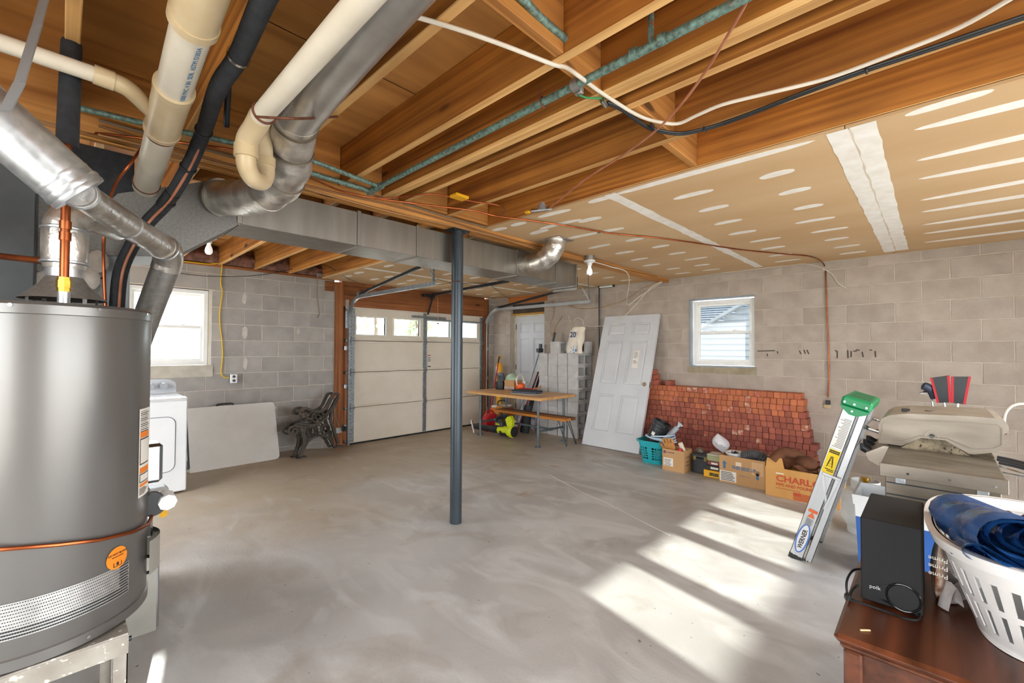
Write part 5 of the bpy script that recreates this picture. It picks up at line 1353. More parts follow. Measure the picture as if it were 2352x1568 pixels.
for r in range(13):
    z = r * .0695
    yr = 1.075 - .0142 * (12 - r) - (.03 if r in (11, 4) else 0)
    k = 0
    y = yr + BRW / 2 + random.uniform(0, .02)
    while y < 2.97:
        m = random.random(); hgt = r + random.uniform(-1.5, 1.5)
        me = bricks[3] if m < .09 else (bricks[0] if hgt > 9.5 else bricks[1] if hgt > 5 else bricks[2])  # colour chosen by height: light on the upper courses put into the brick
        x = BRX + random.uniform(-.008, .008)
        if r < 4 or y > 2.9 and r < 6: rest.box((x, y - BRW / 2, z), (x + BRL, y + BRW / 2, z + BRH), ch=.0025, mi=1 if me is bricks[2] else 0)
        else:
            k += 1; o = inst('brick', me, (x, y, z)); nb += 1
            tag(o, '%s brick, %s from the right end in the %s course from the top' % (('orange red', 'dull red', 'dark red', 'pale lime stained')[bricks.index(me)], ORD[k - 1], ORD[12 - r]), 'brick', BGRP)
        y += .0676 + random.uniform(-.0012, .0022)
for r, ys in ((13, (2.80, 2.868, 2.936)), (14, (2.835, 2.903)), (15, (2.87,))):
    for k, y in enumerate(ys):
        o = inst('brick', bricks[1], (BRX - .03 + random.uniform(-.02, .01), y, r * .0695), (0, 0, random.uniform(-.08, .08)))
        tag(o, '%s red brick from the right on the %s layer of the step atop the pile' % (ORD[k], {13: 'lowest', 14: 'middle', 15: 'topmost'}[r]), 'brick', BGRP)
o = inst('brick', bricks[1], (BRX - .0, 2.665, 13 * .0695 + .034), (R(90), 0, R(4))); tag(o, 'single brick laid flat on top of the pile next to the leaning door', 'brick', BGRP)
o.location.z = 13 * .0695 + BRW / 2
rb = rest.build('brick_pile_base', [bm_[1], bm_[2]], None, 'low courses of red bricks hidden behind the row of boxes', 'bricks', kind='stuff')

# ================================================================== ROW OF BOXES IN FRONT OF THE BRICKS
def slotted(P0, P1, z0, z1, cols, rows, m, th=.004, hr=.012, parent=None, name='wall'):
    pass
TEAL = mat('teal_plastic', '#27aab3', '#1f9da6', rough=.4, scale=5)
def sup(a, rx, ry, e=.45):
    c, s = math.cos(a), math.sin(a)
    return rx * math.copysign(abs(c) ** e, c), ry * math.copysign(abs(s) ** e, s)
tb = thing('teal_basket', 'teal plastic laundry basket holding black pots at the row end', 'basket', (5.185, 2.505, 0))
def basket_ring(bx, name, m, rx0, ry0, rx1, ry1, z0, z1, H_, th, n=56, a_lo=0.0, a_hi=6.28318, off=0.0):
    """band of the tapering basket wall between heights z0..z1"""
    def at(a, z, o):
        f = z / H_; x, y = sup(a, rx0 + (rx1 - rx0) * f + o, ry0 + (ry1 - ry0) * f + o); return (x, y, z)
    closed = abs(a_hi - a_lo - 6.28318) < 1e-3
    nn = n if closed else n + 1
    vs = []
    for (z, o) in ((z0, off), (z1, off), (z1, off - th), (z0, off - th)):
        vs += [at(a_lo + (a_hi - a_lo) * i / n, z, o) for i in range(nn)]
    fs = []
    for q in range(4):
        q2 = (q + 1) % 4
        for i in range(n):
            j = (i + 1) % nn
            fs.append((q * nn + i, q * nn + j, q2 * nn + j, q2 * nn + i))
    if not closed:
        fs.append((0, nn, 2 * nn, 3 * nn)); fs.append((n, 3 * nn + n, 2 * nn + n, nn + n))
    bx.add(vs, fs, 0, False)
b_ = MB(); A = (.145, .125, .20, .175, .28)
rx0, ry0, rx1, ry1, H_ = A
MB().prism([sup(i * 6.28318 / 40, rx0, ry0) for i in range(40)], .0, .008).build('base', TEAL, tb)
w_ = MB()
basket_ring(w_, '', TEAL, rx0, ry0, rx1, ry1, .0, .05, H_, .004); basket_ring(w_, '', TEAL, rx0, ry0, rx1, ry1, .20, .28, H_, .004)
NR = 46
for i in range(NR):      # lattice of slim ribs leaving rows of openings
    a = 6.28318 * i / NR
    basket_ring(w_, '', TEAL, rx0, ry0, rx1, ry1, .05, .20, H_, .004, n=1, a_lo=a - .026, a_hi=a + .026)
for z in (.08, .11, .14, .17): basket_ring(w_, '', TEAL, rx0, ry0, rx1, ry1, z - .006, z + .006, H_, .004)
w_.build('lattice_wall', TEAL, tb)
r_ = MB(); basket_ring(r_, '', TEAL, rx0, ry0, rx1, ry1, .262, .28, H_, .024, off=.02); r_.build('rim', TEAL, tb)
np_ = thing('nursery_pots', 'black plant pots nested and tilted in the teal basket', 'pots', (5.17, 2.60, .12), (R(24), R(8), R(0)))
np_.scale = (1.22, 1.22, 1.15)
for i in range(3):
    MB().shell([(.062, .012 + i * .03), (.085, .27 + i * .035), (.089, .27 + i * .035), (.089, .292 + i * .035), (.083, .292 + i * .035), (.058, .012 + i * .03)], 24).build('pot', BLACKP, np_)
for i in range(8):
    a = i * math.pi / 4
    MB().cbox((.088 * math.cos(a), .088 * math.sin(a), .335), (.02, .02, .02), ch=.003, T=None).build('rim_lug', BLACKP, np_)
MB().box((-.092, -.018, .20), (-.084, .015, .235)).build('white_mark', PAPER, np_)
MB().lathe([(0, .0), (.062, .0), (.065, .02), (0, .02)], 20).build('green_saucer', mat('green_plastic', '#3b8a6e', rough=.5), np_)
CLEAR = mat('cloudy_poly', '#cfd4da', '#aab2bb', rough=.25, scale=9, bump=.5, bscale=22)
pt = thing('wrapped_roll', 'long roll wrapped in clear plastic leaning out of the teal basket', 'roll', (5.10, 2.44, .20), (0, R(0), 0))
MB().cyl((0, 0, 0), (.17, -.17, .24), .034, n=18).build('roll', mat('grey_roll', '#8d949b', '#a5abb1', rough=.35, scale=8, bump=.3, bscale=18), pt)
MB().lathe([(.012, 0), (.02, .03), (.045, .06)], 14, T=Matrix.Translation((.17, -.17, .24)) @ Vector((.17, -.17, .24)).to_track_quat('Z', 'X').to_matrix().to_4x4()).build('twisted_end', CLEAR, pt)
hc = thing('clear_hose_coil', 'coil of clear blue plastic hose lying across the basket rim', 'hose', (5.16, 2.43, .30))
for i in range(4):
    MB().tube([(.10 * math.cos(a) + .01 * i, (.19 - .012 * i) * math.sin(a), .012 * i + .02 * math.sin(a + i)) for a in [k * math.pi / 14 for k in range(28)]], .010, 8, close=True).build('loop', mat('clear_hose', '#a9c3dc', '#c8d7e6', rough=.2, scale=6), hc)

def carton(name, label, x0, x1, y0, y1, h, m, t=.005, flaps=True):
    """open cardboard box; front is the face towards -X"""
    b = thing(name, label, 'cardboard box', ((x0 + x1) / 2, (y0 + y1) / 2, 0))
    dx, dy = (x1 - x0) / 2, (y1 - y0) / 2
    MB().box((-dx, -dy, .001), (dx, dy, .006)).build('bottom', m, b)
    MB().box((-dx, -dy, .006), (-dx + t, dy, h)).build('front_side', m, b)
    MB().box((dx - t, -dy, .006), (dx, dy, h)).build('back_side', m, b)
    MB().box((-dx + t, -dy, .006), (dx - t, -dy + t, h)).build('end_side', m, b)
    MB().box((-dx + t, dy - t, .006), (dx - t, dy, h)).build('end_side', m, b)
    return b, dx, dy
def front_text(b, dx, s, size, m, y, z, bold=0.0, xs=1.0): return text(s, size, m, b, (-dx - .0008, y, z), (0, -1, 0), (0, 0, 1), bold=bold, xscale=xs)
b1_, dx, dy = carton('small_carton', 'small brown cardboard box beside the teal basket', 4.892, 5.12, 2.03, 2.285, .245, CARD)
MB().box((-dx - .001, -.005, .185), (-dx, .115, .225)).build('print_block', mat('purple_ink', '#6b4a63', rough=.8), b1_) if False else None
q = MB().box((-dx - .001, .085, .195), (-dx, .115, .225)).build('print_square', mat('purple_ink', '#6b4a63', rough=.8), b1_)
front_text(b1_, dx, 'CHARTER', .021, mat('purple_ink', '#6b4a63', rough=.8), .078, .203, .0006)
lbq = MB().box((-dx - .001, .0, .055), (-dx, .112, .145)).build('shipping_label', PAPER, b1_)
for i in range(5):
    q = MB().box((-dx - .0016, .02 + .01 * (i % 3), .13 - i * .016 - .006), (-dx - .001, .105, .13 - i * .016)).build('print_line', INK, lbq); q.location -= lbq.location
q = MB()
for z in (.16, .11, .07): q.box((-.06, -dy - .001, z), (.03, -dy, z + .014))
q.build('end_print', mat('brown_ink', '#8d6a4a', rough=.8), b1_, kind='stuff')
gl = thing('work_glove', 'tan leather work glove draped over the small cardboard box', 'glove', (4.99, 2.235, .20), (R(-8), R(-14), 0))
LEATH = mat('tan_leather', '#c58b4c', '#a8733a', rough=.8, scale=9, bump=.4, bscale=30)
MB().box((-.02, -.07, 0), (.03, .06, .11), ch=.02).build('palm', LEATH, gl)
for i in range(4): MB().tube(curve([(.005, -.055 + i * .035, .10), (.005, -.058 + i * .037, .14), (.012, -.06 + i * .038, .165 - .01 * abs(i - 1.5))], 3), [.016] * 6 + [.012], 8).build('finger', LEATH, gl)
MB().tube(curve([(.0, .06, .04), (.0, .085, .07), (.0, .09, .10)], 3), [.016] * 6 + [.012], 8).build('thumb', LEATH, gl)
rbw = thing('red_white_bottle', 'small white and red bottle standing in the small cardboard box', 'bottle', (4.97, 2.10, .14), (0, R(-12), 0))
MB().lathe([(0, 0), (.034, 0), (.036, .08), (.02, .11), (0, .112)], 18).build('body', WHITEP, rbw)
MB().lathe([(.0345, .07), (.037, .085), (.026, .12), (0, .125)], 18).build('cap', REDP, rbw)
cf = thing('paper_roll', 'cream paper roll sticking out of the small cardboard box', 'paper roll', (5.03, 2.06, .14), (R(-18), R(-10), 0))
MB().cyl((0, 0, 0), (0, 0, .19), .026, n=16).build('roll', mat('cream_paper', '#ddd3bd', rough=.8), cf)
tbx = thing('black_toolbox', 'black plastic toolbox with latches beside the small cardboard box', 'toolbox', (5.15, 1.905, 0))
MB().box((-.12, -.10, 0), (.12, .10, .17), ch=.008).build('body', BLACKP, tbx)
MB().box((-.125, -.105, .17), (.125, .105, .215), ch=.015).build('lid', mat('charcoal_plastic', '#2b3238', '#353d44', rough=.45), tbx)
for y in (-.06, .06): MB().box((-.131, y - .018, .145), (-.12, y + .018, .195), ch=.003).build('latch', mat('brass_latch', '#7a6a3a', rough=.5, metal=.5), tbx)
cc = thing('wire_coil', 'silver coil of wire lying on the black toolbox', 'wire coil', (5.14, 1.955, .218))
for i in range(3): MB().tube([(.055 * math.cos(a), (.06 - .012 * i) * math.sin(a), .008 + .012 * i) for a in [k * math.pi / 10 for k in range(20)]], .006, 6, close=True).build('loop', CHROME, cc)
yb = [('yellow_parts_box', 'flat yellow tool parts box at the bottom of the short stack', 4.955, 0, .075, .105, YELLOWP), ('dark_parts_box', 'flat black parts case in the middle of the short stack', 4.975, .076, .05, .09, BLACKP), ('maroon_parts_box', 'flat maroon parts box above the black case', 4.985, .127, .045, .075, mat('maroon_card', '#74363a', '#8a4a48', rough=.6, scale=9))]
for nm, lab, x, z, h, hw, m in yb:
    t = thing(nm, lab, 'case', (x + .09, 1.745, z))
    MB().box((-.09, -hw + .01, 0), (.09, hw - .01, h), ch=.004).build('box', m, t)
    MB().box((-.0915, -hw * .6, h * .25), (-.09, hw * .3, h * .7)).build('print', mat('black_print', '#2c2a26', '#8a7a30', rough=.7, scale=60) if nm[0] == 'y' else PAPER, t)
ck = thing('clear_organizer', 'small clear green organizer case on top of the short stack', 'case', (5.07, 1.74, .173))
MB().box((-.09, -.075, 0), (.09, .075, .06), ch=.008).build('tray', mat('olive_clear', '#8f9266', '#a3a57c', rough=.3), ck)
MB().box((-.092, -.077, .06), (.092, .077, .072), ch=.005).build('lid', mat('clear_lid', '#c9ccba', rough=.2), ck)
wb = thing('white_poly_bag', 'crumpled white plastic bag above the flat organizer case', 'bag', (5.17, 1.70, .246))
g = MB(); g.grid(16, 12, lambda u, v: ((.05 + .05 * v) * math.cos(u * 6.283) * math.sin(v * 3.0 + .1) * (1 + .2 * math.sin(u * 19 + v * 8)), .10 * math.sin(u * 6.283) * math.sin(v * 3.0 + .1) * (1 + .15 * math.cos(u * 13)) + .06 * v, .20 * v))
g.build('bag', mat('white_film', '#e3e3e6', '#c9cad2', rough=.3, scale=8, bump=.6, bscale=18), wb)
# carton with arrows
b2_, dx, dy = carton('printed_carton', 'large cardboard box printed THIS SIDE UP with blue arrows', 4.872, 5.22, 1.213, 1.645, .285, CARD)
front_text(b2_, dx, 'THIS SIDE UP', .046, BLUEINK, .095, .158, .0014, .86)
front_text(b2_, dx, 'MADE IN U.S.A.', .014, BLUEINK, .02, .095)
for y, z in ((.165, .15), (-.148, .09)):
    a = MB().prism([(-.012, 0), (.012, 0), (.012, .05), (.024, .05), (0, .082), (-.024, .05), (-.012, .05)], 0, .0008, Matrix.Translation((-dx - .0002, y, z)) @ Matrix(((0, 0, -1, 0), (-1, 0, 0, 0), (0, 1, 0, 0), (0, 0, 0, 1))))
    a.build('arrow_print', BLUEINK, b2_)
lbq = MB().box((-dx - .001, .05, .02), (-dx, .212, .125)).build('address_label', PAPER, b2_)
random.seed(5)
for i in range(6):
    q = MB().box((-dx - .0016, .20 - random.uniform(.06, .14), .115 - i * .016 - .007), (-dx - .001, .20, .115 - i * .016)).build('print_line', INK, lbq); q.location -= lbq.location
lb2 = MB().box((-dx - .001, -.20, .13), (-dx, -.095, .26)).build('tan_label', mat('tan_label', '#d8b58c', '#cfa97c', rough=.85), b2_)
for i in range(3):
    q = MB().box((-dx - .0016, -.17, .17 - i * .012), (-dx - .001, -.12, .176 - i * .012)).build('print_line', mat('brown_ink', '#8d6a4a', rough=.8), lb2); q.location -= lb2.location
MB().box((-dx - .001, .0, .195), (-dx, .055, .235)).build('paper_patch', mat('pale_patch', '#e3d3ba', rough=.85), b2_)
fd = thing('flex_hose', 'black ribbed flexible hose stuffed in the large printed box', 'hose', (5.02, 1.33, .255))
pth = curve([(-.03, .11, .02), (-.05, .03, .055), (-.05, -.05, .05), (-.03, -.11, .0)], 10)
MB().tube(pth, [.05 + .006 * (i % 2) for i in range(len(pth))], 18).build('ribbed_hose', mat('ribbed_black', '#3a3b3d', '#5a5c5e', rough=.45), fd)
wt_ = thing('white_tub', 'white plastic tub of small parts in the large printed box', 'tub', (5.03, 1.54, .17))
MB().shell([(.001, .004), (.065, .0), (.085, .13), (.092, .13), (.092, .118), (.08, .118), (.06, .008), (.001, .01)], 24).build('tub', WHITEP, wt_)
for i in range(7):
    a = i * .9
    MB().tube(curve([(.05 * math.cos(a), .05 * math.sin(a), .10), (.02 * math.cos(a + 1), .03 * math.sin(a + 1), .135), (-.05 * math.cos(a + .5), .04 * math.sin(a), .12)], 3), .007, 6).build('small_part', (BLACKP, GREYP, CHROME)[i % 3], wt_)
pc_ = thing('pink_board', 'pinkish flat board slanting out of the large printed box', 'board', (5.06, 1.44, .15), (R(35), 0, 0))
MB().box((-.08, -.01, 0), (.08, .008, .22)).build('board', mat('pink_card', '#b98a7c', rough=.85), pc_)
# carton with orange print
b3_, dx, dy = carton('pipe_carton', 'long orange brown box with large red lettering behind the ladder', 4.742, 5.12, .60, 1.178, .275, CARDO)
front_text(b3_, dx, 'CHARLOTTE', .078, REDINK, .20, .155, .0025, 1.15)
front_text(b3_, dx, 'PIPE AND FOUNDRY', .036, REDINK, .20, .112, .001, 1.05)
front_text(b3_, dx, 'CHARLOTTE, NORTH CAROLINA', .013, REDINK, .20, .085)
flg = MB()
for i in range(6): flg.box((-dx - .0008, -.10 if i % 2 else -.10, .008 + i * .011), (-dx, .06, .0155 + i * .011))
flg.build('flag_stripes', REDINK, b3_, kind='stuff')
MB().box((-dx - .0012, .0, .045), (-dx - .0002, .06, .075)).build('flag_canton', REDINK, b3_)
MB().box((-dx - .0016, .135, .222), (-dx - .0008, .2, .232)).build('tape_scrap', PAPER, b3_)
MB().bar((-dx, .13, .275), (-dx - .10, .16, .33), .005, .25, up=(1, 0, 0)) if False else None
fl = MB().add([(-dx, .285, .275), (-dx, .13, .275), (-dx + .05, .16, .36), (-dx + .04, .285, .35)], [(0, 1, 2, 3)]).add([(-dx + .004, .285, .275), (-dx + .004, .13, .275), (-dx + .054, .16, .36), (-dx + .044, .285, .35)], [(3, 2, 1, 0)])
fl.build('flap', CARDO, b3_)
FUR = mat('brown_suede', '#6b4126', '#53301b', rough=.85, scale=12, bump=.5, bscale=30)
jk = thing('brown_jacket', 'crumpled dark brown leather jacket in the orange brown box', 'jacket', (4.92, .96, .16))
g = MB(); g.grid(26, 18, lambda u, v: (.16 * (u - .5) * 2 * .95, .19 * (v - .5) * 2, .10 + .10 * math.sin(u * 3.1) * math.sin(v * 3.1) + .028 * math.sin(u * 11 + v * 4) + .022 * math.cos(v * 13 + u * 6)))
g.build('jacket', FUR, jk)
MB().ball((-.03, -.09, .17), .085, 14, sq=(1, 1.1, .75)).build('sleeve', FUR, jk)
MB().tube(curve([(-.12, .17, .16), (-.05, .1, .24), (.02, .02, .22), (.08, -.04, .2)], 5), [.05] * 16, 12).build('sleeve', FUR, jk)
ps = thing('sheepskin_scrap', 'small cream fleece scrap at the end of the orange brown box', 'fleece', (4.90, .72, .20))
MB().ball((0, 0, .06), .075, 12, sq=(1.2, 1, .75)).build('fleece', mat('fleece', '#cbb79c', '#b19b7e', rough=1, bump=.8, bscale=30), ps)
wbw = thing('white_bowl', 'white plastic bowl of odds and ends behind the ladder', 'bowl', (4.95, .585, .276))
MB().shell([(.001, .004), (.05, 0), (.095, .085), (.10, .09), (.092, .088), (.048, .006), (.001, .008)], 26).build('bowl', WHITEP, wbw)
for i in range(4): MB().ball((.04 * math.cos(i * 1.6), .04 * math.sin(i * 1.6), .075), .024, 8).build('small_part', (BLACKP, REDP, GREYP, BLACKP)[i], wbw)
wbw.location = (4.98, .655, .276)

# ================================================================== STEP LADDER
ALR = mat('ladder_aluminium', '#cfd1d2', '#bfc2c4', rough=.32, metal=.75, scale=10, stretch=(1, 1, .1))
GREENP = mat('green_plastic_cap', '#0f8a52', '#0c7d49', rough=.4)
la = thing('step_ladder', 'folded aluminium step ladder with a green top leaning on the grill', 'ladder', (3.425, .715, .012), (R(16.5), 0, 0))
LW, LL = .455, 1.135
def rail(x, s, y0, y1, name, z0=.0, z1=LL):
    m = MB().box((x, y1, z0), (x + s * .003, y0, z1)) if s > 0 else MB().box((x + s * .003, y1, z0), (x, y0, z1))
    lo, hi = (x, x + s * .026) if s > 0 else (x + s * .026, x)
    m.box((lo, y0 - .003, z0), (hi, y0, z1)).box((lo, y1, z0), (hi, y1 + .003, z1))
    # two ribs along the web
    for f in (.3, .7):
        yy = y1 + (y0 - y1) * f
        m.box((min(x, x - s * .0025), yy - .003, z0), (max(x, x - s * .0025), yy + .003, z1))
    return m.build(name, ALR, la)
for x, s in ((0, 1), (LW, -1)):
    rail(x, s, .0, -.075, 'front_rail'); rail(x + s * .012, s, -.086, -.124, 'rear_rail')
    MB().box((x - .004, -.079, -.006), (x + .028, .004, .03) ) if False else None
    MB().box((min(x, x + s * .03) - .003, -.079, -.008), (max(x, x + s * .03) + .003, .004, .026), ch=.003).build('foot', BLACKP, la)
    MB().box((min(x + s * .01, x + s * .04), -.128, -.008), (max(x + s * .01, x + s * .04), -.083, .024), ch=.003).build('foot', BLACKP, la)
for z in (.26, .53, .80): MB().box((.003, -.078, z), (LW - .003, .0, z + .024), ch=.003).build('step', ALR, la)
for z in (.18, .5, .82): MB().box((.015, -.122, z), (LW - .015, -.114, z + .022), ch=.002).build('rear_brace', ALR, la)
MB().bar((-.004, -.02, .62), (-.004, -.085, .45), .012, .003, up=(1, 0, 0)).build('spreader', ALR, la)
MB().bar((-.004, -.105, .62), (-.004, -.09, .40), .012, .003, up=(1, 0, 0)).build('spreader', ALR, la)
MB().box((-.008, -.115, .61), (-.002, -.015, .63), ch=.003).build('spreader_pivot', ALR, la)
tc_ = MB().box((-.02, -.135, LL - .055), (LW + .02, .02, LL + .006), ch=.012).build('top_cap', GREENP, la)
q = MB().prism([(-.02, 0), (.135 - .02, 0), (.09, .05), (.02, .05)], -.0, .001); 
MB().prism([(.02, LL - .055), (-.135, LL - .055), (-.12, LL - .075), (-.08, LL - .10), (-.04, LL - .10), (.0, LL - .075)], -.022, -.0, Matrix(((0, 0, 1, 0), (1, 0, 0, 0), (0, 1, 0, 0), (0, 0, 0, 1)))).build('cap_cheek', GREENP, la)
for y, z in ((-.0, LL - .03), (-.05, LL - .03), (-.11, LL - .03), (-.05, LL - .075)): MB().cyl((-.021, y, z), (-.027, y, z), .006, n=10).build('rivet', CHROME, la)
MB().box((.06, -.11, LL + .006), (LW - .06, -.01, LL + .008)).build('tool_tray', mat('green_dark', '#0a6a40', rough=.5), la)
def rlabel(name, y0, y1, z0, z1, m): return MB().box((-.0045, y1, z0), (-.003, y0, z1)).build(name, m, la)
l1 = rlabel('instruction_label', -.008, -.07, .80, 1.01, PAPER)
random.seed(8)
for i in range(20):
    z = 1.0 - i * .0098
    q = MB().box((-.005, -.066, z - .005), (-.0045, -.066 + random.uniform(.035, .055), z)).build('print_line', mat('grey_ink', '#8d8d8d', rough=.8), l1); q.location -= l1.location
l2 = rlabel('caution_label', -.008, -.07, .63, .79, mat('caution_yellow', '#f0d21a', rough=.6))
for (z0, z1, a, b) in ((.765, .785, -.066, -.012), (.655, .66, -.066, -.02), (.645, .65, -.066, -.03)):
    q = MB().box((-.005, a, z0), (-.0045, b, z1)).build('print_line', INK, l2); q.location -= l2.location
q = text('CAUTION', .0115, mat('caution_yellow', '#f0d21a'), l2, (-.0055, -.014, .771), (0, -1, 0), (0, 0, 1)); q.location -= l2.location
q = MB()
for a in (-.5, .5):
    for b in (0, 1): q.bar((-.0048, -.039 + a * .03, .67), (-.0048, -.039 + a * .006 + .006 * b, .745), .003, .0006, up=(1, 0, 0))
for k in range(4): q.bar((-.0048, -.052 + k * .003, .68 + k * .016), (-.0048, -.026 - k * .003, .68 + k * .016), .002, .0006, up=(1, 0, 0))
q = q.build('ladder_symbol', INK, l2); q.location -= l2.location
l3 = rlabel('warning_label', -.016, -.066, .345, .365, mat('warning_orange', '#d9642c', rough=.6))
q = MB().prism([(-.02, .31), (-.062, .31), (-.041, .345)], .0044, .005, Matrix(((0, 0, -1, 0), (1, 0, 0, 0), (0, 1, 0, 0), (0, 0, 0, 1)))).build('hazard_triangle', mat('warning_orange', '#d9642c'), la)
for i in range(7): MB().box((-.0048, -.062 + random.uniform(0, .008), .296 - i * .007), (-.0042, -.02, .299 - i * .007)).build('print_line', mat('grey_ink', '#8d8d8d'), la)
oval = [( -.038 + .03 * math.cos(a), .155 + .10 * math.sin(a)) for a in [i * math.pi / 16 for i in range(32)]]
PZ = Matrix(((0, 0, -1, 0), (1, 0, 0, 0), (0, 1, 0, 0), (0, 0, 0, 1)))
MB().stroke(oval, .008, .0034, .0046, PZ, close=True).build('brand_oval', mat('brand_blue', '#4a6fb5', rough=.5), la)
MB().prism([(-.038 + .027 * math.cos(a), .155 + .095 * math.sin(a)) for a in [i * math.pi / 16 for i in range(32)]], .0032, .0042, PZ).build('oval_field', mat('oval_silver', '#d9dadb', rough=.4, metal=.3), la)
text('WERNER', .036, INK, la, (-.0052, -.051, .085), (0, .0, 1), (0, 1, 0) if False else (0, 1, 0), bold=.0008, xscale=.92)

# ================================================================== GRILL, GOLF BAG, PROPANE, PAIL
SST = mat('dull_stainless', '#8f8679', '#766d61', rough=.38, metal=.75, scale=7, stretch=(1, .3, 1), rough2=.5)
SSTL = mat('dusty_lid', '#bfb5a6', '#aa9f8f', rough=.45, metal=.45, scale=6)
SOOT = mat('sooty_steel', '#8d8068', '#4d4436', rough=.5, metal=.6, scale=18, speck='#1f1b16', spscale=55, splo=.62)
gr = thing('gas_grill', 'old stainless gas grill seen from its side shelf end', 'grill', (3.6, 0, 0))
YZ = Matrix(((0, 0, 1, 0), (1, 0, 0, 0), (0, 1, 0, 0), (0, 0, 0, 1)))   # prism xy -> world y,z ; extrude along x
lidp = [(.252, .815), (.25, .93), (.235, .968), (.20, .992), (.12, 1.01), (-.12, 1.022), (-.24, 1.022), (-.275, 1.01), (-.288, .985), (-.288, .95), (-.272, .94), (-.268, .862), (-.235, .835), (-.16, .812)]
notch = [(-.135, .812), (-.045, .872), (.06, .872), (.145, .812)]
MB().prism(lidp + notch[0:0], -.0, .0, YZ)
end_plate = [(.252, .815)] + lidp[1:] + notch
for x in (-.042, .50): MB().prism(end_plate, x, x + .006, YZ).build('lid_end', SOOT if x > 0 else SST, gr)
shellp = lidp[1:11]
ls = MB()
for (a, b) in zip(shellp[:-1], shellp[1:]):
    ls.add([(-.036, a[0], a[1]), (-.036, b[0], b[1]), (.50, b[0], b[1]), (.50, a[0], a[1])], [(0, 1, 2, 3)]).add([(-.036, a[0] * .98, a[1] - .008), (-.036, b[0] * .98, b[1] - .008), (.50, b[0] * .98, b[1] - .008), (.50, a[0] * .98, a[1] - .008)], [(3, 2, 1, 0)])
ls.box((-.036, .246, .815), (.50, .252, .932))
ls.build('lid_shell', SSTL, gr)
MB().stroke([(.235, .835), (.235, .93), (.215, .955), (.18, .97), (-.1, .985), (-.25, .985), (-.262, .97), (-.262, .88), (-.23, .855), (-.15, .84), (-.05, .885), (.065, .885), (.15, .835)], .005, -.047, -.042, YZ, close=True).build('pressed_bead', SST, gr)
MB().stroke([(.012 + .028 * math.cos(a), .885 + .035 * math.sin(a)) for a in [i * math.pi / 10 for i in range(11)]], .006, -.048, -.042, YZ).build('spit_lug', SST, gr)
MB().cyl((-.045, .012, .89), (-.041, .012, .89), .013, n=16).build('spit_hole', BLACKP, gr)
MB().box((-.02, -.24, .62), (.48, .22, .80), ch=.006).build('firebox', SOOT, gr)
MB().prism([(-.15, .79), (.16, .79), (.07, .868), (-.055, .868)], -.028, -.024, YZ).build('firebox_end', SOOT, gr)
MB().box((-.60, -.235, .775), (-.045, .205, .80), ch=.003).build('side_shelf', mat('stained_shelf', '#948b7e', '#635a4b', rough=.4, metal=.6, scale=9, stretch=(1, .4, 1)), gr)
MB().box((-.605, -.24, .735), (-.598, .21, .802), ch=.002).build('shelf_lip', SST, gr)
for y in (-.2, -.05, .1): MB().cyl((-.606, y, .765), (-.609, y, .765), .006, n=8).build('rivet', CHROME, gr)
MB().box((-.58, -.22, .60), (-.04, .19, .77), ch=.004).build('shelf_frame', SST, gr)
for z in (.64, .70): MB().box((-.583, -.215, z), (-.58, .185, z + .006)).build('frame_fold', DARKSTEEL, gr)
for y in (-.16, .13): MB().box((-.586, y - .02, .705), (-.58, y + .02, .74), ch=.002).cyl((-.588, y, .722), (-.584, y, .722), .007, n=8).build('bracket', GALVB, gr)
for x, y in ((-.03, -.22), (-.03, .20), (.47, -.22), (.47, .20)): MB().box((x - .018, y - .018, .0), (x + .018, y + .018, .62), ch=.003).build('leg', mat('pale_leg', '#d3d1cb', rough=.4), gr)
MB().box((-.03, -.22, .10), (.47, .20, .115)).build('bottom_shelf', SST, gr)
MB().prism([(.205, .655), (.30, .70), (.315, .745), (.23, .80), (.205, .80)], -.06, .50, YZ).build('control_panel', SSTL, gr)
for i, x in enumerate((.02, .20, .38)):
    MB().cyl((x, .30, .745), (x, .335, .765), .026, n=16).box((x - .006, .325, .745), (x + .006, .35, .79), ch=.003).build('control_knob', BLACKP, gr)
MB().tube(curve([(-.02, .25, .88), (-.02, .315, .90), (.02, .325, .905), (.44, .325, .905), (.48, .315, .90), (.48, .25, .88)], 5), .013, 12).build('lid_handle', CHROME, gr)
MB().lathe([(.022, 0), (.026, .006), (.018, .008)], 20, c=(.16, .02, 1.014)).build('emblem_ring', CHROME, gr)
MB().box((.10, .11, 1.008), (.15, .15, 1.022), ch=.003).build('lid_badge', DARKSTEEL, gr)
for i in range(2):
    MB().tube(curve([(-.05 + .1 * i, -.25, .79), (-.06 + .1 * i, -.30, .785), (-.09 + .1 * i, -.40, .77), (-.10 + .1 * i, -.46, .76)], 4), .015, 10).build('tool_handle', BLACKP, gr)
MB().tube(curve([(-.02, -.24, .76), (-.06, -.33, .745), (-.06, -.36, .725), (-.03, -.25, .73)], 4), .005, 8).build('tool_hook', CHROME, gr)
gf = thing('golf_clubs', 'golf bag with red and black club covers behind the grill', 'golf bag', (5.28, -.10, 0))
MB().lathe([(0, 0), (.12, 0), (.125, .03), (.115, .75), (.12, .82), (.112, .82), (.105, .76), (0, .72)], 22).build('bag', mat('bag_nylon', '#2a2c31', rough=.7), gf)
RB = mat('cover_red', '#b3202b', rough=.6)
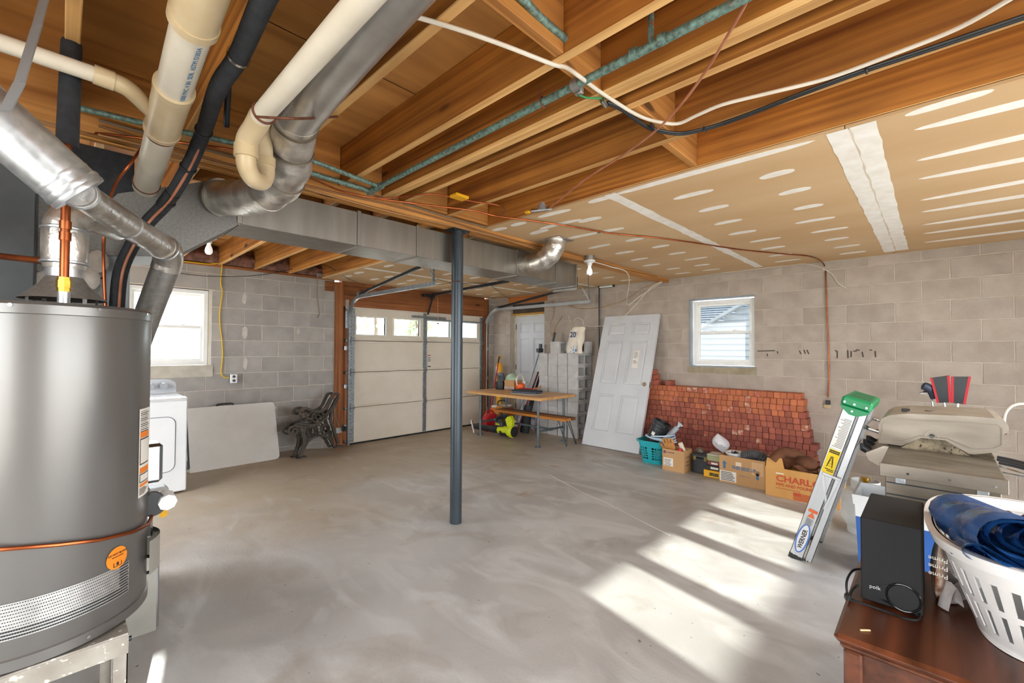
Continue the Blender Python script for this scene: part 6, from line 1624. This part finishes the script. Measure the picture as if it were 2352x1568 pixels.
def cover(dx_, dy_, w, h, a):
    T = Matrix.Translation((dx_, dy_, .80)) @ Matrix.Rotation(R(a), 4, 'X')
    MB(T).cyl((0, 0, -.1), (0, 0, .2), .008, n=8).build('club_shaft', CHROME, gf)
    MB(T).prism([(-w * .5, .16), (w * .5, .16), (w * .62, h), (-w * .75, h + .01)], -.035, .035, TX).build('club_cover', BLACKP, gf)
    for s_ in (-1, 1): MB(T).bar((-.0, s_ * 0, 0), (0, 0, .001), .001, .001) if False else None
    MB(T @ Matrix.Rotation(R(0), 4, 'Z')).box((-.038, -.036, .17), (-.030, .036, h), ch=.002).build('red_piping', RB, gf)
def cover2(y, z0, z1, lean_, w):
    """club cover leaning in the Y direction; its flat face looks to -X"""
    c = [(-w / 2, 0), (w / 2, 0), (w * .62, z1 - z0), (-w * .8, z1 - z0 + .01)]
    T = Matrix.Translation((-.02, y, z0)) @ Matrix.Rotation(R(lean_), 4, 'X')
    MB(T).prism(c, -.03, .03, YZ).build('club_cover', BLACKP, gf)
    MB(T).stroke([(-w / 2, 0), (-w * .8, z1 - z0 + .01)], .016, -.032, .032, YZ).build('red_piping', RB, gf)
    MB(T).stroke([(w / 2, 0), (w * .62, z1 - z0)], .016, -.032, .032, YZ).build('red_piping', RB, gf)
    MB(T).cyl((0, 0, -.3), (0, 0, .02), .008, n=8).build('club_shaft', CHROME, gf)
cover2(-.045, .95, 1.17, 3, .07); cover2(.04, .95, 1.165, -8, .075)
MB().tube(curve([(0, .10, .98), (-.02, .13, 1.06), (-.03, .175, 1.09)], 4), [.025] * 4 + [.035] * 4 + [.015], 10).build('navy_cover', mat('navy_cover', '#2c3648', rough=.5), gf)
for i, (y, z) in enumerate(((.15, 1.03), (.17, 1.015))): MB().tube([(0, .10, .80), (0, .12, z), (-.03, y + .02, z + .005)], .007, 8).build('iron_club', CHROME, gf)
pt2 = thing('propane_tank', 'white round propane tank beneath the ladder side of the grill', 'propane tank', (4.29, .385, 0))
WTK = mat('tank_white', '#e1e2e0', '#d0d0cc', rough=.5, scale=8, speck='#8f7a66', spscale=22, splo=.68)
MB().lathe([(0, .02), (.07, .025), (.12, .05), (.15, .10), (.153, .14), (.153, .23), (.148, .27), (.12, .32), (.06, .345), (0, .35)], 32).build('body', WTK, pt2)
MB().shell([(.11, .0), (.115, .0), (.115, .05), (.11, .05), (.11, 0)], 28).build('foot_ring', WTK, pt2)
MB().lathe([(.085, .33), (.09, .33), (.09, .40), (.085, .40)], 24, a0=R(30), a1=R(330)).build('collar', WTK, pt2)
MB().cyl((0, 0, .34), (0, 0, .40), .018, n=12).cyl((0, 0, .40), (0, 0, .42), .028, n=12).build('valve', BRASS, pt2)
pl = thing('square_pail', 'square white rimmed blue pail standing behind the black speaker', 'pail', (3.62, .18, 0))
def pyr(x0, y0, x1, y1, z0, z1, m, nm, t=.004):
    """tapering square wall with thickness"""
    s = MB(); lo = [(-x0, -y0), (x0, -y0), (x0, y0), (-x0, y0)]; hi = [(-x1, -y1), (x1, -y1), (x1, y1), (-x1, y1)]
    for k in range(4):
        a, b = lo[k], lo[(k + 1) % 4]; c, d = hi[(k + 1) % 4], hi[k]
        f = lambda p: (p[0] * (1 - t / x1), p[1] * (1 - t / y1))
        s.add([(*a, z0), (*b, z0), (*c, z1), (*d, z1), (*f(a), z0), (*f(b), z0), (*f(c), z1), (*f(d), z1)], [(0, 1, 2, 3), (7, 6, 5, 4), (3, 2, 6, 7), (0, 4, 5, 1)])
    return s.build(nm, m, pl)
pyr(.15, .165, .16, .18, .004, .36, mat('pail_blue', '#2f63b0', '#2757a0', rough=.45), 'blue_body')
pyr(.16, .18, .163, .183, .36, .44, WHITEP, 'white_band')
pyr(.17, .19, .174, .195, .435, .495, WHITEP, 'rim', .012)
MB().box((-.15, -.165, 0), (.15, .165, .005)).build('base', mat('pail_blue', '#2f63b0'), pl)

# ================================================================== BROWN SIDE TABLE WITH SPEAKER AND BASKET
DKW = wood('dark_varnish', '#6b3a22', '#43210f', 'X', rough=.3, rand=.02, fine=18, knots=False, bump=.04)
TT = .43
et = thing('brown_side_table', 'dark brown varnished wooden side table in the lower right corner', 'side table', (2.24, -.28, 0))
MB().box((-.40, -.52, TT - .028), (.40, .535, TT), ch=.012).build('top', DKW, et)
MB().box((-.385, -.505, TT - .05), (.385, .52, TT - .028), ch=.008).build('moulding', DKW, et)
MB().box((-.355, -.48, TT - .16), (.355, .485, TT - .05), ch=.003).build('apron', DKW, et)
for ex in (-1, 1):
    for ey in (-1, 1): MB().box((ex * .36 - .025, ey * .485 - .025, 0), (ex * .36 + .025, ey * .485 + .025, TT - .05), ch=.006).build('leg', DKW, et)
sp = thing('subwoofer', 'black upright loudspeaker standing on the brown side table', 'speaker', (2.352, .123, TT))
MB().box((-.196, -.087, .006), (.196, .087, .318), ch=.004).build('cabinet', mat('black_vinyl', '#0d0d0f', '#151517', rough=.75, bump=.1, bscale=260), sp)
MB().cyl((-.196, -.035, .055), (-.1975, -.035, .055), .046, n=36).build('port_recess', mat('port_black', '#08080a', rough=.6), sp)
MB().tube([(-.1985, -.035 + .047 * math.cos(a), .055 + .047 * math.sin(a)) for a in [i * math.pi / 18 for i in range(36)]], .004, 8, close=True).build('port_ring', mat('gloss_black', '#101114', rough=.15), sp)
MB().prism([(.065 * math.cos(a) - .02 + .0, .052 + .04 * math.sin(a)) for a in [i * math.pi / 16 for i in range(32)]], -.1972, -.1962, YZ).build('gloss_plate', mat('gloss_black', '#101114'), sp)
text('polk', .019, mat('logo_white', '#e4e6e8', rough=.4), sp, (-.1986, .062, .058), (0, -1, 0), (0, 0, 1), bold=-.0002)
for x in (-.17, .17):
    for y in (-.07, .07): MB().cyl((x, y, 0), (x, y, .006), .012, n=10).build('foot', BLACKP, sp)
pcd = thing('power_cord', 'black power cord with a plug looped around the speaker base', 'power cord', (2.2, .12, TT))
MB().tube(curve([(.13, .105, .05), (.05, .125, .065), (-.03, .135, .05), (-.06, .13, .012), (-.08, .115, .007), (-.085, .06, .006), (-.09, .0, .006), (-.10, -.04, .008), (-.07, -.075, .012), (.06, -.062, .03), (.12, -.055, .06)], 6), .0042, 8).build('cord', BCABLE, pcd)
MB().tube(curve([(-.01, .10, .04), (-.02, .112, .03), (-.05, .12, .02), (-.075, .122, .014)], 5), .0042, 8).build('cord', BCABLE, pcd)
MB().box((-.10, .115, .003), (-.07, .137, .025), ch=.005).build('plug', BLACKP, pcd)
for dy_ in (.121, .131): MB().box((-.118, dy_ - .001, .011), (-.10, dy_ + .001, .018)).build('prong', CHROME, pcd)
MB().tube([(1.915, .19, TT + .003), (1.935, .165, TT + .004)], .003, 6).build('wood_splinter', mat('pale_splinter', '#d9b98a', rough=.8), None, 'small pale wood splinter lying on the brown side table', 'splinter')
sg = thing('snack_bag', 'brown and clear plastic snack bag squeezed between speaker and basket', 'bag', (2.37, .0, TT))
g = MB(); g.grid(16, 14, lambda u, v: (.14 * math.cos(u * 6.283) * math.sin(v * 2.9 + .12) * (1 + .08 * math.sin(u * 21)), .024 * math.sin(u * 6.283) * math.sin(v * 2.9 + .12) - .012 * v, .26 * v))
g.build('bag', mat('brown_wrapper', '#7a4a30', '#cbb7a4', rough=.3, scale=9, lo=.5, hi=.6, bump=.4, bscale=24), sg)
for i in range(3): text('Prime', .022, PAPER, sg, (-.15, -.03, .21 - i * .028), (.0, 1, 0), (0, 0, -1))
g = MB(); g.grid(12, 8, lambda u, v: (.16 * (u - .5) - .02, -.03 + .03 * math.sin(u * 7) - .04 * v, .006 + .09 * math.sin(v * 2.8) * (1 + .2 * math.sin(u * 13))))
g.build('clear_film', mat('clear_film', '#8d8480', '#b9b2ad', rough=.15, scale=9), sg)
# white laundry basket
WBK = mat('basket_white', '#efedea', '#e3e0dc', rough=.4, scale=4)
lbk = thing('white_laundry_basket', 'white plastic laundry basket full of tools on the side table', 'basket', (2.37, -.312, TT + .002))
L0 = (.31, .215, .445, .325, .325)
MB().prism([sup(i * 6.28318 / 60, L0[0], L0[1], .6) for i in range(60)], 0, .008).build('base', WBK, lbk)
def lring(bx, z0, z1, th=.005, n=80, a_lo=0.0, a_hi=6.28318, off=0.0):
    global sup
    def at(a, z, o):
        f = z / L0[4]; x, y = sup(a, L0[0] + (L0[2] - L0[0]) * f + o, L0[1] + (L0[3] - L0[1]) * f + o, .7); return (x, y, z)
    closed = abs(a_hi - a_lo - 6.28318) < 1e-3; nn = n if closed else n + 1; vs = []
    for (z, o) in ((z0, off), (z1, off), (z1, off - th), (z0, off - th)): vs += [at(a_lo + (a_hi - a_lo) * i / n, z, o) for i in range(nn)]
    fs = []
    for q in range(4):
        for i in range(n):
            j = (i + 1) % nn; fs.append((q * nn + i, q * nn + j, ((q + 1) % 4) * nn + j, ((q + 1) % 4) * nn + i))
    if not closed: fs += [(0, nn, 2 * nn, 3 * nn), (n, 3 * nn + n, 2 * nn + n, nn + n)]
    bx.add(vs, fs, 0, True)
w_ = MB()
lring(w_, .0, .045); lring(w_, .128, .150); lring(w_, .235, .325)
NS = 34
for i in range(NS):
    a = 6.28318 * (i + .5) / NS; h = 6.28318 / NS * .30
    lring(w_, .045, .128, n=2, a_lo=a - h, a_hi=a + h); lring(w_, .150, .235, n=2, a_lo=a - h, a_hi=a + h)
w_.build('slotted_wall', WBK, lbk)
r_ = MB(); lring(r_, .285, .325, .028, off=.02); r_.build('rim', WBK, lbk)
# folded blue tarp hanging over the near rim
TARP = mat('blue_tarp', '#2c5f9e', '#1d4478', rough=.25, scale=10, bump=.45, bscale=34)
tp = thing('blue_tarp', 'folded shiny blue tarp bulging over the front of the white basket', 'tarp', (2.2, -.30, .70))
def nested(name, y0, y1, x0, x1, z0, z1, hs, length, tilt, ph, lift=0.0):
    """folded packet: U-shaped layers nested in each other, bend towards +Y, open ends towards -Y; swept along X"""
    for k, h in enumerate(hs):
        inn = (hs[0] - h)
        def fn(u, v):
            cy = y0 + (y1 - y0) * u - inn * 1.1 + .008 * math.sin(u * 9 + ph + k)
            cz = z0 + (z1 - z0) * u
            x = x0 + (x1 - x0) * u + .012 * k + .02 * math.sin(v * 8 + ph + k * 2) * (1 - u)
            hh = h * (1 + .25 * u * lift)
            if v < .4: t = v / .4; y = -length * (1 - t); z = hh
            elif v < .6:
                a = (v - .4) / .2 * math.pi; y = hh * 1.2 * math.sin(a); z = hh * math.cos(a)
            else: t = (v - .6) / .4; y = -length * t; z = -hh
            q = max(0, -y)
            z += -tilt * q + .010 * math.sin(q * 22 + u * 8 + ph + k * .7) + .006 * math.sin(u * 21 + q * 30)
            return Vector((x, cy + y, cz + z)) - Vector((2.2, -.30, .70))
        MB().grid(26, 40, fn).build(name, TARP, tp)
nested('main_fold', -.175, -.075, 1.955, 2.38, .825, .755, (.072, .058, .045, .034, .024, .014), .50, .30, 0.0, .3)
nested('lower_fold', -.10, -.06, 1.965, 2.30, .760, .72, (.030, .022, .014, .007), .45, .30, 2.0)
g = MB(); g.grid(18, 12, lambda u, v: Vector((2.02 + .36 * u + .02 * math.sin(v * 7), -.035 - .02 * u - .12 * (1 - v) * (1 - .3 * u) + .015 * math.sin(u * 12), .735 + .07 * math.sin(v * 1.57 + .2) * (1 - .2 * u) * (1 - v) + .0 * u + .01 * math.sin(u * 15 + v * 5))) - Vector((2.2, -.30, .70)))
g.build('loose_corner', TARP, tp)
# tools in the basket
def tool(name, label, cat, loc, rot=(0, 0, 0)): return thing(name, label, cat, loc, rot)
BZ = .70
t = tool('stud_finder', 'yellow and black stud finder lying in the white basket', 'tool', (2.60, -.235, BZ), (R(10), R(-10), R(-35)))
MB().box((-.07, -.022, 0), (.02, .022, .035), ch=.010).build('body', YELLOWP, t)
MB().cyl((.035, 0, .018), (.075, 0, .018), .026, .03, n=16).build('head', BLACKP, t)
MB().box((-.05, -.023, .012), (-.0, .023, .024)).build('label', mat('label_orange', '#e8822a'), t)
t = tool('putty_knife', 'brown handled putty knife at the back of the white basket', 'tool', (2.66, -.17, BZ + .01), (0, R(-6), R(-70)))
MB().box((-.12, -.016, 0), (.06, .016, .026), ch=.008).build('handle', mat('brown_grip', '#4a342c', rough=.5), t)
MB().box((-.15, -.014, .004), (-.11, .014, .022), ch=.006).build('metal_end', CHROME, t)
t = tool('lilac_tube', 'lilac plastic tube lying behind the stud finder', 'tube', (2.66, -.29, BZ), (0, 0, R(-62)))
MB().cyl((-.12, 0, .02), (.10, 0, .02), .018, n=14).build('tube', mat('lilac_plastic', '#8f86b0', rough=.4), t)
t = tool('red_screwdriver', 'red handled screwdriver lying in the white basket', 'screwdriver', (2.53, -.33, BZ - .01), (0, 0, R(-55)))
MB().lathe([(0, 0), (.016, .005), (.019, .04), (.014, .08), (.01, .09), (0, .092)], 12, T=Matrix.Translation((0, 0, .02)) @ Matrix.Rotation(R(90), 4, 'Y')).build('handle', REDP, t)
MB().cyl((.09, 0, .02), (.2, 0, .02), .0035, n=8).build('blade', CHROME, t)
t = tool('green_screwdriver', 'green handled screwdriver near the right frame edge', 'screwdriver', (2.62, -.50, BZ - .02), (0, 0, R(30)))
MB().cyl((0, 0, .02), (.09, 0, .02), .016, n=12).build('handle', mat('apple_green', '#7fae3a', rough=.4), t)
MB().cyl((.09, 0, .02), (.19, 0, .02), .0035, n=8).build('blade', CHROME, t)
t = tool('tube_packet', 'clear blister packet with red and blue card in the basket', 'packet', (2.48, -.44, BZ - .01), (0, R(-12), R(-40)))
MB().box((-.09, -.04, 0), (.09, .04, .012), ch=.003).build('card', mat('packet_card', '#3d6a9a', '#b9434a', rough=.4, scale=18), t)
t = tool('white_rag', 'folded white cloth lying between tarp and tools', 'cloth', (2.44, -.34, BZ - .03))
g = MB(); g.grid(14, 10, lambda u, v: (.20 * (u - .5), .32 * (v - .5), .02 + .02 * math.sin(u * 3.1) * math.sin(v * 3.1) + .008 * math.sin(u * 12 + v * 7)))
g.build('cloth', mat('white_cloth', '#e8e4df', '#d8d2ca', rough=.9), t)
t = tool('tool_tray', 'shallow grey tool tray filling the middle of the white basket', 'tray', (2.50, -.33, BZ - .10))
MB().prism([sup(i * 6.28318 / 40, .22, .26, .7) for i in range(40)], 0, .06).build('tray', mat('dark_tray', '#4a4440', '#6a5a50', rough=.7), t)
t = tool('wood_block_offcut', 'small orange brown wooden scrap in the basket corner', 'wood scrap', (2.66, -.075, BZ - .03), (R(20), R(-30), 0))
MB().box((-.05, -.018, 0), (.06, .018, .02), ch=.002).build('scrap', wood('scrap_wood', '#c07a3a', '#9a5a24', 'X', knots=False), t)
MB().box((-.05, -.03, .022), (.07, .012, .03), ch=.002).build('clear_wrap', mat('pinkish_film', '#cbb3aa', rough=.25), t)
t = tool('orange_level', 'orange tool with chrome bar seen through the basket slots', 'tool', (2.10, -.38, TT + .03), (0, 0, R(-62)))
MB().box((-.18, -.02, 0), (.18, .02, .045), ch=.004).build('body', ORANGEP, t)
for x in (-.1, .05): MB().cyl((x, -.03, .03), (x + .05, -.05, .10), .008, n=10).build('chrome_bar', CHROME, t)

# ================================================================== PIPES AND CABLES UNDER THE CEILING
gp = thing('green_water_pipe', 'green tarnished copper water pipe running between the ceiling joists', 'pipe', (0, 0, 0))
GZ = 2.392
MB().tube([(1.352, 2.52, GZ), (1.345, 1.2, GZ), (1.335, -.3, GZ)], .0148, 14).build('long_pipe', VERD, gp)
MB().tube([atZ(165, 244, GZ), atZ(330, 283, GZ), atZ(715, 368, GZ), (1.352, 2.455, GZ)], .0125, 12).build('cross_pipe', VERD, gp)
MB().tube([atZ(640, 385, GZ), atZ(715, 397, GZ), (1.352, 2.565, GZ)], .0145, 12).build('cross_pipe', VERD, gp)
for y in (2.455, 2.565, 2.51): MB().cyl((1.352, y - .03, GZ), (1.352, y + .03, GZ), .021, n=12).build('tee_fitting', VERD, gp)
MB().tube([(1.336, .66, GZ), (1.336, .66, 2.62)], .010, 10).build('riser', VERD, gp)
for y in (.62, .72): MB().cyl((1.336, y - .012, GZ), (1.336, y + .012, GZ), .0195, n=12).build('coupling', VERD, gp)
MB().tube([Vector((1.345 + .020 * math.cos(a), 1.13, GZ + .020 * math.sin(a))) for a in [k * math.pi / 8 for k in range(16)]], .003, 6, close=True).build('wire_hanger', RUSTY, gp)
MB().tube([(1.325, 1.13, GZ), (1.325, 1.13, 2.45)], .003, 6).build('wire_hanger', RUSTY, gp)
gcl = thing('ground_clamp', 'small grey ground clamp with a green wire on the pipe', 'clamp', (1.342, .965, GZ))
MB().cyl((0, -.014, 0), (0, .014, 0), .024, n=14).box((.01, -.016, -.03), (.03, .016, .0), ch=.003).build('clamp', GALV, gcl)
MB().tube(curve([(.02, 0, -.03), (.07, .0, -.02), (.13, -.01, .0), (.16, -.01, .012)], 4), .004, 6).build('green_wire', mat('green_wire', '#2f8a4e', rough=.5), gcl)
MB().cyl((.16, -.012, .005), (.20, -.005, .0), .011, n=10).build('wire_fitting', CHROME, gcl)
cable('green_elbow_pipe', [atZ(1175, -30, 2.47), atZ(1240, 40, 2.47), atZ(1298, 90, 2.47), atZ(1312, 92, 2.47), atZ(1330, 83, 2.47), atZ(1480, -10, 2.47)], .0135, VERD, 'green copper elbow pipe tucked between joists at the top edge', 'pipe', smooth=0, n=12)
wc = [atZ(868, 15, 2.405), atZ(960, 40, 2.41), atZ(1060, 70, 2.405), atZ(1160, 105, 2.405), atZ(1268, 147, 2.411), atZ(1300, 155, 2.405), atZ(1330, 175, 2.375), atZ(1370, 205, 2.41), atZ(1415, 235, 2.408), atZ(1460, 262, 2.408), atZ(1500, 277, 2.408), atZ(1555, 284, 2.405), atZ(1600, 265, 2.405), atZ(1660, 240, 2.408), atZ(1760, 215, 2.408), atZ(1900, 180, 2.408), atZ(2050, 125, 2.408), atZ(2200, 65, 2.408), atZ(2330, -8, 2.408)]
cable('white_cable', wc, .0075, WCABLE, 'thick white cable snaking across the underside of the joists', 'cable')
for i, off in enumerate((0, .011)):
    bc = [atZ(1395, 235, 2.402), atZ(1425, 248, 2.404), atZ(1470, 280, 2.404), atZ(1500, 295, 2.40), atZ(1560, 305, 2.403), atZ(1620, 294, 2.405), atZ(1700, 268, 2.405), atZ(1850, 210, 2.405), atZ(1985, 160, 2.405), atZ(2150, 105, 2.405), atZ(2370, 30, 2.405)]
    cable('black_cable', [p + Vector((off, off * .3, -off * .2)) for p in bc], .0062, BCABLE, ('black cable stapled along the joist beside the drywall edge', 'second black cable paired along the joist by the drywall')[i], 'cable')
for x, y in ((1497, 287), (1618, 295), (1990, 158)):
    p = atZ(x, y, 2.405)
    MB().box((p.x - .012, p.y - .004, p.z - .012), (p.x + .022, p.y + .004, p.z + .008), ch=.003).build('cable_staple', BLACKP, None, {1497: 'black cable tie on the cable bend below the blocking', 1618: 'cable staple at the near end of the long joist run', 1990: 'cable staple near the middle of the long joist run'}[x], 'staple')
cable('copper_coloured_line', [atZ(1722, -10, 2.40), atZ(1690, 50, 2.395), atZ(1620, 165, 2.39), atZ(1560, 245, 2.385), atZ(1500, 305, 2.385), atZ(1425, 360, 2.40), atZ(1340, 415, 2.385), atZ(1262, 478, 2.375)], .0052, COPPERW, 'slim pink copper line slanting across the joists to the drywall', 'tube')
gv = thing('gas_regulator', 'small grey gas regulator fixed at the drywall corner', 'regulator', tuple(atZ(1245, 482, 2.37)))
MB().cyl((0, 0, 0), (0, 0, .03), .032, n=18).cyl((0, 0, .03), (0, 0, .05), .02, n=14).build('body', GALVB, gv)
MB().tube([(.05, -.05, .01), (-.05, .06, -.005)], .013, 10).build('fitting', CHROME, gv)
MB().box((-.075, .065, -.02), (-.045, .10, -.005), ch=.003).build('yellow_handle', YELLOWP, gv)
# copper lines along the beam
cable('copper_gas_line', [atZ(165, 300, 2.36), atZ(330, 318, 2.35), atZ(560, 350, 2.35), atZ(715, 410, 2.36), atZ(790, 440, 2.37), atZ(880, 455, 2.39), atZ(985, 445, 2.405), atZ(1040, 453, 2.405), atZ(1090, 463, 2.405), atZ(1140, 470, 2.40), atZ(1158, 480, 2.395), atZ(1150, 496, 2.39)], .0058, COPPER, 'bright copper gas line running along the front of the beam', 'tube')
MB().box(tuple(atZ(1047, 449, 2.40) - Vector((.012, .022, .004))), tuple(atZ(1063, 459, 2.40) + Vector((.012, .022, .016))), ch=.004).build('yellow_valve_tag', YELLOWP, None, 'yellow valve handle on the copper line beneath the joists', 'valve')
cable('copper_gas_line', [atZ(860, 455, 2.395), atZ(1000, 473, 2.40), atZ(1085, 483, 2.40), atZ(1140, 496, 2.395), atZ(1210, 505, 2.385), atZ(1300, 518, 2.385), atZ(1400, 535, 2.392), atZ(1500, 545, 2.392), atZ(1600, 558, 2.392), atZ(1700, 573, 2.392), atZ(1800, 583, 2.388), atZ(1862, 589, 2.385), atX(1892, 606, 5.985), atX(1897, 640, 5.99), atX(1899, 700, 5.99), atX(1903, 800, 5.99), atX(1904, 860, 5.99), atX(1902, 912, 5.99)], .0068, COPPER, 'copper line crossing the drywall and dropping down the long wall', 'tube')
cs = thing('pipe_stub_cap', 'small dark cap where the copper line ends on the wall', 'cap', tuple(atX(1902, 925, 5.985)))
MB().box((-.018, -.02, -.02), (.018, .02, .03), ch=.004).build('cap', BLACKP, cs)
MB().ball((.012, .01, -.04), .04, 10, sq=(.3, 1, .7)).build('foam_blob', mat('tan_foam', '#c9b48f', rough=.95), cs)
# bundle of old cables along the beam face
for i, (dy_, dz, m, lab) in enumerate(((-.004, -.012, mat('tan_cable', '#a97a4a', rough=.6), 'tan cable stapled low along the wooden beam'), (.004, .014, mat('brown_cable', '#8a5c36', rough=.6), 'brown cable stapled high along the wooden beam'), (.0, .034, mat('grey_brown_cable', '#7a6a58', rough=.6), 'grey brown cable on the beam above the duct'))):
    pts = []
    for k in range(12):
        x = .1 + k * .50
        if x > 5.9: break
        pts.append((x, BEAM0 - .008 + dy_ * .4 - .012 * i, 2.36 + dz + .012 * math.sin(k * 1.7 + i * 2) + (.02 if i == 2 else 0)))
    cable('beam_cable', pts, .0062, m, lab, 'cable')
# loops of wire near the wall end of the beam
TWN = mat('tan_wire', '#b08a5c', '#95703f', rough=.6)
cable('hanging_loop_wire', [(4.0, 2.66, 2.35), (4.3, 2.62, 2.33), (4.65, 2.58, 2.27), atX(1440, 700, 5.7), atX(1470, 680, 5.8), (5.9, 2.72, 2.37)], .005, WCABLE, 'cream wire drooping below the beam near the long wall', 'wire')
cable('hanging_loop_wire', [(5.88, 2.74, 2.36), atX(1495, 660, 5.85), atX(1460, 700, 5.9), atX(1420, 738, 5.92), atX(1385, 748, 5.94), atX(1345, 748, 5.95), atX(1338, 735, 5.96), atX(1325, 730, 5.97), atX(1312, 740, 5.97), atX(1306, 725, 5.97)], .005, WCABLE, 'long cream wire looping down behind the leaning door top', 'wire')
cable('hanging_loop_wire', [(5.9, 2.78, 2.36), atX(1480, 660, 5.9), atX(1430, 690, 5.95), atX(1375, 706, 5.96), atX(1330, 708, 5.97), atX(1290, 695, 5.98)], .005, TWN, 'brown wire sagging along the wall above the stacked blocks', 'wire')
cable('hanging_loop_wire', [atX(1268, 690, 5.98), atX(1272, 720, 5.98), atX(1264, 745, 5.98), atX(1268, 770, 5.99), atX(1276, 750, 5.99), atX(1292, 725, 5.99)], .005, TWN, 'bundle of brown wire hanging beside the entry door', 'wire')
cable('ceiling_edge_wire', [atX(1560, 636, 5.98), atX(1700, 622, 5.97), atX(1760, 615, 5.97), atX(1850, 606, 5.97), atX(1905, 625, 5.99), atX(1925, 650, 5.99), atX(1944, 662, 5.99)], .0035, WCABLE, 'thin cream wire along the top of the long wall', 'wire')
ip = thing('dark_iron_riser', 'dark iron pipe with copper end standing against the long wall', 'pipe', (5.96, 3.83, 1.20))
MB().cyl((0, 0, .16), (0, 0, 1.17), .012, n=12).build('iron_pipe', DARKSTEEL, ip)
MB().cyl((0, 0, 0), (0, 0, .2), .013, n=12).build('copper_end', COPPER, ip)
MB().tube([(0, 0, 1.17), (0, -.06, 1.18), (0, -.22, 1.175)], .012, 10).build('iron_bend', DARKSTEEL, ip)
ff = thing('twin_fluorescent_stub', 'small white fixture at the wall top above the block stack', 'fixture', tuple(atX(1395, 655, 5.93)))
MB().box((-.02, -.12, 0), (.03, .16, .025), ch=.005).build('batten', WHITEP, ff)
MB().tube([(0, -.10, -.02), (0, .14, -.02)], .013, 10).build('tube', mat('tube_white', '#e9e9e6', rough=.3), ff)
for y in (-.11, .15): MB().box((-.02, y - .01, -.035), (.02, y + .01, .005), ch=.003).build('lamp_holder', BLACKP, ff)
# flat black strap and spring lines by the overhead door
cable('spring_cable', [(2.96, 6.2, 2.17), (3.6, 5.6, 2.3), (4.1, 5.0, 2.385)], .003, DARKSTEEL, 'thin steel cable slanting from the door track to the ceiling', 'cable', smooth=0, n=6)
cable('opener_wire', [atZ(1003, 640, 2.38), atZ(1040, 650, 2.385), atZ(1110, 650, 2.39), atZ(1130, 658, 2.39), atZ(1160, 680, 2.38), atZ(1195, 697, 2.36)], .0035, BCABLE, 'thin black wire drooping below the drywall by the post', 'wire')
ws = thing('wall_hook_box', 'open grey box end hanging at the end of the trunk duct', 'duct box', (3.99, 3.02, 2.06))
MB().box((0, -.16, .0), (.02, .18, .012)).box((.02, -.16, .0), (.026, .18, .14)).build('bent_sheet', SIDE, ws)

cable('white_hose', [atX(2306, 975, 4.25), atX(2309, 950, 4.25), atX(2325, 932, 4.25), atX(2352, 927, 4.25), atX(2390, 935, 4.25)], .008, WCABLE, 'white hose arching beside the grill lid at the right edge', 'hose')
